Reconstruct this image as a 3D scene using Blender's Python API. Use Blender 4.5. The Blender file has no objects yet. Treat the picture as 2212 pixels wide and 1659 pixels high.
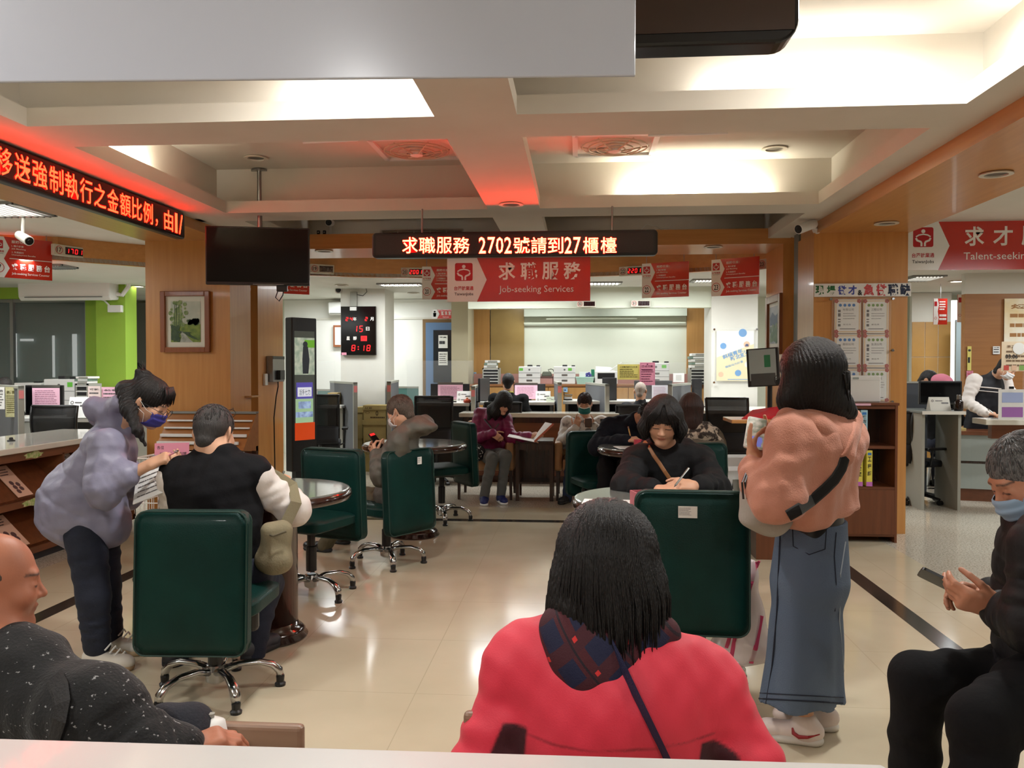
import bpy, bmesh, math, random
import numpy as np
from mathutils import Vector, Matrix
random.seed(7); np.random.seed(7)
S = bpy.context.scene
COL = S.collection
# ---------------------------------------------------------------- camera
F, CX, CY = 1790.0, 1106.0, 829.5            # focal length and centre in pixels of the 2212x1659 frame
YAW, PITCH, EYE = math.atan(.0804), math.atan(.02095), 1.5
cam_d = bpy.data.cameras.new('camera'); cam = bpy.data.objects.new('camera', cam_d); COL.objects.link(cam)
cam_d.sensor_width = 36; cam_d.lens = 36 * F / 2212; cam_d.clip_start = .05
cam.location = (0, 0, EYE); cam.rotation_euler = (math.pi / 2 - PITCH, 0, YAW)
S.camera = cam
# ---------------------------------------------------------------- world, exposure
S.view_settings.view_transform = 'Standard'; S.view_settings.look = 'None'
S.view_settings.gamma = 1; S.view_settings.use_curve_mapping = False
S.view_settings.exposure = EXPOSURE = 0.0
S.cycles.max_bounces = 6; S.cycles.diffuse_bounces = 4; S.cycles.glossy_bounces = 3; S.cycles.transparent_max_bounces = 12
S.cycles.transmission_bounces = 4; S.cycles.caustics_reflective = False; S.cycles.caustics_refractive = False
S.cycles.sample_clamp_indirect = 6
W = bpy.data.worlds.new('world'); S.world = W; W.use_nodes = True
W.node_tree.nodes['Background'].inputs[0].default_value = (.9, .95, 1, 1)
W.node_tree.nodes['Background'].inputs[1].default_value = .35
def area(name, loc, sx, sy, power, color=(1, 1, 1), rot=(0, 0, 0), shape='RECTANGLE', spread=180):
    d = bpy.data.lights.new(name, 'AREA'); d.shape = shape; d.size = sx; d.size_y = sy; d.energy = power; d.color = color
    d.spread = math.radians(spread)
    o = bpy.data.objects.new(name, d); o.location = loc; o.rotation_euler = rot; COL.objects.link(o); return o
R90 = math.pi / 2
WARM, NEUT, COOL = (1, .95, .8), (1, .99, .97), (.95, .99, 1)
# cove tubes lying on the ledges of the ceiling coffers: they shine up and at the recess wall
U = math.pi
area('cove_light', (-1.15, 4.355, 2.87), .7, .05, 9, NEUT, (U - .5, 0, 0))
area('cove_light', (1.15, 4.355, 2.87), 1.0, .05, 7, NEUT, (U - .5, 0, 0))
area('cove_light', (1.975, 3.4, 2.87), .05, 1.3, 8, NEUT, (0, U + .5, 0))
area('cove_light', (-3.045, 5.3, 2.87), .05, .9, 20, WARM, (0, U - .5, 0))
area('cove_light', (-.385, 5.1, 2.87), .05, .7, 12, WARM, (0, U - .5, 0))
area('cove_light', (.95, 6.895, 2.87), 1.1, .05, 18, WARM, (U - .5, 0, 0))
area('cove_light', (-1.9, 9.37, 2.87), 1.6, .05, 12, NEUT, (U - .5, 0, 0))
area('cove_light', (.7, 9.37, 2.87), 1.6, .05, 6, NEUT, (U - .5, 0, 0))  # small tube added to lift the dark far recess
area('cove_light', (-3.045, 3.2, 2.87), .05, 1.2, 4, NEUT, (0, U - .5, 0))
# round ceiling lamps of the front coffers and unseen ones behind the camera for frontal light
for x, y in ((-1.05, 3.7), (1.52, 3.62), (-2.6, .8), (2.1, .6), (-1.0, -1.2), (1.4, -1.4)):
    area('ceiling_lamp_light', (x, y, 3.14), .26, .26, 45, NEUT, (0, 0, 0), 'DISK')
# lamps of the office behind the counter and of the rooms to the sides
for x, y, p in ((-4.9, 10.9, 45), (-2.9, 11.3, 22), (-.9, 11.3, 42), (1.0, 11.3, 40), (2.7, 10.9, 34), (-3.6, 13.2, 34), (-.6, 13.3, 15), (1.2, 13.4, 15)):
    area('office_lamp_light', (x, y, 2.60), 1.1, .3, p, COOL)  # row nearest the counter is added to brighten the pillar fronts
for x, y, p in ((-6.2, 8.4, 60), (-6.0, 5.4, 60), (5.0, 8.6, 42), (5.6, 12.0, 34), (4.6, 6.2, 42), (6.4, 9.4, 26), (4.8, 3.4, 36), (-5.8, 3, 40)):
    area('side_lamp_light', (x, y, 2.62), .9, .3, p, COOL)
def ray(px, py):
    cy, sy, cp, sp = math.cos(YAW), math.sin(YAW), math.cos(PITCH), math.sin(PITCH)
    a, b = (px - CX) / F, -(py - CY) / F
    return Vector((-sy * cp + a * cy - b * sy * sp, cy * cp + a * sy + b * cy * sp, -sp + b * cp))
def at(px, py, Y):      # the point at depth Y that the photograph shows at pixel px, py
    d = ray(px, py); return Vector((0, 0, EYE)) + d * (Y / d.y)
def atz(px, py, Z=0):   # the same on the level Z
    d = ray(px, py); return Vector((0, 0, EYE)) + d * ((Z - EYE) / d.z)
def atx(px, py, X):     # the same on the plane X
    d = ray(px, py); return Vector((0, 0, EYE)) + d * (X / d.x)
# ---------------------------------------------------------------- materials
def lin(c):
    if isinstance(c, str):
        c = c.lstrip('#'); c = tuple(int(c[i:i + 2], 16) for i in (0, 2, 4))
    f = lambda v: v / 12.92 if v <= .04045 else ((v + .055) / 1.055) ** 2.4
    return tuple(f(v / 255) for v in c[:3]) + (1,)
MATS = {}
def mat(name, c='888888', rough=.5, metal=0, spec=.5, c2=None, scale=4, stretch=(1, 1, 1), contrast=(.35, .65), bump=0, bscale=60,
        bstretch=None, emit=0, alpha=1, coat=0, attr=None, sheen=0, trans=0):
    """One procedural material: colour (mixed with c2 by a stretched noise), gloss, bump. attr reads a colour attribute."""
    if name in MATS: return MATS[name]
    m = bpy.data.materials.new(name); m.use_nodes = True; nt = m.node_tree; N, L = nt.nodes, nt.links
    p = N['Principled BSDF']; tc = N.new('ShaderNodeTexCoord')
    I = p.inputs
    I['Base Color'].default_value = lin(c); I['Roughness'].default_value = rough; I['Metallic'].default_value = metal
    I['Specular IOR Level'].default_value = spec; I['Alpha'].default_value = alpha; I['Coat Weight'].default_value = coat
    I['Coat Roughness'].default_value = .06
    if trans: I['Transmission Weight'].default_value = trans
    if sheen: I['Sheen Weight'].default_value = sheen; I['Sheen Roughness'].default_value = .4
    src = None
    if attr:
        a = N.new('ShaderNodeAttribute'); a.attribute_name = attr; src = a.outputs['Color']
    if c2:
        mp = N.new('ShaderNodeMapping'); mp.inputs['Scale'].default_value = stretch; L.new(tc.outputs['Object'], mp.inputs[0])
        n = N.new('ShaderNodeTexNoise'); n.inputs['Scale'].default_value = scale; n.inputs['Detail'].default_value = 4; L.new(mp.outputs[0], n.inputs[0])
        r = N.new('ShaderNodeMapRange'); r.inputs[1].default_value, r.inputs[2].default_value = contrast; L.new(n.outputs[0], r.inputs[0])
        x = N.new('ShaderNodeMix'); x.data_type = 'RGBA'; L.new(r.outputs[0], x.inputs[0])
        x.inputs[6].default_value = lin(c); x.inputs[7].default_value = lin(c2); src = x.outputs[2]
    if src: L.new(src, I['Base Color'])
    if emit:
        I['Emission Strength'].default_value = emit
        if src: L.new(src, I['Emission Color'])
        else: I['Emission Color'].default_value = lin(c)
    if bump:
        mp = N.new('ShaderNodeMapping'); mp.inputs['Scale'].default_value = bstretch or (1, 1, 1); L.new(tc.outputs['Object'], mp.inputs[0])
        n = N.new('ShaderNodeTexNoise'); n.inputs['Scale'].default_value = bscale; n.inputs['Detail'].default_value = 3; L.new(mp.outputs[0], n.inputs[0])
        b = N.new('ShaderNodeBump'); b.inputs['Strength'].default_value = bump; b.inputs['Distance'].default_value = .01
        L.new(n.outputs[0], b.inputs['Height']); L.new(b.outputs[0], I['Normal'])
    MATS[name] = m; return m
def wood(name, c, c2, axis='z', rough=.35, scale=9, coat=.1):
    st = {'z': (3, 3, .18), 'x': (.18, 3, 3), 'y': (3, .18, 3)}[axis]
    return mat(name, c, rough, c2=c2, scale=scale, stretch=st, contrast=(.3, .7), coat=coat)
# ---------------------------------------------------------------- mesh builder
def frame(o=(0, 0, 0), x=(1, 0, 0), y=(0, 1, 0), z=(0, 0, 1)):
    m = Matrix.Identity(4)
    for i, v in enumerate((x, y, z)):
        for j in range(3): m[j][i] = v[j]
    for j in range(3): m[j][3] = o[j]
    return m
def look(o, right, up):          # a frame whose local xy plane is a board facing right x up
    r = Vector(right).normalized(); n = r.cross(Vector(up)).normalized(); u = n.cross(r)
    return frame(o, r, u, n)
def rz(a, o=(0, 0, 0)): return Matrix.Translation(o) @ Matrix.Rotation(a, 4, 'Z')
TXT = {}
def text_geo(body, bold=0):
    k = (body, bold)
    if k not in TXT:
        c = bpy.data.curves.new('t', 'FONT'); c.body = body; c.offset = bold; c.resolution_u = 2
        o = bpy.data.objects.new('t', c); COL.objects.link(o)
        dg = bpy.context.evaluated_depsgraph_get(); me = bpy.data.meshes.new_from_object(o.evaluated_get(dg))
        v = np.array([x.co[:] for x in me.vertices]).reshape(-1, 3)[:, :2]; f = [tuple(p.vertices) for p in me.polygons]
        bpy.data.objects.remove(o); bpy.data.curves.remove(c); bpy.data.meshes.remove(me)
        TXT[k] = (v, f)
    return TXT[k]
class MB:
    def __init__(s): s.v, s.f, s.mi, s.sm, s.cur, s.smooth = [], [], [], [], 0, False
    def add(s, vs, fs, m=None):
        b = len(s.v)
        s.v += [tuple(m @ Vector(v)) for v in vs] if m is not None else [tuple(v) for v in vs]
        s.f += [tuple(b + i for i in f) for f in fs]; s.mi += [s.cur] * len(fs); s.sm += [s.smooth] * len(fs); return s
    def box(s, x0, x1, y0, y1, z0, z1, m=None):
        vs = [(x, y, z) for z in (z0, z1) for y in (y0, y1) for x in (x0, x1)]
        return s.add(vs, [(0, 2, 3, 1), (4, 5, 7, 6), (0, 1, 5, 4), (2, 6, 7, 3), (0, 4, 6, 2), (1, 3, 7, 5)], m)
    def bm(s, b, m=None):
        b.verts.index_update(); r = s.add([v.co[:] for v in b.verts], [[v.index for v in f.verts] for f in b.faces], m); b.free(); return r
    def rbox(s, x0, x1, y0, y1, z0, z1, r=.01, seg=2, m=None):
        b = bmesh.new(); bmesh.ops.create_cube(b, size=1)
        for v in b.verts: v.co = ((x0 + x1) / 2 + v.co.x * (x1 - x0), (y0 + y1) / 2 + v.co.y * (y1 - y0), (z0 + z1) / 2 + v.co.z * (z1 - z0))
        bmesh.ops.bevel(b, geom=b.edges[:], offset=min(r, .49 * min(x1 - x0, y1 - y0, z1 - z0)), segments=seg, profile=.5, affect='EDGES')
        return s.bm(b, m)
    def cyl(s, a, b, r0, r1=None, seg=12, cap=True):
        a, b = Vector(a), Vector(b); r1 = r0 if r1 is None else r1
        return s.tube([a, b], [r0, r1], seg, cap)
    def tube(s, path, r, seg=8, cap=True, flat=None):
        P = [Vector(p) for p in path]; n = len(P); R = r if isinstance(r, (list, tuple)) else [r] * n
        vs, fs, ref = [], [], None
        for i, p in enumerate(P):
            t = (P[min(i + 1, n - 1)] - P[max(i - 1, 0)]).normalized()
            if ref is None: ref = t.orthogonal().normalized() if flat is None else Vector(flat)
            ref = (ref - t * ref.dot(t)); ref = ref.normalized() if ref.length > 1e-6 else t.orthogonal().normalized()
            q = t.cross(ref)
            rr = R[i] if isinstance(R[i], (list, tuple)) else (R[i], R[i])
            for k in range(seg):
                a = 2 * math.pi * k / seg; vs.append(p + ref * math.cos(a) * rr[0] + q * math.sin(a) * rr[1])
        for i in range(n - 1):
            for k in range(seg):
                k2 = (k + 1) % seg; fs.append((i * seg + k, i * seg + k2, (i + 1) * seg + k2, (i + 1) * seg + k))
        if cap: fs += [tuple(range(seg))[::-1], tuple((n - 1) * seg + k for k in range(seg))]
        return s.add(vs, fs)
    def lathe(s, prof, c=(0, 0, 0), seg=32, m=None, sx=1, sy=1):
        vs, fs = [], []
        for r, z in prof:
            for k in range(seg):
                a = 2 * math.pi * k / seg; vs.append((c[0] + r * math.cos(a) * sx, c[1] + r * math.sin(a) * sy, c[2] + z))
        for i in range(len(prof) - 1):
            for k in range(seg):
                k2 = (k + 1) % seg; fs.append((i * seg + k, i * seg + k2, (i + 1) * seg + k2, (i + 1) * seg + k))
        fs += [tuple(range(seg))[::-1], tuple((len(prof) - 1) * seg + k for k in range(seg))]
        return s.add(vs, fs, m)
    def prism(s, pts, z0, z1, m=None):      # an outline in xy pulled from z0 to z1
        n = len(pts); vs = [(x, y, z0) for x, y in pts] + [(x, y, z1) for x, y in pts]
        ar = sum(pts[i][0] * pts[(i + 1) % n][1] - pts[(i + 1) % n][0] * pts[i][1] for i in range(n))
        fs = [tuple(range(n))[::-1], tuple(range(n, 2 * n))] + [(i, (i + 1) % n, n + (i + 1) % n, n + i) for i in range(n)]
        if ar < 0: fs = [f[::-1] for f in fs]
        return s.add(vs, fs, m)
    def rect(s, m, x, y, w, h, z=.001, t=0):   # flat rectangle on a board frame, centre x, y
        if t: return s.box(x - w / 2, x + w / 2, y - h / 2, y + h / 2, z, z + t, m)
        return s.add([(x - w / 2, y - h / 2, z), (x + w / 2, y - h / 2, z), (x + w / 2, y + h / 2, z), (x - w / 2, y + h / 2, z)], [(0, 1, 2, 3)], m)
    def disc(s, m, x, y, r, z=.001, seg=20, ry=None, r_in=0):
        ry = ry or r; o = [(x + r * math.cos(2 * math.pi * k / seg), y + ry * math.sin(2 * math.pi * k / seg), z) for k in range(seg)]
        if not r_in: return s.add(o, [tuple(range(seg))], m)
        i = [(x + (a - x) * r_in, y + (b - y) * r_in, z) for a, b, _ in o]
        return s.add(o + i, [(k, (k + 1) % seg, seg + (k + 1) % seg, seg + k) for k in range(seg)], m)
    def poly(s, m, pts, z=.001):
        n = len(pts); ar = sum(pts[i][0] * pts[(i + 1) % n][1] - pts[(i + 1) % n][0] * pts[i][1] for i in range(n))
        return s.add([(x, y, z) for x, y in (pts if ar > 0 else pts[::-1])], [tuple(range(n))], m)
    def text(s, m, body, x, y, w=None, h=None, z=.002, bold=0, align='c'):
        v, f = text_geo(body, bold)
        if not len(v): return s
        lo, hi = v.min(0), v.max(0); d = np.maximum(hi - lo, 1e-6)
        k = (w / d[0] if w else h / d[1], h / d[1] if h else w / d[0])
        q = (v - (lo + hi) / 2) * k
        if align == 'l': q[:, 0] += d[0] * k[0] / 2
        return s.add([(x + a, y + b, z) for a, b in q], f, m)
    def lines(s, m, x0, x1, y0, y1, n, th=.35, z=.002, ragged=.3, seed=1):   # rows of writing too small to read
        rr = random.Random(seed); step = (y1 - y0) / n
        for i in range(n):
            yy = y1 - (i + .5) * step; xx = x0; end = x1 - (x1 - x0) * ragged * rr.random()
            while xx < end:
                w = (x1 - x0) * rr.uniform(.05, .2); e = min(xx + w, end)
                s.rect(m, (xx + e) / 2, yy, e - xx, step * th, z); xx = e + (x1 - x0) * .015
        return s
    def sheet(s, fn, nu, nv, m=None):
        vs = [fn(i / nu, j / nv) for j in range(nv + 1) for i in range(nu + 1)]
        return s.add(vs, [(j * (nu + 1) + i, j * (nu + 1) + i + 1, (j + 1) * (nu + 1) + i + 1, (j + 1) * (nu + 1) + i) for j in range(nv) for i in range(nu)], m)
    def build(s, name, mats, parent=None, smooth=False, bevel=0, solid=0, world=False, sub=0, seg=2):
        me = bpy.data.meshes.new(name); me.from_pydata(s.v, [], s.f)
        for mm in (mats if isinstance(mats, (list, tuple)) else [mats]): me.materials.append(mm)
        me.polygons.foreach_set('material_index', s.mi)
        me.polygons.foreach_set('use_smooth', [smooth or q for q in s.sm])
        return link(name, me, parent, bevel, solid, world, sub, seg)
def link(name, me, parent=None, bevel=0, solid=0, world=False, sub=0, seg=2):
    o = bpy.data.objects.new(name, me); COL.objects.link(o)
    if parent is not None:
        o.parent = parent
        if world:
            r = parent
            while r.parent is not None: r = r.parent
            me.transform(Matrix.Translation(-r.location))
    if solid: d = o.modifiers.new('solid', 'SOLIDIFY'); d.thickness = solid; d.offset = 0
    if sub: d = o.modifiers.new('sub', 'SUBSURF'); d.levels = d.render_levels = sub
    if bevel: d = o.modifiers.new('bevel', 'BEVEL'); d.width = bevel; d.segments = seg; d.limit_method = 'ANGLE'; d.angle_limit = math.radians(40)
    return o
def tag(o, label=None, cat=None, group=None, kind=None):
    for k, v in (('label', label), ('category', cat), ('group', group), ('kind', kind)):
        if v: o[k] = v
    return o
def thing(name, label, cat, loc=(0, 0, 0), a=0, group=None):
    o = bpy.data.objects.new(name, None); COL.objects.link(o); o.location = loc; o.rotation_euler = (0, 0, a); o.empty_display_size = .1
    return tag(o, label, cat, group)
def kids(o): return [c for c in COL.objects if c.parent == o]
def dup(o, loc, a=None, label=None, group=None, parent=None):
    c = o.copy(); COL.objects.link(c); c.parent = parent
    for ch in kids(o): dup(ch, None, parent=c)
    if loc is not None: c.location = loc
    if a is not None: c.rotation_euler = (0, 0, a)
    if label: c['label'] = label
    if group: c['group'] = group
    return c
from mathutils.bvhtree import BVHTree
def on_surf(o, px, py, off=.004):
    """The point of a mesh that the photograph shows at a pixel, lifted off by a few millimetres."""
    r = o
    while r.parent is not None: r = r.parent
    t = BVHTree.FromPolygons([v.co + r.location for v in o.data.vertices], [tuple(p.vertices) for p in o.data.polygons]) if o.name not in BV else BV[o.name]; BV[o.name] = t
    d = ray(px, py).normalized(); h = t.ray_cast(Vector((0, 0, EYE)), d)
    return (h[0] + h[1] * off * (1 if h[1].dot(d) < 0 else -1)) if h[0] is not None else None
BV = {}
def setting(mb, name, mats, **k): return tag(mb.build(name, mats, **k), kind='structure')
# ---------------------------------------------------------------- bodies and cloth as blended volumes
try: import openvdb as vdb
except ImportError: vdb = None
V3 = lambda v: np.array(v[:3], dtype=np.float64)
def unit(v): v = V3(v); return v / (np.linalg.norm(v) + 1e-12)
def smin(a, b, k):
    if k <= 0: return np.minimum(a, b)
    h = np.maximum(k - np.abs(a - b), 0) / k; return np.minimum(a, b) - h * h * k * .25
class Blob:
    """A list of round cones, ellipsoids and boxes, blended in order and meshed on a fine grid."""
    def __init__(s): s.p = []; s.warp = None
    def _add(s, fn, lo, hi, k, sub): s.p.append((fn, np.minimum(lo, hi) - .02 - k, np.maximum(lo, hi) + .02 + k, k, sub)); return s
    def cone(s, a, b, ra, rb=None, k=.02, flat=None, fs=1, puff=None, sub=False, cap=False, wr=None):
        """flat/fs: squeeze across direction flat; puff: (spacing, depth) quilting; cap: flat ends; wr: (count, depth) creases."""
        a, b = V3(a), V3(b); rb = ra if rb is None else rb; ba = b - a; L2 = ba @ ba + 1e-12; L = math.sqrt(L2); m = max(ra, rb) * max(1, fs)
        fl = None if flat is None else unit(flat)
        seed = float((a * 37).sum() % 6.28)
        def fn(p):
            q = p - a; t0 = q @ ba / L2; t = np.clip(t0, 0, 1); q = q - t[:, None] * ba if not cap else q - t0[:, None] * ba
            if fl is not None: q = q + np.outer(q @ fl, fl) * (1 / fs - 1)
            r = ra + (rb - ra) * t
            if puff: r = r - puff[1] * (1 - np.abs(np.sin(t0 * L / puff[0] * math.pi + seed))) ** 2
            if wr:
                o = unit(np.cross(ba, [.3, .5, .8])); ph = (q @ o) / max(ra, .01) * 1.6
                o2 = np.cross(unit(ba), o); p2 = (q @ o2) / max(ra, .01) * 2.3; r = r + wr[1] * .6 * (np.sin(t * wr[0] * 6.28 + 1.5 * ph + seed) + .8 * np.sin(t * wr[0] * 10.7 - 1.2 * ph + p2 + seed * 2) * np.sin(p2 + seed)) * np.sin(t * 3.14)
            d = (np.linalg.norm(q, axis=1) - r) * (1 if fl is None else min(1, (1 + fs) / 2))
            return d if not cap else np.maximum(d, (np.abs(t0 - .5) - .5) * L)
        return s._add(fn, np.minimum(a, b) - m, np.maximum(a, b) + m, k, sub)
    def chain(s, pts, rs, **kw):
        for i in range(len(pts) - 1): s.cone(pts[i], pts[i + 1], rs[i], rs[i + 1], **kw)
        return s
    def ell(s, c, r, ax=None, k=.02, sub=False):
        c = V3(c); r = np.array(r, float) if np.ndim(r) else np.full(3, float(r)); A = np.eye(3) if ax is None else np.array([unit(x) for x in ax])
        def fn(p):
            q = (p - c) @ A.T; k0 = np.linalg.norm(q / r, axis=1); k1 = np.linalg.norm(q / r ** 2, axis=1); return k0 * (k0 - 1) / (k1 + 1e-9)
        return s._add(fn, c - r.max(), c + r.max(), k, sub)
    def box(s, c, h, ax=None, r=.01, k=.02, sub=False):
        c = V3(c); h = np.array(h, float); A = np.eye(3) if ax is None else np.array([unit(x) for x in ax])
        def fn(p):
            q = np.abs((p - c) @ A.T) - (h - r); return np.linalg.norm(np.maximum(q, 0), axis=1) + np.minimum(q.max(1), 0) - r
        e = np.linalg.norm(h); return s._add(fn, c - e, c + e, k, sub)
    def mesh(s, vox):
        pos = [q for q in s.p if not q[4]]
        lo = np.min([q[1] for q in pos], 0); hi = np.max([q[2] for q in pos], 0)
        B = 24; n = np.ceil((hi - lo) / vox / B).astype(int); g = vdb.FloatGrid(1.0)
        base = np.stack(np.meshgrid(*[np.arange(B)] * 3, indexing='ij'), -1).reshape(-1, 3)
        for bi in np.ndindex(*n):
            o = np.array(bi) * B; blo = lo + o * vox; bhi = blo + B * vox
            hit = [q for q in s.p if np.all(q[1] <= bhi) and np.all(q[2] >= blo)]
            if not any(not q[4] for q in hit): continue
            P = lo + (base + o) * vox; d = np.full(len(P), 1.0)
            for fn, _, _, k, sub in hit:
                e = fn(P); d = -smin(-d, e, k) if sub else smin(d, e, k)
            if s.warp is not None: d = d + s.warp(P)
            g.copyFromArray(d.reshape(B, B, B).astype(np.float32), ijk=tuple(int(x) for x in o))
        v, q = g.convertToQuads(0.0) if True else (None, None)
        return lo + np.asarray(v, float) * vox, np.asarray(q)
    def build(s, name, mats, parent=None, vox=.006, color=None, slot=None, smooth_it=2):
        v, q = s.mesh(vox); q = q[:, ::-1]
        # a few rounds of smoothing take the grid's steps off
        if smooth_it:
            e = np.concatenate([q[:, [0, 1]], q[:, [1, 2]], q[:, [2, 3]], q[:, [3, 0]]]); e = np.concatenate([e, e[:, ::-1]])
            cnt = np.bincount(e[:, 0], minlength=len(v))[:, None] + 1e-9
            for _ in range(smooth_it):
                for lam in (.5, -.52):
                    acc = np.stack([np.bincount(e[:, 0], weights=v[e[:, 1], i], minlength=len(v)) for i in range(3)], 1) / cnt
                    v = v + lam * (acc - v)
        off = np.zeros(3)
        if parent is not None:
            r = parent
            while r.parent is not None: r = r.parent
            off = np.array(r.location)
        me = bpy.data.meshes.new(name); me.from_pydata((v - off).tolist(), [], q.tolist())
        for mm in (mats if isinstance(mats, (list, tuple)) else [mats]): me.materials.append(mm)
        me.polygons.foreach_set('use_smooth', [True] * len(q))
        if color is not None:
            at_ = me.color_attributes.new('Col', 'FLOAT_COLOR', 'POINT'); at_.data.foreach_set('color', np.concatenate([color(v), np.ones((len(v), 1))], 1).astype(np.float32).ravel())
        if slot is not None: me.polygons.foreach_set('material_index', slot(v[q].mean(1)).astype(np.int32))
        return link(name, me, parent)
# ---------------------------------------------------------------- shell materials
M_WHITE = mat('plaster_white', (226, 225, 216), .8, c2=(218, 216, 206), scale=1.5)
M_CEIL = mat('ceiling_paint', (216, 209, 196), .8, c2=(208, 200, 186), scale=1.2)
M_CREAM = mat('wall_cream', (226, 231, 214), .75, c2=(219, 225, 207), scale=1)
M_WOOD = wood('veneer', (204, 146, 82), (192, 132, 70), 'z', .3)
M_WOODX = wood('veneer_lying', (208, 150, 88), (196, 138, 76), 'x', .3)
M_WOODY = wood('veneer_deep', (200, 144, 84), (188, 130, 72), 'y', .3)
M_WOODF = wood('veneer_pale', (188, 142, 82), (178, 130, 72), 'z', .4)
M_GREEN = mat('wall_green', (150, 186, 62), .7, c2=(144, 180, 58), scale=1)
M_GREY = mat('post_grey', (112, 118, 112), .45)
M_BLACK = mat('black_plastic', (18, 18, 19), .35)
M_DARK = mat('dark_plastic', (34, 34, 36), .5)
M_WHITEP = mat('white_plastic', (228, 228, 224), .4)
M_CHROME = mat('chrome', (190, 190, 190), .16, metal=1)
M_STEEL = mat('steel', (150, 150, 148), .3, metal=1)
M_PAPER = mat('paper', (236, 236, 232), .7)
M_INK = mat('ink', (38, 38, 42), .7)
M_RED = mat('sign_red', (196, 44, 30), .25, coat=.4)
M_WRED = mat('logo_red', (184, 26, 36), .3)
M_SIGNW = mat('sign_white', (236, 236, 234), .25, coat=.3)
M_TXTW = mat('lettering_white', (244, 238, 232), .5)
M_PINK = mat('pink_paper', (232, 152, 176), .7)
M_PINKL = mat('pale_pink_paper', (236, 186, 206), .6)
M_YEL = mat('yellow_paper', (226, 214, 118), .7)
M_GREENS = mat('green_sticker', (112, 200, 70), .6)
M_BLUE = mat('print_blue', (52, 120, 190), .5)
M_NAVY = mat('print_navy', (30, 40, 100), .5)
M_LTOP = mat('counter_white', (222, 218, 206), .16, coat=.5, c2=(212, 208, 196), scale=3)
M_DWOOD = wood('dark_wood', (62, 34, 20), (44, 24, 14), 'z', .25)
M_MWOOD = wood('walnut', (116, 66, 38), (98, 54, 30), 'z', .35)
M_MWOODX = wood('walnut_lying', (116, 66, 38), (98, 54, 30), 'x', .35)
def floor_mat(name, c, c2, tile, grout, speckle=None):
    m = mat(name, c, .13, c2=c2, scale=1.6, contrast=(.3, .7), spec=.45)
    nt = m.node_tree; N, L = nt.nodes, nt.links; p = N['Principled BSDF']; tc = [n for n in N if n.type == 'TEX_COORD'][0]
    col = p.inputs['Base Color'].links[0].from_socket
    if speckle:
        v = N.new('ShaderNodeTexNoise'); v.inputs['Scale'].default_value = 70; v.inputs['Detail'].default_value = 3; v.inputs['Roughness'].default_value = .7; L.new(tc.outputs['Object'], v.inputs[0])
        r = N.new('ShaderNodeMapRange'); r.inputs[1].default_value, r.inputs[2].default_value = .5, .62; L.new(v.outputs[0], r.inputs[0])
        x = N.new('ShaderNodeMix'); x.data_type = 'RGBA'; L.new(r.outputs[0], x.inputs[0]); L.new(col, x.inputs[6]); x.inputs[7].default_value = lin(speckle); col = x.outputs[2]
    if tile:
        b = N.new('ShaderNodeTexBrick'); b.offset = 0; b.inputs['Scale'].default_value = 1; b.inputs['Mortar Size'].default_value = .0022
        b.inputs['Brick Width'].default_value = tile; b.inputs['Row Height'].default_value = tile; b.inputs['Mortar Smooth'].default_value = 0
        L.new(tc.outputs['Object'], b.inputs[0])
        x = N.new('ShaderNodeMix'); x.data_type = 'RGBA'; L.new(b.outputs['Fac'], x.inputs[0]); L.new(col, x.inputs[6]); x.inputs[7].default_value = lin(grout); col = x.outputs[2]
    L.new(col, p.inputs['Base Color'])
    w = N.new('ShaderNodeTexNoise'); w.inputs['Scale'].default_value = 1.3; L.new(tc.outputs['Object'], w.inputs[0])
    b2 = N.new('ShaderNodeBump'); b2.inputs['Strength'].default_value = .03; b2.inputs['Distance'].default_value = .05; L.new(w.outputs[0], b2.inputs['Height']); L.new(b2.outputs[0], p.inputs['Normal'])
    return m
M_FLOOR = floor_mat('floor_cream', (206, 194, 168), (192, 180, 154), .745, (184, 172, 146))
M_TERR = floor_mat('floor_terrazzo', (206, 198, 182), (194, 186, 170), 0, 0, (140, 132, 116))
# ---------------------------------------------------------------- floor
XL, XR, YT = -3.97, 2.6, 8.78
b = MB(); b.box(XL, XR, -3.2, YT, -.06, 0); setting(b, 'floor', M_FLOOR)
b = MB(); b.box(-9, XL, -3.2, YT, -.06, 0); b.box(XR, 9, -3.2, YT, -.06, 0); b.box(-9, 9, YT, 14.3, -.06, 0); setting(b, 'floor_terrazzo', M_TERR)
b = MB(); z1 = .0012
b.box(-3.28, -3.16, -3.2, 8.07, 0, z1); b.box(1.92, 2.04, -3.2, 8.07, 0, z1); b.box(-3.16, 1.92, 7.95, 8.07, 0, z1)
b.box(3.3, 4.7, 10.5, 10.62, 0, z1)
setting(b, 'trim_floor_inlay', mat('inlay_black', (46, 44, 40), .14))
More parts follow.
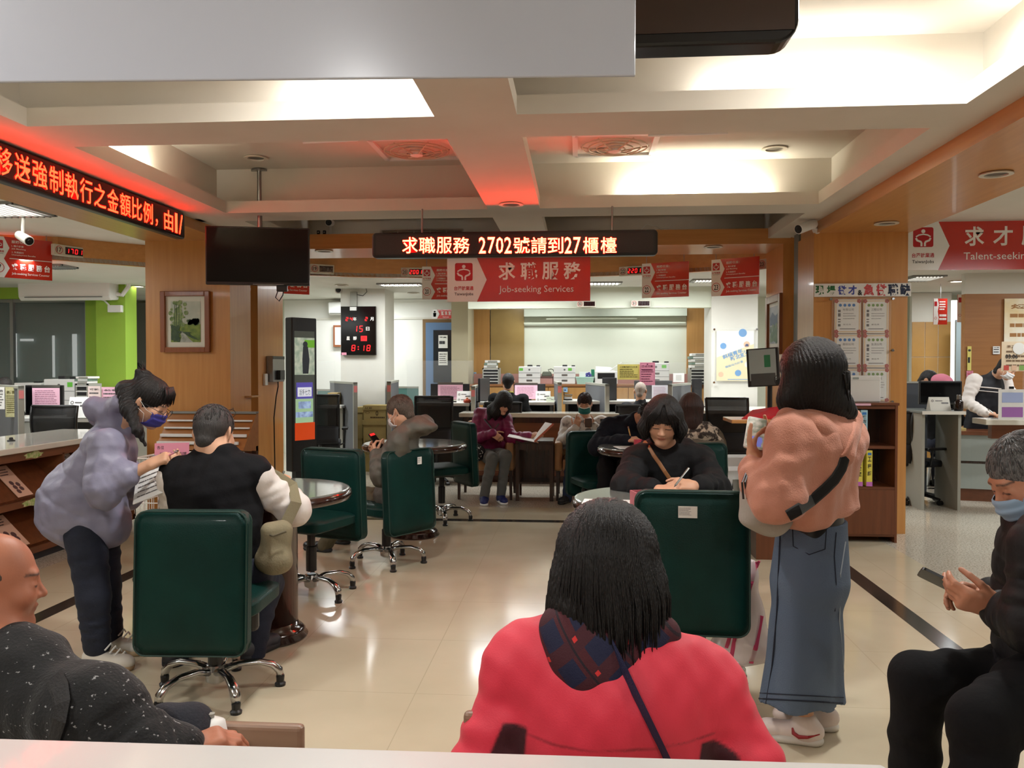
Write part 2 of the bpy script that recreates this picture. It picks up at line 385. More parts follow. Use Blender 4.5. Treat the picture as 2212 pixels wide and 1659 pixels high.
# ---------------------------------------------------------------- coffered ceiling
ZB, ZU = 2.8, 3.2
XS, YS = [(-2.98, -.75), (-.32, 1.91)], [(-2.4, 1.75), (2.17, 4.29), (4.71, 6.83), (7.22, 9.3)]
CX0, CX1 = -3.38, 2.13
b = MB()
xe = [CX0] + [v for p in XS for v in p] + [CX1]; ye = [-3.2] + [v for p in YS for v in p] + [9.36]
for i in range(0, len(xe), 2): b.box(xe[i], xe[i + 1], -3.2, 9.36, ZB, ZB + .03)
for j in range(0, len(ye), 2):
    for x0, x1 in XS: b.box(x0, x1, ye[j], ye[j + 1], ZB, ZB + .03)
b.box(CX0 - .2, CX1 + .2, -3.2, 9.5, ZU, ZU + .04)
g = .14
for x0, x1 in XS:
    for y0, y1 in YS:
        t = .018
        b.box(x0 - t, x0, y0 - t, y1 + t, ZB + .03, 2.9); b.box(x1, x1 + t, y0 - t, y1 + t, ZB + .03, 2.9)
        b.box(x0, x1, y0 - t, y0, ZB + .03, 2.9); b.box(x0, x1, y1, y1 + t, ZB + .03, 2.9)
        a = .05
        b.box(x0 - g - a, x0 - g, y0 - g - a, y1 + g + a, ZB + .03, ZU); b.box(x1 + g, x1 + g + a, y0 - g - a, y1 + g + a, ZB + .03, ZU)
        b.box(x0 - g, x1 + g, y0 - g - a, y0 - g, ZB + .03, ZU); b.box(x0 - g, x1 + g, y1 + g, y1 + g + a, ZB + .03, ZU)
setting(b, 'ceiling', M_CEIL)
def arc(x): return 4.85 + math.sqrt(5.9 ** 2 - (x + 1) ** 2)
AX = [-5.6 + 9.2 * i / 40 for i in range(41)]
AP = [(-9, arc(-5.6) - 1.2)] + [(x, arc(x)) for x in AX] + [(9, arc(3.6))]
b = MB(); b.prism(AP + [(9, 14.2), (-9, 14.2)], 2.655, 2.7); setting(b, 'ceiling_office', M_WHITE)
b = MB()
b.prism([(-9, -3.2), (-4.165, -3.2), (-4.165, 9.36), (CX0, 9.36), (CX1, 9.36), (2.95, 9.36), (2.95, -3.2), (9, -3.2), (9, arc(3.6))] + [(x, arc(x)) for x in AX[::-1]] + [(-9, arc(-5.6) - 1.2)], 2.9, 2.94)
setting(b, 'ceiling_side', M_WHITE)
# wood header on an arc above the counters
b = MB()
for i in range(len(AP) - 1):
    (x0, y0), (x1, y1) = AP[i], AP[i + 1]
    b.add([(x0, y0, 2.65), (x1, y1, 2.65), (x1, y1 + .08, 2.65), (x0, y0 + .08, 2.65), (x0, y0, 2.91), (x1, y1, 2.91), (x1, y1 + .08, 2.91), (x0, y0 + .08, 2.91)],
          [(0, 1, 5, 4), (0, 3, 2, 1), (2, 3, 7, 6)])
setting(b, 'trim_header', M_WOODX)
# wood soffits along both sides with their fascias
b = MB(); b.box(2.13, 2.95, -3.2, 8.2, 2.70, 2.80); setting(b, 'beam_right', M_WOODY)
b = MB(); b.box(-4.165, -3.38, -3.2, 8.2, 2.71, 2.80); setting(b, 'beam_left', M_WOODY)
b = MB(); b.box(-4.165, -4.145, -3.2, 8.2, 2.8, 2.92); b.box(2.93, 2.95, -3.2, 8.2, 2.8, 2.92); setting(b, 'trim_beam_back', M_WHITE)
# columns and the portal between them
b = MB(); b.box(2.105, 2.922, 7.66, 8.2, 0, 2.70); setting(b, 'column_right', M_WOOD)
b = MB(); b.box(-4.165, -3.326, 7.7, 8.2, 0, 2.71); setting(b, 'column_left', M_WOOD)
b = MB(); b.box(2.06, 2.31, 8.6, 9.35, 0, 2.745); setting(b, 'column_portal_right', M_WOOD)
b = MB(); b.box(-3.65, -3.41, 8.6, 9.35, 0, 2.745); setting(b, 'column_portal_left', M_WOOD)
b = MB(); b.box(-3.65, 2.31, 8.6, 9.35, 2.745, 2.9); setting(b, 'beam_portal', M_WOODX)
for nm, x in (('column_post_left', -3.505), ('column_post_right', 2.21)):
    b = MB(); b.lathe([(.08, 0), (.08, 3.2)], (x, 8.36, 0), 20); b.box(x - .08, x - .05, 8.27, 8.45, 0, 3.2); setting(b, nm, M_GREY)
b = MB(); b.box(2.14, 2.56, 8.22, 8.58, 2.8, 3.2); b.box(-3.7, -3.4, 8.22, 8.58, 2.8, 3.2); setting(b, 'trim_post_boxing', M_WHITE)
# ---------------------------------------------------------------- outer walls
b = MB(); b.box(-9, 9, 14.0, 14.2, 0, 2.7); setting(b, 'wall_back', M_CREAM)
b = MB(); b.box(-9.2, -9, -3.2, 14.2, 0, 3.0); setting(b, 'wall_left', M_WHITE)
b = MB(); b.box(9, 9.2, -3.2, 14.2, 0, 3.0); setting(b, 'wall_right', M_WHITE)
b = MB(); b.box(-9.2, 9.2, -3.4, -3.2, 0, 3.3); setting(b, 'wall_front', M_WHITE)
# white office pillars
b = MB(); b.box(-3.53, -2.86, 12.1, 12.7, 0, 2.655); setting(b, 'pillar_clock', M_WHITE)
p0, p1 = at(1537, 700, 12.1), at(1637, 700, 12.1)
b = MB(); b.box(p0.x, p1.x, 12.1, 12.8, 0, 2.655); setting(b, 'pillar_poster', M_WHITE)
p0, p1 = at(975, 700, 13.2), at(1011, 700, 13.2)
b = MB(); b.box(p0.x, p1.x, 13.2, 14, 0, 2.655); setting(b, 'pillar_beige', mat('beige_paint', (186, 176, 146), .8))
# wood panels, glass and cream recess of the back wall
def back(px0, px1, py0, py1, Y0=13.94, Y1=14.0):
    a, c = at(px0, py0, Y0), at(px1, py1, Y0); return MB().box(a.x, c.x, Y0, Y1, c.z, a.z)
setting(back(1011, 1058, 666, 860), 'wall_panel_left', M_WOODF)
setting(back(1484, 1532, 664, 860), 'wall_panel_right', M_WOODF)
setting(back(1060, 1132, 668, 860), 'wall_panel_olive', mat('olive_panel', (164, 138, 84), .3, c2=(150, 124, 74), scale=2))
a, c = at(1011, 622, 12.15), at(1537, 664, 12.15)
b = MB(); b.box(a.x, c.x, 12.15, 12.3, c.z, 2.655); setting(b, 'beam_office', M_CREAM)
setting(back(1132, 1484, 667, 682, 13.8, 13.95), 'trim_curtain_rail', mat('rail_grey', (170, 176, 160), .6))
b = back(1180, 1376, 686, 689, 13.86, 13.9); b.box(at(1132, 0, 13.9).x, at(1484, 0, 13.9).x, 13.9, 13.93, at(1300, 699, 13.9).z, at(1300, 696, 13.9).z); setting(b, 'trim_cable_duct', mat('rail_pale', (206, 212, 190), .6))
# white wall parts seen beside the pillars: conduits and picture rail
b = MB(); b.box(at(620, 0, 13.95).x, at(965, 0, 13.95).x, 13.95, 14, at(800, 690, 13.95).z, at(800, 686, 13.95).z)
setting(b, 'trim_rail_back', M_WHITE)
b = MB(); b.box(at(610, 0, 13.97).x, at(976, 0, 13.97).x, 13.97, 14.0, 0, 2.65); setting(b, 'wall_back_white', mat('wall_white', (232, 232, 226), .75))
# blue door
p0, p1 = at(920, 697, 13.9), at(978, 700, 13.9)
b = MB(); b.box(p0.x - .06, p1.x, 13.92, 13.99, 0, p0.z + .06); d = setting(b, 'door_1', mat('door_frame_wood', (126, 96, 56), .5))
b = MB(); b.box(p0.x, p1.x, 13.88, 13.93, 0.01, p0.z); b.build('door_leaf', mat('door_blue', (92, 122, 160), .5), d)
p2 = at(936, 713, 13.86); p3 = at(985, 826, 13.86)
b = MB(); b.box(p2.x, p3.x, 13.86, 13.89, p3.z, p2.z); b.build('pane', mat('door_glass', (40, 44, 48), .15), d)
b = MB(); b.cyl((p0.x + .07, 13.84, 1.0), (p0.x + .2, 13.84, 1.0), .012); b.cyl((p0.x + .07, 13.89, 1.0), (p0.x + .07, 13.84, 1.0), .012); b.build('door_handle', M_STEEL, d)
# left corner: green wall with window and green pillar
b = MB(); a = at(186, 640, 11.5); w0 = at(-260, 640, 11.5); wz = at(100, 645, 11.5).z; ws = at(100, 838, 11.5).z
b.box(-9, w0.x, 11.5, 11.7, 0, 2.66); b.box(w0.x, at(177, 0, 11.5).x, 11.5, 11.7, wz, 2.66); b.box(w0.x, at(177, 0, 11.5).x, 11.5, 11.7, 0, ws); b.box(at(177, 0, 11.5).x, at(262, 0, 11.5).x, 11.5, 11.7, 0, 2.66)
setting(b, 'wall_green', M_GREEN)
b = MB(); b.box(at(200, 0, 11.2).x, at(264, 0, 11.2).x, 11.2, 11.5, 0, 2.66); setting(b, 'pillar_green', M_GREEN)
x0, x1 = w0.x, at(177, 0, 11.5).x
M_ALU = mat('aluminium', (150, 152, 150), .35, metal=.6)
b = MB(); b.box(x0, x1, 11.56, 11.6, wz - .05, wz); b.box(x0, x1, 11.56, 11.6, ws, ws + .04)
for q in (at(13, 0, 11.56).x, x1 - .04): b.box(q, q + .05, 11.55, 11.61, ws, wz)
w = setting(b, 'window_1', M_ALU)
b = MB(); b.box(x0, x1, 11.595, 11.605, ws, wz); b.build('glass_pane', mat('window_glass', (120, 132, 130), .08, alpha=.55, spec=.8), w)
b = MB(); b.box(at(24, 0, 11.64).x, at(168, 0, 11.64).x, 11.63, 11.64, at(90, 720, 11.64).z, wz); b.box(at(-260, 0, 11.64).x, at(9, 0, 11.64).x, 11.63, 11.64, at(90, 790, 11.64).z, wz); b.build('roller_blind', mat('blind_grey', (128, 138, 134), .8), w)
b = MB(); b.box(-9, at(262, 0, 12).x, 11.95, 12.0, 0, 2.6); setting(b, 'wall_behind_window', mat('dusk_wall', (140, 152, 150), .6, c2=(122, 134, 132), scale=.9))
b = MB(); a = at(20, 725, 11.9)
for px, w_, y0, y1 in ((22, 7, 700, 815), (106, 4, 725, 815), (152, 9, 722, 812)): b.box(at(px - w_ / 2, 0, 11.9).x, at(px + w_ / 2, 0, 11.9).x, 11.9, 11.92, at(0, y1, 11.9).z, at(0, y0, 11.9).z)
b.box(at(34, 0, 11.9).x, at(62, 0, 11.9).x, 11.9, 11.92, at(0, 737, 11.9).z, at(0, 732, 11.9).z)
setting(b, 'window_2', mat('daylight_gap', (240, 244, 240), .5, emit=1.6))
# behind the green pillar: grey doorway
b = MB(); b.box(at(279, 0, 13.9).x, at(330, 0, 13.9).x, 13.88, 13.97, 0, at(290, 655, 13.9).z); setting(b, 'door_2', mat('door_grey', (124, 124, 116), .6))
# ---------------------------------------------------------------- signs, displays, pictures
def ribbon(mb, m, pts, w, z=.002):
    n = len(pts); L_, R_ = [], []
    for i, p in enumerate(pts):
        a, c = pts[max(i - 1, 0)], pts[min(i + 1, n - 1)]; d = Vector((c[0] - a[0], c[1] - a[1])).normalized(); o = Vector((-d.y, d.x)) * w / 2
        L_.append((p[0] + o.x, p[1] + o.y, z)); R_.append((p[0] - o.x, p[1] - o.y, z))
    mb.add(L_ + R_, [(i + n, i + 1 + n, i + 1, i) for i in range(n - 1)], m)
def rrect(x, y, w, h, r, seg=4):
    o = []
    for cx, cy, a0 in ((1, 1, 0), (-1, 1, 1), (-1, -1, 2), (1, -1, 3)):
        for k in range(seg + 1):
            a = (a0 + k / seg) * R90; o.append((x + cx * (w / 2 - r) + r * math.cos(a), y + cy * (h / 2 - r) + r * math.sin(a)))
    return o
def logo(red, wht, m, x, y, s, z=.002):
    red.poly(m, rrect(x, y, s, s, s * .1), z)
    P = lambda l: [(x + a * s, y + b * s) for a, b in l]; z2 = z + .001
    wht.disc(m, x, y + .3 * s, .1 * s, z2)
    ribbon(wht, m, P([(-.36, .02), (-.22, .11), (0, .15), (.22, .11), (.36, .02)]), .07 * s, z2)
    for q in (1, -1): ribbon(wht, m, P([(q * .36, -.04), (q * .3, -.16), (q * .12, -.23), (q * .085, -.3), (q * .085, -.46)]), .1 * s, z2)
def board(px0, py0, px1, py1, Y0, Y1, h, t=.012):
    """Frame of a board: top edge from pixel (px0, py0) at depth Y0 to (px1, py1) at Y1, hanging down h."""
    a, c = at(px0, py0, Y0), at(px1, py1, Y1); z = (a.z + c.z) / 2; a.z = c.z = z
    r = (c - a); w = r.length; o = (a + c) / 2 - Vector((0, 0, h / 2))
    return o, math.atan2(r.y, r.x), w
def seg7(mb, m, ch, x, y, w, h, z=.002, sl=.1):
    t = w * .24; on = {'0': 'abcdef', '1': 'bc', '2': 'abged', '3': 'abgcd', '4': 'fgbc', '5': 'afgcd', '6': 'afgedc', '7': 'abc', '8': 'abcdefg', '9': 'abcdfg', ' ': ''}[ch]
    Q = {'a': (0, h / 2, w, t), 'g': (0, 0, w, t), 'd': (0, -h / 2, w, t), 'b': (w / 2, h / 4, t, h / 2), 'c': (w / 2, -h / 4, t, h / 2), 'f': (-w / 2, h / 4, t, h / 2), 'e': (-w / 2, -h / 4, t, h / 2)}
    for k in on:
        cx, cy, a, b = Q[k]; a *= .86; b *= .86
        mb.add([(x + cx + i * a / 2 + (cy + j * b / 2) * sl, y + cy + j * b / 2, z) for i, j in ((-1, -1), (1, -1), (1, 1), (-1, 1))], [(0, 1, 2, 3)], m)
def led_mat(name, c, strength, pitch):
    m = bpy.data.materials.new(name); m.use_nodes = True; nt = m.node_tree; N, L = nt.nodes, nt.links
    p = N['Principled BSDF']; p.inputs['Base Color'].default_value = (.05, .01, .01, 1); p.inputs['Emission Color'].default_value = c + (1,)
    tc = N.new('ShaderNodeTexCoord'); mp = N.new('ShaderNodeVectorMath'); mp.operation = 'SCALE'; mp.inputs[3].default_value = 1 / pitch; L.new(tc.outputs['Object'], mp.inputs[0])
    fr = N.new('ShaderNodeVectorMath'); fr.operation = 'FRACTION'; L.new(mp.outputs[0], fr.inputs[0])
    sub = N.new('ShaderNodeVectorMath'); sub.operation = 'SUBTRACT'; sub.inputs[1].default_value = (.5, .5, 0); L.new(fr.outputs[0], sub.inputs[0])
    mk = N.new('ShaderNodeVectorMath'); mk.operation = 'MULTIPLY'; mk.inputs[1].default_value = (1, 1, 0); L.new(sub.outputs[0], mk.inputs[0])
    ln = N.new('ShaderNodeVectorMath'); ln.operation = 'LENGTH'; L.new(mk.outputs[0], ln.inputs[0])
    r = N.new('ShaderNodeMapRange'); r.inputs[1].default_value, r.inputs[2].default_value = .3, .52; r.inputs[3].default_value, r.inputs[4].default_value = strength, strength * .12
    L.new(ln.outputs[1], r.inputs[0]); L.new(r.outputs[0], p.inputs['Emission Strength']); return m
M_LEDW = led_mat('led_bright', (1, .032, .012), 72, .0118)
M_LEDO = led_mat('led_orange', (1, .018, .005), 22, .0105)
M_LEDR = mat('led_red', (255, 20, 24), .4, emit=5)
M_LEDG = mat('led_halo', (200, 0, 4), .4, emit=1.2)  # red glow around the characters, imitated by a bolder emissive copy behind them
M_LEDOFF = mat('led_unlit', (40, 12, 16), .3)
M_LEDP = mat('led_panel', (30, 22, 22), .5, c2=(52, 40, 38), scale=300, contrast=(.45, .55))
def led_board(name, label, m, w, h, d, text_fn, mats, loc, a):
    t = thing(name, label, 'LED display', loc, a)
    b = MB(); b.add(*[[(x, y, z) for z in (-d, 0) for x, y in rrect(0, 0, w, h, .035, 5)],
        [tuple(range(24))[::-1], tuple(range(24, 48))] + [(i, (i + 1) % 24, 24 + (i + 1) % 24, 24 + i) for i in range(24)]], m); b.build('housing', M_BLACK, t, bevel=.012)
    b = MB(); b.rect(m, 0, 0, w - .07, h - .05, .0005, .0025); b.build('dot_panel', M_LEDP, t)
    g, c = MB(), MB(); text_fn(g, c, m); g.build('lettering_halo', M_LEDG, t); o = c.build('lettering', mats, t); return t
UP = look((0, 0, 0), (1, 0, 0), (0, 0, 1))     # board frame of a thing that faces -Y before it is turned
FR = lambda a: look((0, 0, 0), (1, 0, 0), (0, 0, 1))
p0, p1 = at(803, 503, 6.7), at(1421, 551, 6.7)
def words_main(g, c, m):
    ox, oz = (p0.x + p1.x) / 2, (p0.z + p1.z) / 2
    cells = [('求', 868, 904), ('職', 904, 942), ('服', 942, 978), ('務', 978, 1016), ('2', 1034, 1050), ('7', 1053, 1070), ('0', 1071, 1088), ('2', 1089, 1106), ('號', 1108, 1146), ('請', 1146, 1182), ('到', 1182, 1218), ('2', 1219, 1236), ('7', 1238, 1255), ('櫃', 1258, 1294), ('檯', 1296, 1333)]
    for ch, x0, x1 in cells:
        A, B = at(x0, 548, 6.7), at(x1, 512, 6.7); args = ((A.x + B.x) / 2 - ox, (A.z + B.z) / 2 - oz)
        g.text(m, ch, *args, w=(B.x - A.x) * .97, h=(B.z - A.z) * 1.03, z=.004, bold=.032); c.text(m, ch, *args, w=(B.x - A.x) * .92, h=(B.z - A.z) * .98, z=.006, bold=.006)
led = led_board('led_display', 'long black LED display with glowing red-white characters hung over the red job-seeking sign', UP, p1.x - p0.x, p0.z - p1.z, .09, words_main, M_LEDW, ((p0.x + p1.x) / 2, 6.7, (p0.z + p1.z) / 2), 0)
b = MB(); b.cyl((-.75, .045, .09), (-.75, .045, .3), .008); b.cyl((.8, .045, .09), (.8, .045, .3), .008); b.build('hanger', M_STEEL, led)
def words_side(g, c, m):
    y = 6.70 - L_Y
    for ch, w in (('/', .07), ('1', .09), ('由', .16), ('，', .16), ('例', .16), ('比', .16), ('額', .16), ('金', .16), ('之', .16), ('行', .16), ('執', .16), ('制', .16), ('強', .16), ('送', .16), ('移', .16), ('需', .16), ('者', .16)):
        y -= w
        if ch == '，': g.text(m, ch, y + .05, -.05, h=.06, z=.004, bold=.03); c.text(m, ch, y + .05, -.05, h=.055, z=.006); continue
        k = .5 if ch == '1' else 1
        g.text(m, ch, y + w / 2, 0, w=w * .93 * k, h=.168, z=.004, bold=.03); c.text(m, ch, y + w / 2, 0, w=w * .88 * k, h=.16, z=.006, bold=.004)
L_Y = 5.2
led_board('led_display', 'long black LED display with orange-red running characters fixed along the wooden beam', UP, 3.1, .225, .07, words_side, M_LEDO, (-3.3, L_Y, 2.678), R90)

def two_tone(t, m, w, h, tips):
    """Red board with a white end whose edge juts out in arrow tips; tips: list of (y0, y1, x_base, x_tip)."""
    b = MB(); b.rect(m, 0, 0, w, h, -.012, .012); b.build('panel', M_RED, t)
    b = MB()
    for y0, y1, xb, xt in tips: b.poly(m, [(-w / 2, y0), (xb, y0), (xt, (y0 + y1) / 2), (xb, y1), (-w / 2, y1)], .001)
    b.build('white_end', M_SIGNW, t)
def big_sign(name, label, loc, w, h, cjk, eng, ratio):
    t = thing(name, label, 'sign', loc); k = h / .355; two_tone(t, UP, w, h, [(-h / 2, h / 2, -w / 2 + .245 * k, -w / 2 + .325 * k)])
    r, wh, dk, tx = MB(), MB(), MB(), MB(); x = -w / 2 + .137 * k
    logo(r, wh, UP, x, .065 * k, .145 * k); r.text(UP, '台灣就業通', x, -.068 * k, w=.16 * k, h=.034 * k, bold=.02); dk.text(UP, 'TaiwanJobs', x, -.118 * k, w=.155 * k, h=.03 * k, bold=.01)
    for ch, q in cjk: tx.text(UP, ch, -w / 2 + q * k, .068 * k, w=.138 * k, h=.142 * k, bold=.022)
    tx.text(UP, eng, -w / 2 + (.425 + ratio / 2) * k, -.085 * k, w=ratio * k, h=.07 * k)
    r.build('logo', M_WRED, t); wh.build('logo_figure', M_SIGNW, t); dk.build('logo_lettering', M_INK, t); tx.build('lettering', M_TXTW, t)
    b = MB()
    for q in (-.42, .42): b.cyl((w * q, .006, h / 2), (w * q, .006, h / 2 + (.0275 if 'job' in name else 2.905 - loc[2] - h / 2)), .004)
    b.build('hanger', M_STEEL, t); return t
p0, p1 = at(966, 558, 6.74), at(1275, 650, 6.74)
big_sign('job_sign', 'red and white job-seeking sign hanging under the black LED display', ((p0.x + p1.x) / 2, 6.74, (p0.z + p1.z) / 2), p1.x - p0.x, p0.z - p1.z, [('求', .49), ('職', .67), ('服', .845), ('務', 1.02)], 'Job-seeking Services', .605)
p0, p1 = at(1953, 480, 8.25), at(2290, 581, 8.25)
big_sign('talent_sign', 'red and white talent-seeking sign hanging beside the notice column', ((p0.x + p1.x) / 2, 8.25, (p0.z + p1.z) / 2), p1.x - p0.x, p0.z - p1.z, [('求', .5), ('才', .70), ('服', .90), ('務', 1.1)], 'Talent-seeking Services', .76)
def counter_sign(num, label, px0, py0, px1, py1, Y0, Y1, h=.42):
    o, a, w = board(px0, py0, px1, py1, Y0, Y1, h); t = thing('counter_sign', label, 'sign', o, a, 'red counter signs under the wooden header')
    k = w / .6
    two_tone(t, UP, w, h, [(-.015, h / 2, -w / 2 + .115 * k, -w / 2 + .17 * k), (-h / 2, -.015, -w / 2 + .115 * k, -w / 2 + .17 * k)])
    r, wh, dk, tx = MB(), MB(), MB(), MB(); x = -w / 2 + .062 * k
    logo(r, wh, UP, x, .13, .086); r.text(UP, '台灣就業通', x, .058, w=.1, h=.02, bold=.02); dk.text(UP, 'TaiwanJobs', x, .036, w=.09, h=.014)
    r.disc(UP, x, -.11, .053, .002, 24, r_in=.88); dk.text(UP, num, x, -.11, h=.062, bold=.02, w=.05 if len(num) > 1 else None)
    l = -w / 2 + .19 * k; q = w / 2 - l
    for s_, yy, hh, ww in (('服務項目：', .165, .03, .17), ('1. 推介就業', .122, .02, .12), ('Job Matching', .092, .018, .14), ('2. 失業給付', .058, .02, .12), ('Unemployment Benefits', .03, .018, .24)): tx.text(UP, s_, l, yy, w=ww * k, h=hh, align='l', bold=.012)
    wh.rect(UP, w * .14, -.015 + .005, w * .72, .008, .002)
    for i, ch in enumerate('求職服務台'): tx.text(UP, ch, l + (.03 + i * .082) * k, -.092, w=.062 * k, h=.07, bold=.03)
    tx.text(UP, 'Job-seeking Services Counter', l, -.165, w=q * .93, h=.03, align='l', bold=.008)
    r.build('logo', M_WRED, t); wh.build('trim_line', M_SIGNW, t); dk.build('number_lettering', M_INK, t); tx.build('lettering', M_TXTW, t)
    b = MB()
    for q in (-.4, .4): b.cyl((w * q, -.006, h / 2), (w * q, -.006, 2.905 - o.z), .004)
    b.build('hanger', M_STEEL, t)
counter_sign('22', 'red counter sign number 22 hanging between the LED display and sign 23', 1387, 569, 1488, 565, 10.28, 10.06)
counter_sign('23', 'red counter sign number 23 hanging by the white poster pillar', 1537, 560, 1640, 555, 9.86, 9.56, .425)
counter_sign('20', 'red counter sign number 20 half hidden by the hanging job-seeking sign', 912, 576, 1010, 576, 10.55, 10.6)
counter_sign('19', 'red counter sign mostly hidden behind the black television', 566, 555, 668, 565, 9.75, 10.1)
counter_sign('17', 'red counter sign number 17 near the white air conditioner', -18, 507, 112, 523, 8.05, 8.5)
def num_display(num, digits, label, px0, py0, px1, py1, Y0, Y1, h, lit=True):
    o, a, w = board(px0, py0, px1, py1, Y0, Y1, h); t = thing('number_display', label, 'queue number display', o, a, 'queue number displays')
    b = MB(); b.rbox(-w / 2, w / 2, 0, .05, -h / 2, h / 2, .006); b.build('housing', mat('display_grey', (206, 200, 184), .5), t)
    b = MB(); b.rect(UP, w * .16, 0, w * .58, h * .66, .001, .001); b.build('digit_window', mat('digit_window', (34, 8, 12), .15), t)
    b, c = MB(), MB(); b.disc(UP, -w * .33, 0, h * .36, .002, 24, r_in=.86); c.text(UP, num, -w * .33, 0, h=h * .4, w=h * .44, bold=.02); b.build('ring', M_WRED, t); c.build('number_lettering', mat('umber', (80, 40, 36), .6), t)
    b = MB()
    for i, ch in enumerate(digits): seg7(b, UP, ch, w * (-.06 + .145 * i), 0, w * .075, h * .4, .003)
    b.build('digit_lettering', M_LEDR if lit else M_LEDOFF, t)
    b = MB(); b.box(-w * .2, w * .2, .05, .05 + (arc(o.x) - o.y - .045 if o.y < 11 else .06) + .05, -h * .3, h * .45); b.build('bracket', M_STEEL, t)
num_display('17', '1701', 'lit queue number display reading 1701 on the wooden header', 116, 527, 182, 534, 8.42, 8.75, .118)
num_display('19', '2809', 'unlit queue number display 19 on the header beside the television', 671, 570, 722, 572, 10.14, 10.3, .115, False)
num_display('20', '2001', 'lit queue number display reading 2001 above counter sign 20', 866, 578, 915, 578, 10.6, 10.62, .115)
num_display('22', '2201', 'lit queue number display reading 2201 left of sign 22 on the header', 1337, 576, 1388, 574, 10.48, 10.36, .118)
num_display('23', '2301', 'queue number display 23 cut off by the wooden portal', 1637, 559, 1690, 556, 9.72, 9.5, .118, False)
num_display('32', '8888', 'small unlit number display hung over the office recess, nearer the blue door', 1246, 649, 1287, 649, 12.05, 12.05, .098, False)
num_display('31', '8888', 'small unlit number display hung over the office recess, nearer the poster', 1363, 648, 1405, 648, 12.05, 12.05, .098, False)
# wall clock board on the white pillar
p0, p1 = at(736, 662, 12.04), at(812, 767, 12.04); w, h = p1.x - p0.x, p0.z - p1.z
t = thing('digital_calendar', 'black digital calendar clock with red digits on the white pillar', 'clock', ((p0.x + p1.x) / 2, 12.04, (p0.z + p1.z) / 2))
b = MB(); b.rbox(-w / 2, w / 2, 0, .05, -h / 2, h / 2, .004); b.build('housing', mat('glass_black', (10, 9, 10), .12), t)
b, c = MB(), MB(); X = lambda q: -w / 2 + q * w; Z = lambda q: h / 2 - q * h
for s_, x, z in (('年', .4, .26), ('月', .89, .26), ('日', .77, .46), ('星', .21, .655), ('期', .4, .655)): c.text(UP, s_, X(x), Z(z), h=h * .075, w=w * .1, bold=.02)
for s_, x, z, ww, hh in (('2', .18, .26, .06, .035), ('4', .3, .26, .06, .035), ('2', .73, .26, .06, .035), ('1', .42, .46, .08, .06), ('5', .58, .46, .08, .06), ('8', .36, .855, .085, .06), ('1', .62, .855, .085, .06), ('8', .79, .855, .085, .06)): seg7(b, UP, s_, X(x), Z(z), w * ww, h * hh * 1.9, .003)
for q in (.83, .88): b.disc(UP, X(.5), Z(q), .008, .003, 8)
b.rect(UP, X(.66), Z(.66), w * .17, h * .1, .002); b.build('digit_lettering', M_LEDR, t); c.build('lettering', M_TXTW, t)
b = MB(); b.text(UP, '四', X(.66), Z(.66), h=h * .06, w=w * .1, z=.004, bold=.03); b.build('weekday_lettering', M_BLACK, t)
b = MB(); b.rect(UP, X(.09), Z(.972), w * .14, h * .05, .002); b.build('sticker', M_PINK, t)
# washroom sign over the blue door
p0, p1 = at(933, 669, 13.6), at(976, 688, 13.6); w, h = p1.x - p0.x, p0.z - p1.z
t = thing('washroom_sign', 'small red and white washroom sign above the blue door', 'sign', ((p0.x + p1.x) / 2, 13.6, (p0.z + p1.z) / 2))
two_tone(t, UP, w, h, [(-h / 2, h / 2, -w * .24, -w * .12)])
b = MB(); b.disc(UP, -w * .36, h * .27, h * .1); b.poly(UP, [(-w * .36 - .02, -h * .3), (-w * .36 + .02, -h * .3), (-w * .36 + .028, h * .14), (-w * .36 - .028, h * .14)]); b.build('figure_mark', M_BLUE, t)
b = MB()
for i, ch in enumerate('盥洗室'): b.text(UP, ch, w * (.03 + .18 * i), h * .1, w=w * .13, h=h * .42, bold=.02)
b.text(UP, 'Restroom', w * .2, -h * .32, w=w * .3, h=h * .16); b.build('lettering', M_TXTW, t)
b = MB(); b.cyl((0, .0, h / 2), (0, .36, h / 2), .006); b.build('bracket', M_STEEL, t)
# ---- notice banner and six job postings on the wooden column
YC = 7.64
p0, p1 = at(1759, 613, YC), at(1968, 640, YC); w, h = p1.x - p0.x, p0.z - p1.z
t = thing('banner', 'white paper banner with colourful lettering pinned above the job postings', 'banner', ((p0.x + p1.x) / 2, YC, (p0.z + p1.z) / 2))
b = MB(); b.rect(UP, 0, 0, w, h, -.002, .003); b.build('strip', M_PAPER, t)
for ch, x0, x1, s_, col in (('現', .01, .1, 'lettering', 'green'), ('場', .13, .22, 'lettering', 'green'), ('徵', .245, .335, 'lettering', 'blue'), ('才', .35, .44, 'lettering', 'blue'), ('&', .45, .5, 'lettering', 'black'), ('急', .51, .62, 'lettering', 'red'), ('徵', .64, .75, 'lettering', 'red'), ('職', .76, .87, 'lettering', 'navy'), ('缺', .885, .995, 'lettering', 'navy')):
    b = MB(); b.text(UP, ch, w * ((x0 + x1) / 2 - .5), 0 if ch != '&' else -h * .2, w=w * (x1 - x0) * .98, h=h * (.9 if x0 > .5 else .7 if ch != '&' else .4), z=.003, bold=.035)
    b.build('lettering', {'green': mat('print_green', (42, 110, 60), .6), 'blue': mat('print_ultramarine', (64, 78, 170), .6), 'black': M_INK, 'red': mat('print_rose', (206, 80, 84), .6), 'navy': mat('print_midnight', (22, 38, 70), .6)}[col], t)
rows, cols = [(647, 720), (722, 794), (796, 868)], [(1803, 1859), (1865, 1919)]
M_BORD = mat('posting_border', (232, 204, 164), .6); M_FLO = mat('posting_flower', (196, 84, 72), .6); M_GRE = mat('posting_green', (120, 156, 74), .6)
pos = ['top', 'middle', 'lowest']
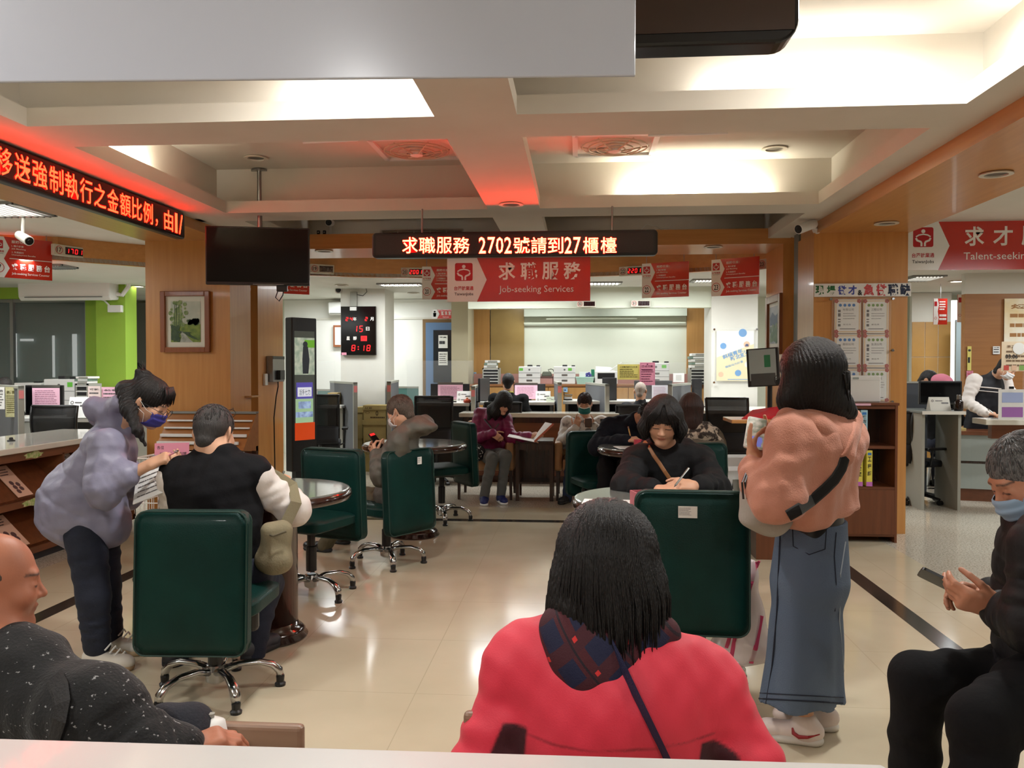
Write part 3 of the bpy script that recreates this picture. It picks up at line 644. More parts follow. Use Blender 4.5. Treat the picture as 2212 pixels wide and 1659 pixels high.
for i, (y0, y1) in enumerate(rows):
    for j, (x0, x1) in enumerate(cols):
        p0, p1 = at(x0, y0, YC), at(x1, y1, YC); w, h = p1.x - p0.x, p0.z - p1.z
        t = thing('job_posting', f'flower-bordered job posting, {pos[i]} of the {"column nearer the grey post" if j == 0 else "outer column"} on the wooden pillar', 'notice', ((p0.x + p1.x) / 2, YC, (p0.z + p1.z) / 2), 0, 'job postings on the wooden column')
        b = MB(); b.rect(UP, 0, 0, w, h, -.002, .003); b.build('sheet', M_PAPER, t)
        b = MB(); bw = w * .05
        for q in (-1, 1): b.rect(UP, q * w * .45, 0, bw, h * .88, .002); b.rect(UP, 0, q * h * .455, w * .86, bw, .002)
        b.build('border', M_BORD, t)
        b = MB()
        for qx, qy in ((-1, 1), (1, 1), (-1, -1), (1, -1)):
            for k in range(5): b.disc(UP, qx * w * .43 + .011 * math.cos(k * 1.257), qy * h * .45 + .011 * math.sin(k * 1.257), .009, .003, 8)
        b.build('flower_print', M_FLO, t)
        b = MB()
        for k, mm in enumerate((0, 1, 2, 3)): b.disc(UP, w * (-.28 + .17 * k), h * .33, w * .06, .002, 10)
        b.build('heading_print', M_GRE if j else M_BLUE, t)
        b = MB()
        for k, yy in enumerate((.2, .1, .05, -.05, -.12, -.22)): b.rect(UP, -w * .32, h * yy - h * .04, w * .1, h * (.07 if k in (0, 1, 5) else .03), .002)
        rr = random.Random(i * 7 + j)
        b.text(UP, ['有限', '工程', '股份', '生活', '企業', '事業'][i * 2 + j] + '公司', w * .02, h * .2, w=w * .42, h=h * .07); b.lines(UP, -w * .18, w * .36, -h * .1, h * .12, 3, .18, seed=i * 3 + j); b.text(UP, '新北市', w * -.02, -h * .24, w=w * .3, h=h * .045)
        b.rect(UP, 0, -h * .37, w * .6, h * .02, .002); b.build('lettering', mat('print_grey', (96, 92, 92), .6), t)
t = thing('acrylic_board', 'clear acrylic notice holder bolted over the job postings', 'notice holder', (at(1860, 757, YC - .012).x, YC - .012, at(1860, 757, YC).z))
q = at(1803, 640, YC) - at(1919, 868, YC); wx, hz = abs(q.x) / 2 + .02, abs(q.z) / 2
M_ACR = mat('clear_acrylic', (235, 240, 240), .04, alpha=.07, spec=.6)
b = MB(); b.box(-wx, wx, -.002, .002, -hz, hz); b.build('sheet_pane', M_ACR, t)
for qx in (-1, 1):
    for qz in (1, 0, -1): b = MB(); b.cyl((qx * (wx + .012), .012, qz * hz * .97), (qx * (wx + .012), -.02, qz * hz * .97), .012); b.build('standoff', M_CHROME, t)
# ---- youth poster on the far white pillar
YP = 12.07; p0, p1 = at(1548, 715, YP), at(1628, 823, YP); w, h = p1.x - p0.x, p0.z - p1.z
t = thing('poster', 'pale yellow and white poster with blue slanted lettering on the white pillar', 'poster', ((p0.x + p1.x) / 2, YP, (p0.z + p1.z) / 2))
b = MB(); b.rect(UP, 0, 0, w, h, -.003, .004); b.build('sheet', mat('poster_cream', (232, 220, 176), .5), t)
b = MB(); b.poly(UP, [(-w / 2, h / 2), (-w / 2, -h * .03), (w / 2, h * .24), (w / 2, h / 2)], .002); b.build('white_field', M_PAPER, t)
b = MB(); mm = UP @ Matrix.Rotation(.34, 4, 'Z')
for s_, x, y, ww in (('斜槓青年，', -.02, .055, .62), ('新北挺你！', .16, -.03, .62)): b.text(mm, s_, x * w, y * h, w=ww * w, h=.088 * h, z=.004, bold=.02)
b.text(mm, '職能培力計畫', -.1 * w, -.15 * h, w=.5 * w, h=.045 * h, z=.004)
for x, y, r in ((-.32, .2, .085), (.2, .46, .11), (.08, -.34, .085)): b.disc(UP, x * w, y * h, r * w, .0035, 20)
b.rect(UP, .1 * w, -.47 * h, .6 * w, .012 * h, .003); b.build('lettering', mat('poster_blue', (84, 148, 204), .5), t)
b = MB(); b.disc(UP, .31 * w, .23 * h, .085 * w, .003, 20); b.disc(UP, -.38 * w, -.37 * h, .07 * w, .003, 20); b.build('peach_disc', mat('poster_peach', (228, 186, 150), .5), t)
b = MB(); b.disc(UP, .01 * w, .18 * h, .085 * w, .003, 20); b.disc(UP, .34 * w, -.17 * h, .085 * w, .003, 20); b.disc(UP, -.17 * w, .4 * h, .07 * w, .003, 20); b.build('white_disc', M_SIGNW, t)
b = MB(); b.poly(UP, [(.26 * w, .19 * h), (.36 * w, .19 * h), (.35 * w, .24 * h), (.28 * w, .24 * h)], .005); b.poly(UP, [(.33 * w, -.19 * h), (.39 * w, -.19 * h), (.39 * w, -.14 * h), (.36 * w, -.14 * h)], .005); b.build('figure_print', M_NAVY, t)
t = thing('acrylic_board', 'clear acrylic sheet with corner bolts over the youth poster', 'poster holder', ((p0.x + p1.x) / 2, YP - .015, (p0.z + p1.z) / 2 + .0))
b = MB(); b.box(-w * .6, w * .6, -.002, .002, -h * .56, h * .56); b.build('sheet_pane', M_ACR, t)
for qx in (-1, 1):
    for qz in (-1, 1): b = MB(); b.cyl((qx * w * .57, .012, qz * h * .53), (qx * w * .57, -.02, qz * h * .53), .015); b.build('standoff', M_CHROME, t)
# ---- framed paintings
def frame_parts(t, m, w, h, fw, mw):
    b = MB()
    for q in (-1, 1): b.rect(m, q * (w - fw) / 2, 0, fw, h, 0, .035); b.rect(m, 0, q * (h - fw) / 2, w - 2 * fw, fw, 0, .035)
    b.build('frame', wood('frame_wood', (150, 84, 40), (130, 68, 30), 'z', .3), t, bevel=.006)
    b = MB(); b.rect(m, 0, 0, w - 2 * fw, h - 2 * fw, .002, .006); b.build('mount', mat('mount_white', (224, 222, 206), .6), t); return w - 2 * fw - 2 * mw, h - 2 * fw - 2 * mw
p0, p1 = at(345, 629, 7.66), at(453, 761, 7.66); w, h = p1.x - p0.x, p0.z - p1.z
t = thing('landscape_painting', 'wood framed landscape painting of trees by a stream on the wide wooden column', 'painting', ((p0.x + p1.x) / 2, 7.69, (p0.z + p1.z) / 2))
iw, ih = frame_parts(t, UP, w, h, w * .1, w * .1)
b = MB(); b.rect(UP, 0, 0, iw, ih, .009, .002); b.build('canvas', mat('paint_sky', (196, 200, 184), .6, c2=(176, 186, 172), scale=9), t)
P = lambda l: [((x - .5) * iw, (.5 - y) * ih) for x, y in l]
b = MB(); b.poly(UP, P([(0, .62), (.3, .55), (1, .56), (1, 1), (0, 1)]), .0115); b.build('meadow', mat('paint_meadow', (132, 152, 62), .6, c2=(88, 116, 50), scale=22), t)
b = MB(); b.poly(UP, P([(.3, .72), (.42, .74), (.6, .9), (.75, 1), (.3, 1), (.36, .88)]), .0125); b.build('stream', mat('paint_stream', (182, 186, 176), .6, c2=(130, 136, 120), scale=20), t)
b = MB(); rr = random.Random(3)
for k in range(70):
    x, y = rr.gauss(.26, .12), rr.uniform(.02, .62); b.disc(UP, (x - .5) * iw, (.5 - y) * ih, iw * rr.uniform(.03, .08), .013 + k * 1e-5, 7)
b = MB() if False else b
b.build('tree_foliage', mat('paint_leaves', (92, 120, 64), .6, c2=(150, 166, 110), scale=30), t)
b = MB()
for k in range(60):
    x, y = rr.uniform(0, .32), rr.uniform(.6, .98); b.disc(UP, (max(x, .06) - .5) * iw, (.5 - y) * ih, iw * rr.uniform(.03, .06), .0145 + k * 1e-5, 7)
for k in range(40): b.disc(UP, (rr.uniform(.58, .94) - .5) * iw, (.5 - rr.uniform(.44, .56)) * ih, iw * .05, .0145, 7)
for x in (.14, .2, .28): b.rect(UP, (x - .5) * iw, .05 * ih, iw * .016, ih * .75, .0148)
b.poly(UP, P([(.36, .74), (.7, .76), (.62, .8), (.98, .96), (.7, .9), (.48, .8)]), .0148)
b.build('dark_foliage', mat('paint_dark_leaves', (44, 70, 44), .6, c2=(70, 92, 56), scale=30), t)
m2 = look((0, 0, 0), (0, -1, 0), (0, 0, 1))
a, c = atx(1657, 636, 2.04), atx(1688, 640, 2.04); zt, zb = atx(1672, 638, 2.04).z, atx(1672, 766, 2.04).z
t = thing('lotus_painting', 'wood framed painting of green leaves and dark peaks inside the portal', 'painting', (2.055, (a.y + c.y) / 2, (zt + zb) / 2)); w, h = abs(a.y - c.y), zt - zb
iw, ih = frame_parts(t, m2, w, h, w * .12, w * .06)
b = MB(); b.rect(m2, 0, 0, iw, ih, .009, .002); b.build('canvas', mat('paint_grey', (176, 182, 184), .6, c2=(150, 160, 164), scale=8), t)
b = MB(); b.poly(m2, [(-iw * .45, 0), (iw * .45, 0), (iw * .4, ih * .3), (iw * .1, ih * .24), (-iw * .2, ih * .36), (-iw * .45, ih * .2)], .012); b.build('peak', mat('paint_peak', (56, 78, 100), .6), t)
b = MB()
for k in range(26): b.disc(m2, rr.uniform(-.4, .4) * iw, rr.uniform(-.42, .0) * ih, iw * .1, .0125 + k * 2e-5, 8)
b.build('leaf_foliage', mat('paint_lotus', (96, 128, 78), .6, c2=(66, 96, 60), scale=20), t)
# ---- bare back of a white hanging board and the dark display above the photographer
R_ = at(1373, 163, 2.0); L0 = ray(0, 177); s_ = (R_.z - EYE) / L0.z; LL = Vector((0, 0, EYE)) + L0 * s_
d = (R_ - LL); w = d.length + .25; d.normalize(); ctr = R_ - d * w / 2
t = thing('hanging_board', 'large plain pale grey hanging board seen from its back overhead', 'sign', (ctr.x, ctr.y, R_.z + .3), math.atan2(d.y, d.x))
b = MB(); b.rbox(-w / 2, w / 2, 0, .012, -.3, .3, .003); b.build('panel', mat('board_grey', (196, 200, 214), .22, coat=.5), t)
b = MB()
for q in (-.4, .4): b.cyl((w * q, .006, .3), (w * q, .006, 3.19 - R_.z - .3), .005)
b.build('hanger', M_STEEL, t)
Y0 = 2.6; p0, p1 = at(1300, 103, Y0), at(1727, 100, Y0)
t = thing('ceiling_box', 'dark brown display box with rounded corners hung behind the pale board', 'display box', ((p0.x + p1.x) / 2, Y0, p0.z + .16)); w = p1.x - p0.x
b = MB(); b.add([(x, y, z) for z in (0, -.11) for x, y in rrect(0, 0, w, .32, .07, 6)], [tuple(range(28)), tuple(range(28, 56))[::-1]] + [(i, 28 + i, 28 + (i + 1) % 28, (i + 1) % 28) for i in range(28)], look((0, 0, 0), (1, 0, 0), (0, 0, 1))); b.build('housing', mat('housing_black', (12, 11, 14), .25), t, bevel=.01)
b = MB(); b.rect(UP, 0, .012, w - .03, .27, .0015, .002); b.build('front_panel', mat('umber_panel', (64, 42, 26), .35, c2=(56, 36, 22), scale=3), t)
b = MB()
for q in (-.3, .3): b.cyl((w * q, .05, .16), (w * q, .05, 3.19 - p0.z - .16), .01)
b.build('hanger', M_STEEL, t)
# ---------------------------------------------------------------- green swivel chairs
M_LEATH = mat('green_leather', (5, 48, 43), .48, spec=.18, c2=(4, 40, 36), scale=5, bump=.15, bscale=180, coat=.04)
M_SEAM = mat('leather_seam', (16, 52, 44), .6)
def pad(w, h, d, r, nu=18, nv=18, bulge=.25):
    """A soft slab in xz, thickness along y: a superellipse with a slight swell."""
    b = MB(); vs = []
    def P(u, v):       # u around the section, v along the height
        pass
    bm_ = bmesh.new(); bmesh.ops.create_cube(bm_, size=2); bmesh.ops.subdivide_edges(bm_, edges=bm_.edges[:], cuts=9, use_grid_fill=True)
    for q in bm_.verts:
        x, y, z = q.co
        s = lambda t: math.copysign(1, t)
        # round the outline corners in xz, then the rim in y
        ex, ez = max(0, abs(x) * w / 2 - (w / 2 - r)), max(0, abs(z) * h / 2 - (h / 2 - r)); l = math.hypot(ex, ez)
        X, Zz = x * w / 2, z * h / 2
        m_ = max(ex, ez)
        if l > 1e-9 and m_ > 0: X = s(x) * (abs(X) - ex + ex * m_ / l); Zz = s(z) * (abs(Zz) - ez + ez * m_ / l)
        k = max(abs(x), abs(z)); edge = max(0, (k - .86) / .14)
        Y = y * d / 2 * (1 + bulge * (1 - k * k)) * math.sqrt(max(0, 1 - (edge * .8) ** 2)); 
        q.co = (X, Y, Zz)
    return bm_
def swivel_chair(name, label, group, lift=0):
    t = thing(name, label, 'swivel chair', group=group)
    b = MB(); b.smooth = True; b.bm(pad(.49, .62, .075, .05), Matrix.Translation((0, -.245, .575 + lift)) @ Matrix.Rotation(-.05, 4, 'X')); bk = b.build('backrest', M_LEATH, t)
    b = MB(); o = rrect(0, 0, .482, .612, .05, 6); mm = Matrix.Translation((0, -.245, .575 + lift)) @ Matrix.Rotation(-.05, 4, 'X') @ Matrix.Rotation(R90, 4, 'X')
    for z in (-.03, .03): b.tube([mm @ Vector((x, y, z)) for x, y in o + o[:1]], .004, 5)
    b.build('piping_edge', M_SEAM, bk)
    b = MB(); b.smooth = True; b.bm(pad(.48, .47, .08, .09), Matrix.Translation((0, .02, .43 + lift)) @ Matrix.Rotation(R90, 4, 'X')); b.build('seat', M_LEATH, t)
    b = MB(); b.rbox(-.13, .13, -.16, .14, .365 + lift, .395 + lift, .01); b.box(-.03, .03, -.25, -.1, .37 + lift, .385 + lift); b.rbox(.12, .19, .0, .06, .28 + lift, .385 + lift, .02); b.build('mechanism', M_BLACK, t)
    b = MB(); b.lathe([(.0345, .1), (.0345, .26), (.026, .265), (.026, .38 + lift), (.03, .385 + lift)], seg=18); b.build('gas_column', M_BLACK, t, smooth=False)
    b = MB(); b.lathe([(.03, .05), (.045, .06), (.05, .11), (.042, .135), (.03, .14)], seg=20); b.build('hub', M_CHROME, t)
    for k in range(5):
        a = 2 * math.pi * k / 5 + .35; c, s = math.cos(a), math.sin(a)
        b = MB(); b.smooth = True
        b.tube([(c * r, s * r, z) for r, z in ((.03, .105), (.1, .125), (.19, .125), (.25, .105), (.28, .075), (.285, .05))], [(.02, .026), (.015, .022), (.014, .02), (.016, .022), (.019, .024), (.016, .02)], 10, flat=(0, 0, 1)); lg = b.build('leg', M_CHROME, t)
        b = MB(); b.lathe([(.024, 0), (.026, .012), (.018, .02), (.02, .045), (.018, .052)], (c * .285, s * .285, 0), 14); b.build('foot_glide', M_BLACK, lg)
    return t
GC = 'green leather swivel chairs around the round tables'
chair = swivel_chair('swivel_chair', 'green swivel chair seen from behind, under the man in the black vest', GC)
chair.location = (-1.66, 3.66, 0); chair.rotation_euler = (0, 0, .05)
def lift(o, dz):
    for c in kids(o):
        if c.name.split('.')[0] in ('backrest', 'seat', 'mechanism'): c.location.z += dz
    for c in kids(o):
        if c.name.startswith('gas_column'): c.location.z += dz
    return o
lift(dup(chair, (-1.75, 5.3, 0), math.radians(160), 'empty green swivel chair across the table from the man in the black vest'), .06)
c3 = dup(chair, (-1.46, 6.2, 0), math.radians(57), 'green swivel chair seen from the side under the person in the grey jacket')
lift(dup(chair, (-1.33, 7.98, 0), math.radians(122), 'green swivel chair behind the table, beyond the person in the grey jacket'), .07)
c5 = lift(dup(chair, (.50, 3.86, 0), math.radians(-3), 'empty green swivel chair with a white label on its back, facing the woman in black'), .08)
lift(dup(chair, (.80, 6.45, 0), math.radians(15), 'green swivel chair under the person in the brown quilted jacket'), .05)
lift(dup(chair, (.2, 7.75, 0), math.radians(200), 'green swivel chair under the man bending over his writing'), .0)
lift(dup(chair, (.6, 5.2, 0), math.radians(178), 'green swivel chair under the woman in black who writes at the table'), .0)
def back_label(ch, x, z, w, h, rich):
    bk = [c for c in kids(ch) if c.name.startswith('backrest')][0]
    m = look((0, -.293, 0), (1, 0, 0), (0, 0, 1)) ; b = MB(); b.rect(m, x, z, w, h, 0, .001); b.build('inventory_label', M_PAPER, bk)
    b = MB(); b.lines(m, x - w * .45, x + w * .2, z - h * .3, z + h * .4, 7 if rich else 3, .3, .0018, seed=4); b.build('label_lettering', mat('label_print', (110, 110, 110), .7), bk)
back_label(c5, -.02, .80, .08, .05, True); back_label(c3, .06, .80, .045, .055, False)
# ---------------------------------------------------------------- round tables
M_TTOP = mat('glass_top', (124, 128, 122), .1, coat=.6, c2=(112, 116, 110), scale=3)
M_RIM = wood('rim_wood', (52, 28, 22), (36, 18, 14), 'x', .15, coat=.5)
def round_table(label):
    t = thing('round_table', label, 'table', group='round tables of the waiting hall')
    b = MB(); b.smooth = False; b.lathe([(.44, .765), (.458, .77), (.465, .79), (.46, .812), (.445, .818)], seg=56); b.build('rim', M_RIM, t, smooth=True)
    b = MB(); b.lathe([(.40, .772), (.452, .775), (.45, .8225), (.44, .8245)], seg=56); b.build('table_top', M_TTOP, t)
    b = MB(); b.lathe([(.165, .05), (.165, .76), (.22, .768)], seg=40); b.build('pedestal', M_RIM, t, smooth=True)
    b = MB(); b.lathe([(.215, 0), (.22, .012), (.2, .03), (.205, .04), (.19, .055), (.168, .065), (.165, .09)], seg=40); b.build('foot', M_RIM, t, smooth=True)
    return t
T1 = round_table('round dark-rimmed table at the elbow of the man in the black vest'); T1.location = (-1.72, 4.45, 0)
T2 = dup(T1, (-1.45, 7.25, 0), 0, 'round dark-rimmed table behind the person in the grey jacket')
T3 = dup(T1, (.43, 4.3, 0), 0, 'round table where the woman in black writes')
T4 = dup(T1, (.62, 7.08, 0), 0, 'round table with papers under the bending man')
TZ = .8245
# ---------------------------------------------------------------- tan armchairs and low side table at the counter
M_TAN = mat('tan_leather', (168, 128, 84), .45, c2=(156, 116, 74), scale=5, bump=.1, bscale=120)
M_LEG = wood('leg_wood', (48, 28, 20), (36, 20, 14), 'z', .3)
def armchair(label):
    t = thing('armchair', label, 'armchair', group='tan armchairs before the counter')
    b = MB(); b.rbox(-.24, .24, -.5, .02, .33, .47, .03); b.build('seat', M_TAN, t, smooth=False)
    b = MB(); b.rbox(-.27, .27, .02, .13, .34, .86, .035); b.build('backrest', M_TAN, t)
    for q in (-1, 1):
        b = MB(); b.rbox(q * .285 - .045, q * .285 + .045, -.5, .08, .33, .66, .03); b.build('armrest', M_TAN, t)
        for y in (-.46, .07): b = MB(); b.tube([(q * .29, y, .35), (q * .295, y, 0)], [(.028, .028), (.02, .02)], 4); b.build('leg', M_LEG, t)
    return t
A1 = armchair('tan armchair under the woman in the magenta jacket'); A1.location = (-1.05, 9.72, 0)
A2 = dup(A1, (.06, 9.72, 0), 0, 'tan armchair under the man in the pale camouflage jacket')
t = thing('side_table', 'low dark wood side table between the tan armchairs', 'side table', (-.49, 9.42, 0))
b = MB(); b.rbox(-.21, .21, -.22, .22, .64, .675, .006); b.build('table_top', M_DWOOD, t)
for x in (-.19, .19):
    for y in (-.2, .2): b = MB(); b.box(x - .02, x + .02, y - .02, y + .02, 0, .64); b.build('leg', M_DWOOD, t)
b = MB(); b.box(-.17, .17, .17, .19, .2, .64); b.build('back_panel', M_DWOOD, t); b = MB(); b.box(-.17, .17, -.21, -.2, .57, .64); b.build('apron', M_DWOOD, t)
b = MB(); b.box(-.17, .17, -.2, .18, .19, .21); b.build('shelf', M_DWOOD, t)
# ---------------------------------------------------------------- straight service counter
t = thing('service_counter', 'long wooden counter with a white top behind the tan armchairs', 'counter', (-.5, 10.66, 0))
x0, x1 = -1.05, 1.02
b = MB(); b.rbox(x0, x1, 0, .42, .845, .9, .008); b.build('counter_top', M_LTOP, t)
b = MB(); b.box(x0 + .06, x1 - .05, .06, .4, 0, .845); b.build('front_panel', M_MWOODX, t)
b = MB(); b.box(x0 + .05, x1 - .04, .05, .07, .77, .845); b.box(x0 + .05, x1 - .04, .045, .06, 0, .08); b.build('moulding', M_DWOOD, t)
# ---------------------------------------------------------------- brochure counter on the left
t = thing('brochure_counter', 'low brown brochure counter with a white top in front of the green wall', 'counter', (-4.18, 5.5, 0))
b = MB(); b.prism([(.04, -3.0), (.04, 1.3), (-.12, 2.1), (-.78, 2.1), (-.78, -3.0)], .855, .9); b.build('counter_top', M_LTOP, t, bevel=.008)
b = MB(); b.box(-.74, -.38, -3.0, 2.05, 0, .85); b.build('back_panel', M_MWOOD, t)
b = MB(); b.box(-.4, .0, -3.0, 2.0, .79, .855); b.build('fascia', wood('walnut_deep', (120, 72, 42), (104, 60, 34), 'y', .35), t)
M_MWY = MATS['walnut_deep']
for z0, z1 in ((.435, .485), (.06, .11)): b = MB(); b.box(-.4, 0, -3.0, 2.0, z0, z1); b.build('shelf', M_MWY, t)
b = MB(); b.box(-.4, -.03, -3.0, 2.0, 0, .06); b.build('plinth', M_DARK, t)
ys = [-2.0, -1.05, -.07, .92, 1.98]
for y in ys: b = MB(); b.box(-.4, 0, y - .012, y + .012, .06, .8); b.build('divider', M_MWY, t)
b_ = None
for i in range(4):
    for z in (.485, .11):
        b = MB(); y0, y1 = ys[i] + .014, ys[i + 1] - .014
        b.add([(-.02, y0, z + .02), (-.02, y1, z + .02), (-.3, y1, z + .3), (-.3, y0, z + .3), (-.03, y0, z), (-.03, y1, z), (-.31, y1, z + .28), (-.31, y0, z + .28)], [(0, 1, 2, 3), (7, 6, 5, 4), (0, 4, 5, 1), (1, 5, 6, 2), (2, 6, 7, 3), (3, 7, 4, 0)])
        b.build('slanted_shelf', M_MWOOD, t)
CT = t
for k, (y, z) in enumerate(((.55, .822), (1.9, .822), (.52, .46), (-.4, .822), (-.45, .46))):
    b = MB(); m = look((.0015, y, z), (0, 1, 0), (0, 0, 1)); rr = random.Random(k)
    b.poly(m, [(.105 * math.cos(a) * (1 + .15 * math.sin(7 * a)), .026 * math.sin(a) * (1 + .2 * math.cos(5 * a))) for a in [2 * math.pi * i / 28 for i in range(28)]], 0); b.poly(m, [(-.07, -.012), (.07, -.012), (.07, .012), (-.07, .012)], .001)
    b.build('green_tag', mat('tag_green', (122, 160, 70), .7, c2=(206, 198, 150), scale=40), t)
def brochure(label, y, z, w, h, look_i, tall=False):
    """A leaflet leaning on the slanted shelf of the brochure counter."""
    ax = Vector((-.7071, 0, .7071)); o = Vector((-4.18 - .02, 5.5 + y, z + .028)) + ax * h / 2
    t = thing('brochure', label, 'brochure', o, 0, 'brochures in the counter rack')
    m = look((0, 0, 0), (0, 1, 0), tuple(ax)); n = m.to_3x3() @ Vector((0, 0, 1))
    b = MB(); b.rect(m, 0, 0, w, h, .001, .004); b.build('cover', [mat('brochure_salmon', (226, 182, 156), .5), mat('brochure_white', (226, 220, 208), .5), mat('brochure_blue', (186, 204, 226), .5)][look_i], t)
    b = MB(); b.lines(m, -w * .38, w * .3, h * .18, h * .42, 3, .4, .0055, seed=int(y * 10))
    for k in range(5): b.disc(m, (k % 2 - .5) * w * .3, h * (-.05 - .07 * k), w * .13, .0055, 9)
    b.build('figure_print', mat('brochure_print', (96, 66, 64), .6) if look_i != 2 else M_YEL, t)
    if look_i == 1: b = MB(); b.rect(m, 0, -h * .2, w, h * .1, .0058); b.rect(m, -w * .42, -h * .38, w * .12, h * .3, .0058); b.build('orange_band', mat('band_orange', (214, 96, 48), .5), t)
brochure('salmon leaflet with small figures on the upper shelf of the brochure counter', .48, .485, .17, .31, 0)
brochure('leaning leaflet at the frame edge on the upper shelf of the brochure counter', .03, .485, .17, .31, 0)
brochure('white and orange leaflet beside the lavender jacket on the upper shelf', 1.25, .485, .24, .33, 1)
brochure('salmon leaflet on the lower shelf of the brochure counter', .42, .11, .2, .31, 0)
brochure('pale blue leaflet low under the hem of the lavender jacket', 1.32, .11, .2, .31, 2)
brochure('leaflet at the frame edge on the lower shelf of the brochure counter', -.3, .11, .2, .31, 0)
q = atz(24, 953, .9) - CT.location; b = MB(); b.lathe([(.03, 0), (.03, .008), (.016, .014), (.014, .028), (.008, .032)], q, seg=16); b.build('knob', M_BLACK, CT)
# ---------------------------------------------------------------- newspaper rack, wire cart
t = thing('newspaper_rack', 'wooden newspaper rack with white rods before the wide column', 'newspaper rack', (-3.45, 7.4, 0))
b = MB(); b.add([(-.42, -.12, .74), (.42, -.12, .74), (.42, .2, 1.06), (-.42, .2, 1.06), (-.42, .24, .7), (.42, .24, .7), (.42, .24, 1.06), (-.42, .24, 1.06)], [(0, 1, 2, 3), (4, 7, 6, 5), (0, 4, 5, 1), (3, 2, 6, 7), (0, 3, 7, 4), (1, 5, 6, 2)]); b.build('sloping_board', wood('rack_wood', (158, 102, 52), (142, 88, 42), 'x', .4), t)
b = MB(); b.box(-.42, .42, .18, .25, 1.055, 1.075); b.build('top_edge', M_ALU, t)
for k, f in enumerate((.14, .34, .56, .76)):
    b = MB(); y, z = -.12 + .32 * f, .74 + .32 * f; b.rbox(-.41, .41 - .05 * (k == 0), y - .024, y + .004, z + .002, z + (.03 if k < 2 else .018), .004); b.build('rod', M_WHITEP, t)
for x in (-.4, .4): b = MB(); b.box(x - .02, x + .02, .18, .23, 0, .75); b.build('leg', M_DWOOD, t)
b = MB(); b.box(-.42, .42, -.1, .22, .1, .14); b.box(-.4, .4, .2, .22, .12, .7); b.build('lower_shelf', M_MWOODX, t)
t = thing('wire_cart', 'white wire basket cart behind the seated man in the vest', 'cart', (-2.78, 5.75, 0)); M_WIRE = mat('white_wire', (222, 220, 212), .4)
b = MB(); X, Y_, z0, z1 = .3, .22, .36, .86
for z in (z0, .45, .55, .66, .76, z1):
    for (a, c) in (((-X, -Y_), (X, -Y_)), ((X, -Y_), (X, Y_)), ((X, Y_), (-X, Y_)), ((-X, Y_), (-X, -Y_))): b.cyl((*a, z), (*c, z), .0045 if z not in (z0, z1) else .007, seg=5)
for i in range(11):
    x = -X + 2 * X * i / 10
    for y in (-Y_, Y_): b.cyl((x, y, z0), (x, y, z1), .003, seg=4)
    if i < 8:
        y = -Y_ + 2 * Y_ * i / 7
        for xx in (-X, X): b.cyl((xx, y, z0), (xx, y, z1), .003, seg=4)
        b.cyl((-X, y, z0), (X, y, z0), .003, seg=4)
b.build('basket_mesh', M_WIRE, t)
for x in (-X, X):
    for y in (-Y_, Y_): b = MB(); b.cyl((x, y, 0.03), (x, y, z0), .009, seg=6); lg = b.build('leg', M_BLACK, t); b = MB(); b.lathe([(.02, 0), (.024, .015), (.02, .03)], (x, y, 0), 10); b.build('caster', M_BLACK, lg)
b = MB(); b.box(-X, X, -Y_, Y_, .2, .215); b.build('tray', M_BLACK, t)
o = at(371, 990, 5.45); t = thing('pink_notice', 'pink notice with black writing clipped on the wire cart', 'notice', o, 0); m = look((0, 0, 0), (1, 0, .03), (0, .1, 1))
b = MB(); b.rect(m, 0, 0, .245, .21, -.002, .003); b.build('sheet', M_PINK, t)
b = MB()
for k, s_ in enumerate(('各位', '請先取號碼牌', '再填寫表格，謝謝', '求職登記')): b.text(m, s_, .01 if k else -.08, .075 - .045 * k, w=.19 if k else .05, h=.024)
b.build('lettering', M_INK, t)
b = MB(); b.cyl((0, .006, -.1), (0, .006, -.22), .004); b.box(-.02, .02, .004, .06, -.24, -.2); b.build('clip_stand', M_STEEL, t)
# ---------------------------------------------------------------- television on its ceiling pole
c = [at(443, 485, 6.75), at(668, 495, 6.95)]; zb = at(443, 614, 6.75).z; w = (c[1] - c[0]).length; h = (c[0].z + c[1].z) / 2 - zb; a = math.atan2(c[1].y - c[0].y, c[1].x - c[0].x)
t = thing('television', 'black flat television hanging from a ceiling pole beside the painting', 'television', ((c[0].x + c[1].x) / 2, (c[0].y + c[1].y) / 2, zb + h / 2), a)
b = MB(); b.rbox(-w / 2, w / 2, 0, .05, -h / 2, h / 2, .006); b.build('bezel', M_BLACK, t)
b = MB(); b.rect(UP, 0, .006, w - .024, h - .036, .0006, .001); b.build('screen', mat('screen_off', (8, 8, 10), .12, spec=.25), t)
b = MB(); b.rect(UP, w * .1, -h / 2 + .006, w * .3, .004, .001); b.build('light_strip', M_STEEL, t)
b = MB(); b.box(-.09, .09, .05, .1, -.2, .25); b.build('wall_mount', M_BLACK, t)
b = MB(); b.cyl((-.0, .13, -.2), (0, .13, 3.2 - zb - h / 2 + .0), .021, seg=16); b.build('pole', M_STEEL, t)
b = MB(); b.lathe([(.07, 0), (.07, .012), (.03, .02)], (0, .13, 3.18 - zb - h / 2), 18); b.build('ceiling_plate', M_STEEL, t)
b = MB(); q = w * .22; b.rbox(q - .04, q + .05, .03, .07, -h / 2 - .05, -h / 2 + .01, .006); b.tube([(q - .03, .05, -h / 2 - .04), (q - .05, .05, -h / 2 - .1), (q - .02, .05, -h / 2 - .13), (q + .01, .05, -h / 2 - .08), (q + .02, .05, -h / 2 - .03)], .005, 6); b.build('cable', M_BLACK, t)
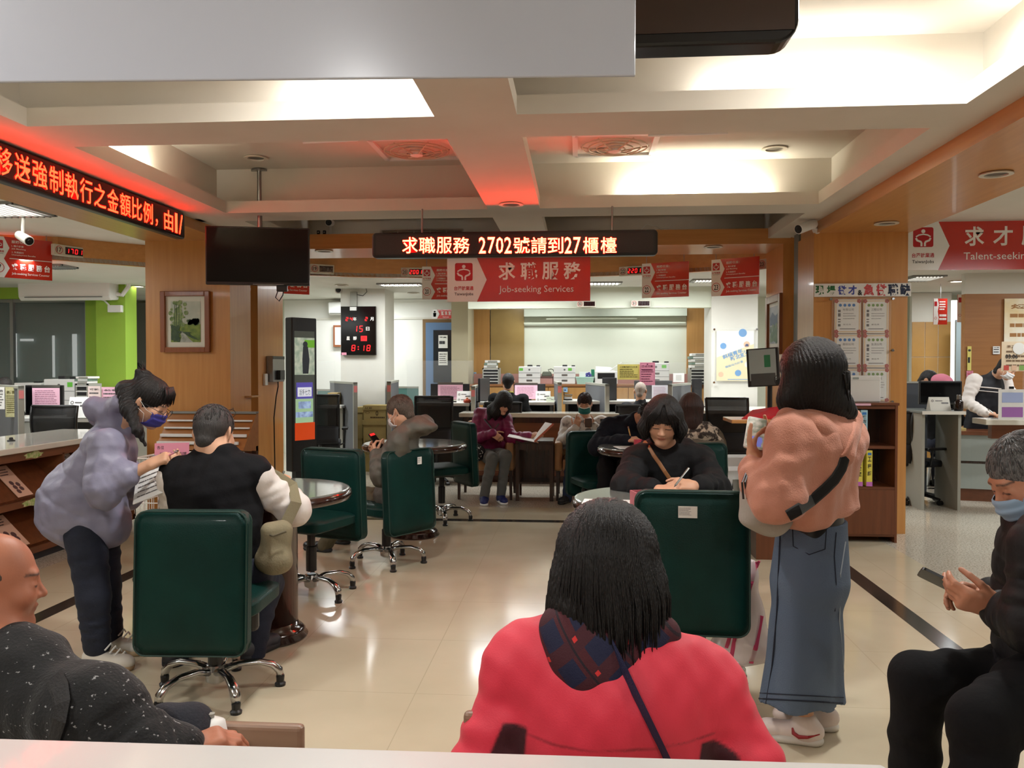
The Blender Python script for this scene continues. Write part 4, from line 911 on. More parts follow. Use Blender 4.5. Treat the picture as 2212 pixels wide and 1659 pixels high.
# small shelf, junction box, power outlet and wires on the column
t = thing('corner_shelf', 'small half-round wooden shelf fixed on the grey post', 'shelf', at(525, 858, 8.2)); b = MB(); b.prism([(-.16, .06)] + [(.145 * math.cos(q), -.1 + .0 * q + .08 * math.sin(q)) for q in [math.pi + math.pi * i / 12 for i in range(13)]] + [(.16, .06)], 0, .018); b.build('shelf_board', M_WOODF, t, bevel=.003)
b = MB(); b.box(-.03, .03, .05, .1, -.05, .0); b.build('bracket', M_STEEL, t)
o = atx(591, 797, -3.395); t = thing('junction_box', 'grey steel junction box with a black plug on the portal side', 'electrical box', o)
zt, zb_ = atx(591, 769, -3.395).z, atx(591, 824, -3.395).z; hh = zt - zb_; ya, yb_ = atx(578, 797, -3.395).y, atx(603, 797, -3.395).y; ww = yb_ - ya
b = MB(); b.rbox(-.015, .06, -ww / 2, ww / 2, -hh / 2, hh / 2, .004); b.build('housing', M_STEEL, t)
b = MB(); b.box(.06, .063, -ww / 2, ww / 2, hh * .38, hh * .5); b.box(.06, .1, -.06, .08, -hh * .42, -hh * .05); b.build('plug', M_BLACK, t)
b = MB(); b.rbox(-.014, .012, -ww / 2 - .1, -ww / 2 - .02, -hh * .62, -hh * .18, .003); b.build('outlet', M_WHITEP, t)
b = MB(); b.tube([(.03, -.04, -hh * .4), (.05, .0, -hh * .5), (.04, .03, -hh * .7), (.02, .02, -hh * 1.1), (.02, -.05, -hh * 1.9), (.02, -.02, -o.z + .02)], .007, 6); b.build('cord', M_BLACK, t)
t = thing('white_cable', 'thin white cable with a plug hanging down the grey post', 'cable', at(532, 860, 8.22)); L_ = []
b = MB(); b.tube([Vector(at(x, y, 8.22)) - t.location for x, y in ((541, 622), (534, 680), (528, 760), (524, 840), (518, 862), (522, 880), (534, 900), (529, 925), (526, 950))], .005, 6); b.build('wire', M_WHITEP, t)
b = MB(); q = Vector(at(526, 954, 8.22)) - t.location; b.rbox(q.x - .015, q.x + .015, q.y - .015, q.y + .015, q.z - .03, q.z + .02, .004); b.build('plug', M_WHITEP, t)
# ---------------------------------------------------------------- information kiosk
K0, K1 = at(630, 685, 9.55), at(684, 693, 9.85); a = math.atan2(K1.y - K0.y, K1.x - K0.x); w = (K1 - K0).length; zt = K0.z
t = thing('kiosk', 'tall black information kiosk with a lit portrait screen beside the portal', 'kiosk', ((K0.x + K1.x) / 2, (K0.y + K1.y) / 2, 0), a)
b = MB(); b.rbox(-w / 2, w / 2, 0, .13, .25, zt, .012); b.build('housing', M_BLACK, t)
b = MB(); b.rbox(-w * .45, w * .45, -.08, .22, 0, .03, .008); b.box(-w * .3, w * .3, .03, .11, .03, .26); b.build('stand', M_BLACK, t)
m = look((0, 0, 0), (1, 0, 0), (0, 0, 1)); sw, z0, z1 = w * .8, .62, zt - .16
zz = lambda f: z1 - (z1 - z0) * f
b = MB(); b.rect(m, 0, (z0 + z1) / 2, sw, z1 - z0, .001); sc = b.build('screen', mat('screen_dim', (96, 104, 98), .15, emit=.15), t)
def pane(name, f0, f1, x0, x1, c, e, z=.002, c2=None):
    b = MB(); b.rect(m, (x0 + x1) / 2 * sw, (zz(f0) + zz(f1)) / 2, (x1 - x0) * sw, zz(f0) - zz(f1), z); b.build(name, mat('kiosk_' + name, c, .2, emit=e, c2=c2, scale=14), sc)
pane('photo_pane', .06, .40, -.5, .5, (150, 170, 150), .5, c2=(196, 204, 186)); pane('green_pane', .08, .15, .0, .5, (110, 176, 50), .5, .003)
pane('purple_pane', .47, .62, -.42, .4, (92, 84, 176), .5); pane('white_pane', .515, .6, -.36, .34, (226, 230, 240), .6, .003)
pane('mint_pane', .62, .84, -.46, .42, (164, 200, 160), .5); pane('sky_pane', .645, .71, -.32, .3, (170, 196, 232), .6, .003, (110, 130, 170)); pane('sky_pane', .74, .79, -.46, .4, (170, 196, 232), .6, .0035)
pane('orange_pane', .84, 1.0, -.5, .5, (206, 70, 26), .5)
b = MB(); q = [(-.04, zz(.14)), (.08, zz(.14)), (.12, zz(.26)), (.09, zz(.39)), (-.05, zz(.39)), (-.06, zz(.26))]; b.poly(m, [(x * sw * 2, y) for x, y in q], .004); b.disc(m, .03 * sw, zz(.12), .035, .0045); b.build('figure_print', mat('kiosk_figure', (60, 70, 84), .3), sc)
b = MB(); b.text(m, '活手七力', -.01 * sw, zz(.56), w=sw * .56, h=.07, z=.005); b.build('lettering', M_INK, sc)
# ---------------------------------------------------------------- bookshelf by the wooden column
SH = thing('bookshelf', 'walnut bookshelf with an open front standing against the wooden column', 'bookshelf', (2.30, 7.44, 0))
X0, X1, Y0_, Y1_, H = -.44, .4, -.18, .2, 1.17
for x in (X0, X1 - .02): b = MB(); b.box(x, x + .02, Y0_, Y1_, 0, H); b.build('side_panel', M_MWOOD, SH)
for z in (.05, .45, .80, H - .03): b = MB(); b.box(X0 + .02, X1 - .02, Y0_ + .005, Y1_, z, z + .025); b.build('shelf', M_MWOODX, SH)
b = MB(); b.box(X0, X1, Y1_ - .01, Y1_ + .005, .05, H); b.build('back_panel', M_DWOOD, SH)
b = MB(); b.box(X0 + .02, X1 - .022, Y0_ - .003, Y0_ + .014, .07, .45); b.build('door', M_MWOOD, SH)
b = MB(); b.box(X0, X1 + .01, Y0_ - .005, Y1_, H, H + .022); b.build('shelf_top', M_MWOODX, SH)
b = MB(); mS = look((0, Y0_ - .006, 0), (1, 0, 0), (0, 0, 1)); b.rect(mS, .08, H + .008, .19, .018, .001); b.build('label_strip', M_PINKL, SH)
def book(label, x, z, w, h, txt, col, d=.24):
    t = thing('book', label, 'book', (2.44 + x, 7.44 + Y0_ + .015, z), 0, 'exam books on the shelf')
    b = MB(); b.rbox(-w / 2, w / 2, 0, d, 0, h, .004); b.build('cover', col, t)
    m = look((0, -.001, 0), (1, 0, 0), (0, 0, 1)); b = MB(); n = len(txt)
    for i, ch in enumerate(txt): b.text(m, ch, 0, h * (.86 - .6 * (i + .5) / n), w=w * .6, h=min(h * .5 / n, w * .8), z=.0005, bold=.02)
    b.build('lettering', M_INK, t)
    b = MB(); b.rect(m, 0, h * .07, w, h * .12, .0003); b.build('shelf_label', mat('label_violet', (196, 110, 190), .6), t)
    b = MB(); b.rect(m, 0, h * .9, w * .6, h * .07, .0003); b.build('blue_mark', M_BLUE, t)
M_BY, M_BB = mat('book_yellow', (222, 208, 84), .45), mat('book_blue', (168, 204, 216), .45)
for x, h, tx, cl, l in ((-.3, .31, '電子', M_BY, 'yellow exam book on the upper shelf beside the pink hood'), (-.24, .3, '機械', M_BY, 'yellow exam book leaning deepest in the upper shelf'), (-.13, .3, '電工', M_BY, 'yellow exam book next to the thick one on the upper shelf'), (-.075, .3, '倉管', M_BY, 'yellow exam book beside the pale blue one'), (-.012, .305, '技術員09', M_BB, 'thick pale blue exam book on the upper shelf')):
    book(l, x, .826, .058 if cl is M_BB else .05, h, tx, cl)
for x, tx, l in ((-.3, '文書', 'yellow exam book hidden by the pink sweater on the lower shelf'), (-.1, '機電', 'yellow exam book half hidden on the lower shelf'), (-.045, '工業類題', 'yellow exam book standing second from the gap on the lower shelf'), (.035, '工程師', 'yellow exam book standing alone beside the gap on the lower shelf')): book(l, x, .476, .05, .31, tx, M_BY)
p0, p1 = at(1797, 811, 7.38), at(1903, 876, 7.38); w, h = p1.x - p0.x, p0.z - (H + .022)
t = thing('white_case', 'white plastic case standing on the bookshelf before the job postings', 'case', ((p0.x + p1.x) / 2, 7.38, H + .022))
b = MB(); b.rbox(-w / 2, w / 2, 0, .1, 0, h, .012); b.build('housing', M_WHITEP, t)
b = MB(); b.rbox(-.03, .0 + .0 + .02, -.004, .01, h * .86, h * .93, .003); b.build('latch', mat('latch_grey', (150, 160, 158), .4), t)
b = MB(); b.box(-w / 2 + .01, w / 2 - .01, -.0015, 0, h * .82, h * .826); b.build('lid_seam', mat('seam_grey', (190, 190, 186), .6), t)
# ---------------------------------------------------------------- white plastic stools
def stool(label, group='white plastic stools'):
    t = thing('plastic_stool', label, 'stool', group=group)
    b = MB(); b.rbox(-.14, .14, -.14, .14, .44, .455, .006); b.build('seat', M_WHITEP, t)
    b = MB(); b.smooth = False
    for i in range(4):
        c, s = math.cos(i * R90 + R90 / 2), math.sin(i * R90 + R90 / 2)
    prof = [(-.145, .45), (.145, .45), (.15, .41), (-.15, .41)]
    for i in range(4):
        m = Matrix.Rotation(i * R90, 4, 'Z')
        b.add([(-.14, -.14, .452), (.14, -.14, .452), (.15, -.15, .40), (-.15, -.15, .40)], [(0, 3, 2, 1)], m)
        b.add([(-.175, -.175, .13), (.175, -.175, .13), (.18, -.18, .095), (-.18, -.18, .095)], [(0, 3, 2, 1)], m)
    b.build('skirt', M_WHITEP, t, solid=.006)
    for i in range(4):
        m = Matrix.Rotation(i * R90, 4, 'Z'); b = MB()
        b.add([(-.15, -.15, .42), (-.075, -.15, .42), (-.15, -.2 + .02, 0), (-.2, -.2, 0), (-.2, -.15, 0), (-.15, -.075, .42), (-.15, -.2, 0)], [(0, 3, 6, 1), (0, 5, 4, 3)], m); b.build('leg', M_WHITEP, t, solid=.006)
    return t
s1 = stool('white plastic stool beside the grey reception desk'); s1.location = tuple(atz(2053, 1052)); s1.rotation_euler = (0, 0, .25)
q = at(1582, 1012, 7.35); s2 = dup(s1, (q.x, 7.35, 0), .3, 'white plastic stool behind the woman in the pink sweater'); s2.scale = (1.05, 1.05, q.z / .455)
q = at(1592, 985, 7.95); s3 = dup(s1, (q.x, 7.95, 0), .1, 'taller white plastic stool peeking out above the other stool'); s3.scale = (1, 1, q.z / .455)
# ---------------------------------------------------------------- front desk and chair backs
t = thing('front_desk', 'white desk edge along the bottom where the photographer stands', 'desk', (-.5, .8, 0))
p = [atz(-300, 1585, .9), atz(1904, 1650, .9), atz(1932, 1668, .9)]
o = Vector((-.5, .8, 0)); b = MB(); b.prism([(q.x - o.x, q.y - o.y) for q in p] + [(p[2].x - o.x, -.3), (p[0].x - o.x, -.3)], .86, .9); b.build('desk_top', mat('desk_white', (208, 207, 205), .3, coat=.3), t, bevel=.004)
b = MB(); b.box(p[0].x - o.x + .05, p[2].x - o.x - .08, -.2, .2, 0, .86); b.build('front_panel', M_MWOODX, t)
def wood_chair(label, x, y, seat=.43):
    t = thing('wooden_chair', label, 'chair', (x, y, 0), 0, 'wooden chairs along the front desk')
    b = MB(); b.smooth = False; b.rbox(-.2, .2, -.235, -.205, .55, .715, .012, 3); b.build('backrest', wood('chair_ply', (150, 120, 98), (134, 104, 84), 'x', .4), t)
    b = MB(); b.rbox(-.2, .2, -.2, .2, seat - .03, seat, .008); b.build('seat', MATS['chair_ply'], t)
    for q in (-1, 1):
        b = MB(); b.cyl((q * .17, -.2, 0), (q * .17, -.21, .62), .012); b.build('leg', M_STEEL, t); b = MB(); b.cyl((q * .17, .17, 0), (q * .17, .15, seat - .02), .012); b.build('leg', M_STEEL, t)
    return t
wood_chair('wooden chair back showing at the desk edge beside the man in the speckled sweater', -.84, 2.1).scale.z = .925
wood_chair('wooden chair under the woman in the red jacket', -.06, 2.08)
wood_chair('wooden chair under the man in the black speckled sweater', -1.36, 1.95)
wood_chair('wooden chair under the old man with the blue mask', 1.66, 2.3)
# ---------------------------------------------------------------- office behind the counter
M_PART = mat('partition_grey', (98, 100, 104), .8, bump=.1, bscale=200); M_PEDGE = mat('partition_edge', (158, 158, 148), .5)
M_TEAL = mat('partition_teal', (86, 128, 124), .8); M_DESK = mat('desk_white_top', (222, 220, 212), .3); M_MESH = mat('chair_mesh', (20, 20, 22), .55, alpha=.82); M_FAB = mat('chair_fabric', (20, 20, 23), .8)
M_TAG = mat('tag_pink', (232, 140, 140), .6)
def partition(label, n, f, ztop, zb=0, tag_=True, m=M_PART):
    """Desk divider from near end n=(px, Y) to far end f=(px, Y)."""
    a, c = at(n[0], 850, n[1]), at(f[0], 850, f[1]); a.z = c.z = 0; d = c - a; L = d.length
    t = thing('desk_partition', label, 'partition', a, math.atan2(d.y, d.x) - R90, 'grey desk partitions in the office')
    b = MB(); b.box(-.022, .022, .03, L, zb + .04, ztop - .03); b.build('panel', m, t)
    b = MB(); b.box(-.028, .028, 0, .035, zb, ztop); b.box(-.028, .028, .0, L, ztop - .03, ztop); b.box(-.026, .026, .03, L, zb, zb + .08); b.build('edge_frame', M_PEDGE, t)
    if tag_: b = MB(); b.box(-.024, .024, -.002, 0, ztop - .14, ztop - .05); b.build('pink_tag', M_TAG, t)
    return t
partition('grey desk partition with a pink tag right of the kiosk', (768, 11.2), (716, 12.3), 1.285)
partition('grey desk partition in front of the clock pillar by the paper boxes', (840, 11.0), (858, 12.4), 1.3)
partition('grey desk partition between the empty mesh chair and the man in black suit', (1022, 11.1), (1032, 12.2), 1.235)
partition('grey desk partition with pink tag beside the paper tray', (1209, 11.1), (1200, 12.2), 1.29)
partition('grey desk partition behind the man with the teal mask', (1312, 11.0), (1268, 12.3), 1.27, tag_=False)
partition('grey desk partition between the grey-haired man and the brown-haired woman', (1447, 11.0), (1489, 12.0), 1.27, tag_=False)
partition('grey desk partition with a yellow newspaper beside the pink notice screen', (46, 8.6), (-20, 9.4), 1.29)
partition('teal divider right of the kiosk', (684, 13.4), (728, 13.3), 1.13, tag_=False, m=M_TEAL)
partition('teal divider left of the blue door', (846, 13.3), (903, 13.2), 1.18, tag_=False, m=M_TEAL)
def slab(name, label, cat, px0, px1, py, Y0, Y1, th, m, group=None, legs=True):
    a, c = at(px0, py, Y0), at(px1, py, Y0); z = a.z
    t = thing(name, label, cat, ((a.x + c.x) / 2, Y0, 0), 0, group); w = (c.x - a.x) / 2
    b = MB(); b.rbox(-w, w, 0, Y1 - Y0, z - th, z, .006); b.build('desk_top', m, t)
    if legs:
        b = MB(); b.box(-w + .05, w - .05, Y1 - Y0 - .06, Y1 - Y0 - .03, .05, z - th); b.build('modesty_panel', M_PART, t)
        for x in (-w + .05, w - .05): b = MB(); b.box(x - .02, x + .02, .15, Y1 - Y0 - .1, 0, z - th); b.build('leg', M_PEDGE, t)
    return z
DK = 'white office desks behind the counter'
slab('office_desk', 'white desk left edge by the kiosk', 'desk', 690, 738, 876, 11.4, 12.1, .04, M_DESK, DK)
slab('office_desk', 'white desk behind the empty mesh chair', 'desk', 895, 1014, 870, 11.25, 12.1, .045, M_DESK, DK)
slab('office_desk', 'white desk in front of the man in the black suit', 'desk', 1036, 1198, 868, 11.35, 12.1, .045, M_DESK, DK)
slab('office_desk', 'white desk in front of the grey-haired man', 'desk', 1216, 1440, 866, 11.35, 12.1, .045, M_DESK, DK)
slab('office_desk', 'white desk beside the youth poster pillar', 'desk', 1500, 1720, 886, 10.9, 12.0, .045, M_DESK, DK)
slab('office_desk', 'white desk with the pink notice screen at the green wall', 'desk', 52, 262, 903, 9.0, 9.8, .045, M_DESK, DK)
slab('office_desk', 'white desk under the roller blinds', 'desk', -40, 36, 903, 9.4, 10.0, .045, M_DESK, DK)
# long low wooden cabinet along the back wall carries the printers
a, c = at(1014, 831, 13.2), at(1533, 829, 13.2); ZC = (a.z + c.z) / 2
t = thing('wooden_cabinet', 'long wooden cabinet along the cream wall under the printers', 'cabinet', ((a.x + c.x) / 2, 13.2, 0)); w = (c.x - a.x) / 2
b = MB(); b.rbox(-w, w, -.02, .6, ZC - .04, ZC, .006); b.build('cabinet_top', wood('cabinet_edge', (150, 100, 58), (132, 84, 46), 'x', .4), t)
n = 6
for i in range(n): b = MB(); x = -w + 2 * w * i / n; b.rbox(x + .006, x + 2 * w / n - .006, 0, .02, .1, ZC - .05, .003); b.build('door', M_WOODF, t)
b = MB(); b.box(-w, w, .02, .58, .08, ZC - .04); b.build('carcass', M_WOODF, t)
b = MB(); b.box(-w, w, .56, .585, ZC, ZC + .16); b.build('pink_backboard', mat('dusty_pink', (186, 140, 132), .7), t)
def frame_px(px0, py0, px1, py1, Y): a, c = at(px0, py0, Y), at(px1, py1, Y); return (a.x + c.x) / 2, c.z, abs(c.x - a.x), abs(a.z - c.z)
M_PRN = mat('printer_white', (230, 230, 226), .45); M_GAP = mat('seam_dark', (110, 110, 108), .6)
PG = 'white printers'
def printer(label, px0, py0, px1, py1, Y, sticker=None, tray=False, zb=None, dep=.4):
    x, z, w, h = frame_px(px0, py0, px1, py1, Y)
    if zb is not None: h += z - zb; z = zb
    t = thing('printer', label, 'printer', (x, Y, z), 0, PG)
    if tray:
        b = MB(); b.rbox(-w / 2, w / 2, 0, dep, 0, h * .72, .012); b.build('body', M_PRN, t)
        b = MB(); b.box(-w * .38, w * .38, -.002, .01, h * .3, h * .62); b.build('paper_slot', M_BLACK, t)
        b = MB(); b.add([(-w * .46, .05, h * .72), (w * .42, .05, h * .72), (w * .42, .3, h * .72), (-w * .46, .3, h * .72), (-w * .46, .1, h), (w * .2, .1, h * .95), (w * .2, .3, h * .95), (-w * .46, .3, h)], [(0, 1, 5, 4), (1, 2, 6, 5), (2, 3, 7, 6), (3, 0, 4, 7), (4, 5, 6, 7)]); b.build('scanner_lid', M_PRN, t)
        b = MB(); b.add([(w * .15, .05, h * .75), (w * .7, .05, h * 1.2), (w * .7, .3, h * 1.2), (w * .15, .3, h * .75)], [(0, 1, 2, 3)]); b.build('paper_tray', M_PRN, t, solid=.01)
    else:
        b = MB(); b.rbox(-w / 2, w / 2, 0, dep, 0, h * .96, .012); b.build('body', M_PRN, t)
        b = MB(); b.rbox(-w * .1, w * .12, .05, .2, h * .95, h * 1.05, .006); b.rbox(w * .32, w * .48, .02, .1, h * .95, h * 1.03, .004); b.build('control_panel', M_DARK, t)
        for f in (.33, .6): b = MB(); b.box(-w * .49, w * .49, -.002, .002, h * f, h * f + .006); b.build('drawer_seam', M_GAP, t)
        for f in (.14, .44): b = MB(); b.box(-w * .13, w * .13, -.003, .002, h * f, h * f + .03); b.build('drawer_handle', M_STEEL, t)
        b = MB(); b.disc(UP, 0, h * .78, w * .045, .003, 14); b.build('round_mark', M_GAP, t)
    if sticker is not None: b = MB(); b.rect(UP, sticker * w, h * .8, w * .17, h * .14, .004); b.build('sticker', M_GREENS, t)
printer('white printer right of the man in the black suit', 1120, 790, 1167, 832, 13.25, -.38, zb=ZC)
printer('white printer above the paper tray with the teal box at its side', 1196, 790, 1243, 832, 13.25, .25, zb=ZC)
printer('white printer with a slanting paper feeder', 1285, 791, 1334, 832, 13.25, tray=True, zb=ZC)
printer('white printer behind the yellow and pink notices', 1388, 782, 1446, 832, 13.25, .3, zb=ZC)
printer('white printer before the green wall', 94, 816, 161, 870, 10.5, .36, zb=.9)
x, z, w, h = frame_px(30, 827, 88, 836, 10.6); t = thing('scanner', 'flat white scanner before the roller blind', 'scanner', (x, 10.6, .9)); b = MB(); b.rbox(-w / 2, w / 2, 0, .3, 0, z + h - .9, .01); b.build('body', M_PRN, t); b = MB(); b.rbox(w * .2, w * .4, 0.02, .1, z + h - .9, z + h - .88, .003); b.build('control_panel', M_DARK, t)
x, z, w, h = frame_px(90, 870, 262, 930, 10.45); t = thing('low_cabinet', 'low grey cabinet carrying the printer at the green wall', 'cabinet', (-6.9, 10.45, 0)); b = MB(); b.box(-.9, 1.4, 0, .6, 0, .88); b.build('carcass', M_PEDGE, t); b = MB(); b.box(-.92, 1.42, -.02, .62, .88, .9); b.build('cabinet_top', M_DESK, t)
def drawers(label, px0, py0, px1, py1, Y, zb, n, stack, sx0, sx1, sy):
    x, z, w, h = frame_px(px0, py0, px1, py1, Y); h += z - zb
    t = thing('drawer_unit', label, 'drawer unit', (x, Y, zb)); b = MB(); b.box(-w / 2, w / 2, 0.012, .32, 0, h); b.box(-w / 2, -w / 2 + .02, 0, .02, 0, h); b.box(w / 2 - .02, w / 2, 0, .02, 0, h); b.box(-w / 2, w / 2, 0, .02, h - .02, h); b.build('carcass', M_PEDGE, t)
    for i in range(n):
        b = MB(); z0 = h * .02 + (h * .95) * i / n; b.box(-w * .44, w * .44, .004, .02, z0, z0 + h * .6 / n); d = b.build('drawer', M_DARK, t); b = MB(); b.box(-w * .44, w * .44, -.01, .01, z0 + h * .6 / n, z0 + h * .78 / n); b.build('drawer_handle', M_PRN, d)
    a, c = at(sx0, sy, Y), at(sx1, sy, Y); zz_ = zb + h; hh = (a.z - zz_) / stack; rr = random.Random(stack)
    for i in range(stack):
        t2 = thing('binder', f'{["lowest", "second", "third", "fourth", "topmost"][i]} binder lying on the drawer unit {"beside the poster" if px0 > 1300 else "left of the black suit"}', 'binder', ((a.x + c.x) / 2 + rr.uniform(-.02, .02), Y + .02, zz_ + hh * i), rr.uniform(-.08, .08), 'binders piled on the drawer units')
        w2 = (c.x - a.x) / 2; b = MB(); b.rbox(-w2, w2, 0, .24, .002, hh - .002, .004); b.build('cover', mat('binder_green', (120, 142, 128), .6) if i % 2 else M_PAPER, t2); b = MB(); b.box(-w2 * .5, w2 * .95, -.003, .002, hh * .2, hh * .8); b.build('spine_label', M_PAPER if i % 2 else M_PEDGE, t2)
drawers('grey drawer unit with dark trays left of the black suit', 1042, 795, 1078, 831, 13.2, ZC, 5, 3, 1046, 1074, 778)
drawers('grey drawer unit with pale trays beside the youth poster', 1491, 795, 1530, 831, 13.1, ZC, 5, 5, 1492, 1526, 763)
drawers('grey drawer unit beside the printer at the green wall', 163, 829, 190, 862, 10.45, .9, 5, 3, 160, 188, 813)
def monitor(label, px0, py0, px1, py1, Y, zb, yaw=0, back=False, paper=None, strip=True):
    """zb: level the foot stands on. paper: pixel box of a sheet stuck on the face turned to the camera."""
    x, z, w, h = frame_px(px0, py0, px1, py1, Y); w = w / max(math.cos(yaw), .12) if yaw else w
    w = min(w, .62)
    t = thing('monitor', label, 'monitor', (x, Y, zb), yaw, 'office monitors'); b = MB(); b.rbox(-w / 2, w / 2, 0, .035, z - zb, z - zb + h, .006); b.build('bezel', M_BLACK if not back else M_DARK, t)
    if not back: b = MB(); b.rect(UP, 0, z - zb + h / 2, w - .03, h - .04, .0005); b.build('screen', MATS['screen_off'], t)
    b = MB(); b.rbox(-.025, .025, .035, .06, 0.0, z - zb + h * .5, .004); b.rbox(-.11, .11, -.04, .14, 0, .015, .004); b.build('stand', M_BLACK, t)
    if paper:
        p, pz, pw, ph = frame_px(*paper[:4], Y); m = look((p - x, -.004, 0), (1, 0, 0), (0, 0, 1)); b = MB(); b.rect(m, 0, pz - zb + ph / 2, pw, ph, 0, .001); sh = b.build('notice_sheet', paper[4], t)
        b = MB(); b.lines(m, -pw * .4, pw * .42, pz - zb + ph * .15, pz - zb + ph * .9, 8, .3, .002, .2, seed=int(px0)); b.build('notice_lettering', mat('print_plum', (150, 104, 124), .7), sh)
        if strip: b = MB(); b.rect(m, 0, pz - zb + ph + .018, pw * 1.02, .03, .0, .001); b.build('label_strip', M_STEEL, sh)
    return t
monitor('black monitor with a pink notice sheet beside the lavender jacket', 54, 832, 136, 897, 8.85, .95, 0, False, (70, 838, 130, 880, M_PINKL))
monitor('dark monitor with a pink notice sheet behind the empty mesh chair', 930, 829, 1014, 862, 11.5, 1.0, 0, True, (946, 831, 1000, 863, M_PINKL))
monitor('thin edge of a monitor beside the man in the black suit', 1041, 817, 1055, 866, 11.6, 1.0, 1.35, True)
monitor('dark monitor with a pink notice sheet right of the man in the black suit', 1110, 829, 1178, 862, 11.9, 1.0, 0, True, (1112, 832, 1161, 862, M_PINKL))
monitor('dark monitor back between the two grey partitions', 1303, 816, 1333, 875, 11.5, .96, .5, True)
monitor('dark monitor with a grey notice sheet behind the grey-haired man', 1370, 822, 1452, 862, 11.9, .98, 0, True, (1408, 832, 1443, 866, mat('grey_sheet', (190, 186, 192), .7)), False)
monitor('narrow dark monitor right of the drawer unit', 1497, 818, 1518, 872, 11.3, .95, .75, True)
def card(name, label, px0, py0, px1, py1, Y, zb, m=None, txt=2, cat='name card', group='white name stands on the office desks'):
    x, z, w, h = frame_px(px0, py0, px1, py1, Y); h += z - zb
    t = thing(name, label, cat, (x, Y, zb), 0, group); b = MB(); b.add([(-w / 2, 0, 0), (w / 2, 0, 0), (w / 2, .06, h), (-w / 2, .06, h), (-w / 2, .12, 0), (w / 2, .12, 0)], [(0, 1, 2, 3), (3, 2, 5, 4), (0, 3, 4), (1, 5, 2)]); b.build('card', m or M_PAPER, t)
    mm = look((0, -.001, 0), (1, 0, 0), (0, .06, h)); b = MB(); k = math.hypot(h, .06)
    for i in range(txt): b.disc(mm, -w * .34, k * (.72 - .45 * i), h * .09, .001, 12, r_in=.6); b.lines(mm, -w * .2, w * .15, k * (.66 - .45 * i), k * (.78 - .45 * i), 1, .5, .001, .1); b.lines(mm, w * .08, w * .42, k * (.48 - .3 * i), k * (.64 - .3 * i), 1, .6, .001, .1)
    b.build('lettering', mat('print_grey', (96, 92, 92)), t)
card('name_card', 'white name stand on the desk of the empty mesh chair', 986, 845, 1018, 870, 11.35, 1.0)
card('name_card', 'white name stand on the desk right of the black suit', 1157, 845, 1189, 868, 11.45, 1.0)
card('name_card', 'small greenish stand beside the white name stand', 1180, 857, 1197, 874, 11.38, 1.0, mat('card_green', (196, 204, 180), .6), 1)
card('name_card', 'white name stand below the printer at the green wall', 144, 858, 187, 874, 8.95, .93, txt=1)
x, z, w, h = frame_px(1000, 864, 1017, 873, 11.27); t = thing('red_pot', 'small shiny red ornament at the foot of a name stand', 'ornament', (x, 11.3, 1.0)); b = MB(); b.lathe([(w * .4, 0), (w * .5, h * .4), (w * .42, h * .8), (w * .2, h)], seg=14); b.build('pot', mat('ornament_red', (176, 70, 44), .2), t, smooth=True); b = MB(); b.lathe([(w * .1, h), (w * .16, h * 1.2), (.002, h * 1.35)], seg=10); b.build('knob', mat('ornament_gold', (190, 130, 60), .3), t)
# hanging notices on clear screens
def pane_thing(label, px0, py0, px1, py1, Y, zb):
    x, z, w, h = frame_px(px0, py0, px1, py1, Y); h += z - zb
    t = thing('clear_screen', label, 'clear screen', (x, Y, zb), 0, 'clear acrylic screens on the desks'); b = MB(); b.box(-w / 2, w / 2, 0, .004, 0, h); b.build('sheet_pane', M_ACR, t)
    for q in (-.4, .4): b = MB(); b.box(w * q - .02, w * q + .02, -.05, .06, 0, .012); b.build('foot', M_ACR, t)
pane_thing('clear screen by the teal divider at the kiosk', 668, 780, 722, 860, 11.8, .96)
pane_thing('clear screen on the desk before the blue door', 879, 779, 1022, 868, 11.6, 1.0)
pane_thing('clear screen carrying the yellow and pink notices', 1333, 783, 1479, 866, 11.46, 1.0)
def notice(label, px0, py0, px1, py1, Y, m, title, rows, seed, ink, cat='notice', frame_=False):
    x, z, w, h = frame_px(px0, py0, px1, py1, Y); t = thing('notice_sheet', label, cat, (x, Y, z + h / 2)); b = MB(); b.rect(UP, 0, 0, w, h, -.002, .002); b.build('sheet', m, t)
    b = MB(); b.text(UP, title, 0, h * .33, w=w * .78, h=h * .1, bold=.03); b.lines(UP, -w * .4, w * .4, -h * .38, h * .24, rows, .38, .001, .3, seed=seed)
    if frame_:
        for q in (-1, 1): b.rect(UP, q * w * .44, 0, w * .012, h * .9, .001); b.rect(UP, 0, q * h * .45, w * .88, w * .012, .001)
        b.disc(UP, 0, h * .42, w * .05, .001, 12); b.rect(UP, 0, h * .17, w * .7, h * .05, .0012)
    b.build('lettering', ink, t); return t
notice('yellow notice hung on the clear screen left of the pink one', 1334, 787, 1382, 820, 11.45, M_YEL, '使用電腦查詢徵才訊息', 5, 2, mat('print_olive', (96, 88, 44), .7))
notice('pink notice hung on the clear screen over the grey-haired man', 1382, 783, 1415, 832, 11.44, M_PINK, '徵才活動', 6, 5, mat('print_wine', (110, 40, 70), .7), frame_=True)
notice('yellow newspaper page hung on the partition by the green wall', 11, 836, 40, 901, 8.7, mat('newsprint', (200, 196, 150), .8, c2=(170, 166, 120), scale=20), '新聞', 9, 3, mat('print_olive', (96, 88, 44)))
notice('white leaflet hung beside the yellow newspaper', -12, 836, 10, 884, 8.68, M_PAPER, '公告', 5, 8, mat('print_grey', (96, 92, 92)))
notice('white paper on the upper half of the blue door', 947, 724, 967, 752, 13.84, M_PAPER, '專員', 1, 6, M_INK)
notice('white paper on the lower half of the blue door', 947, 760, 967, 789, 13.84, M_PAPER, '請勿', 4, 9, mat('print_grey', (96, 92, 92)))
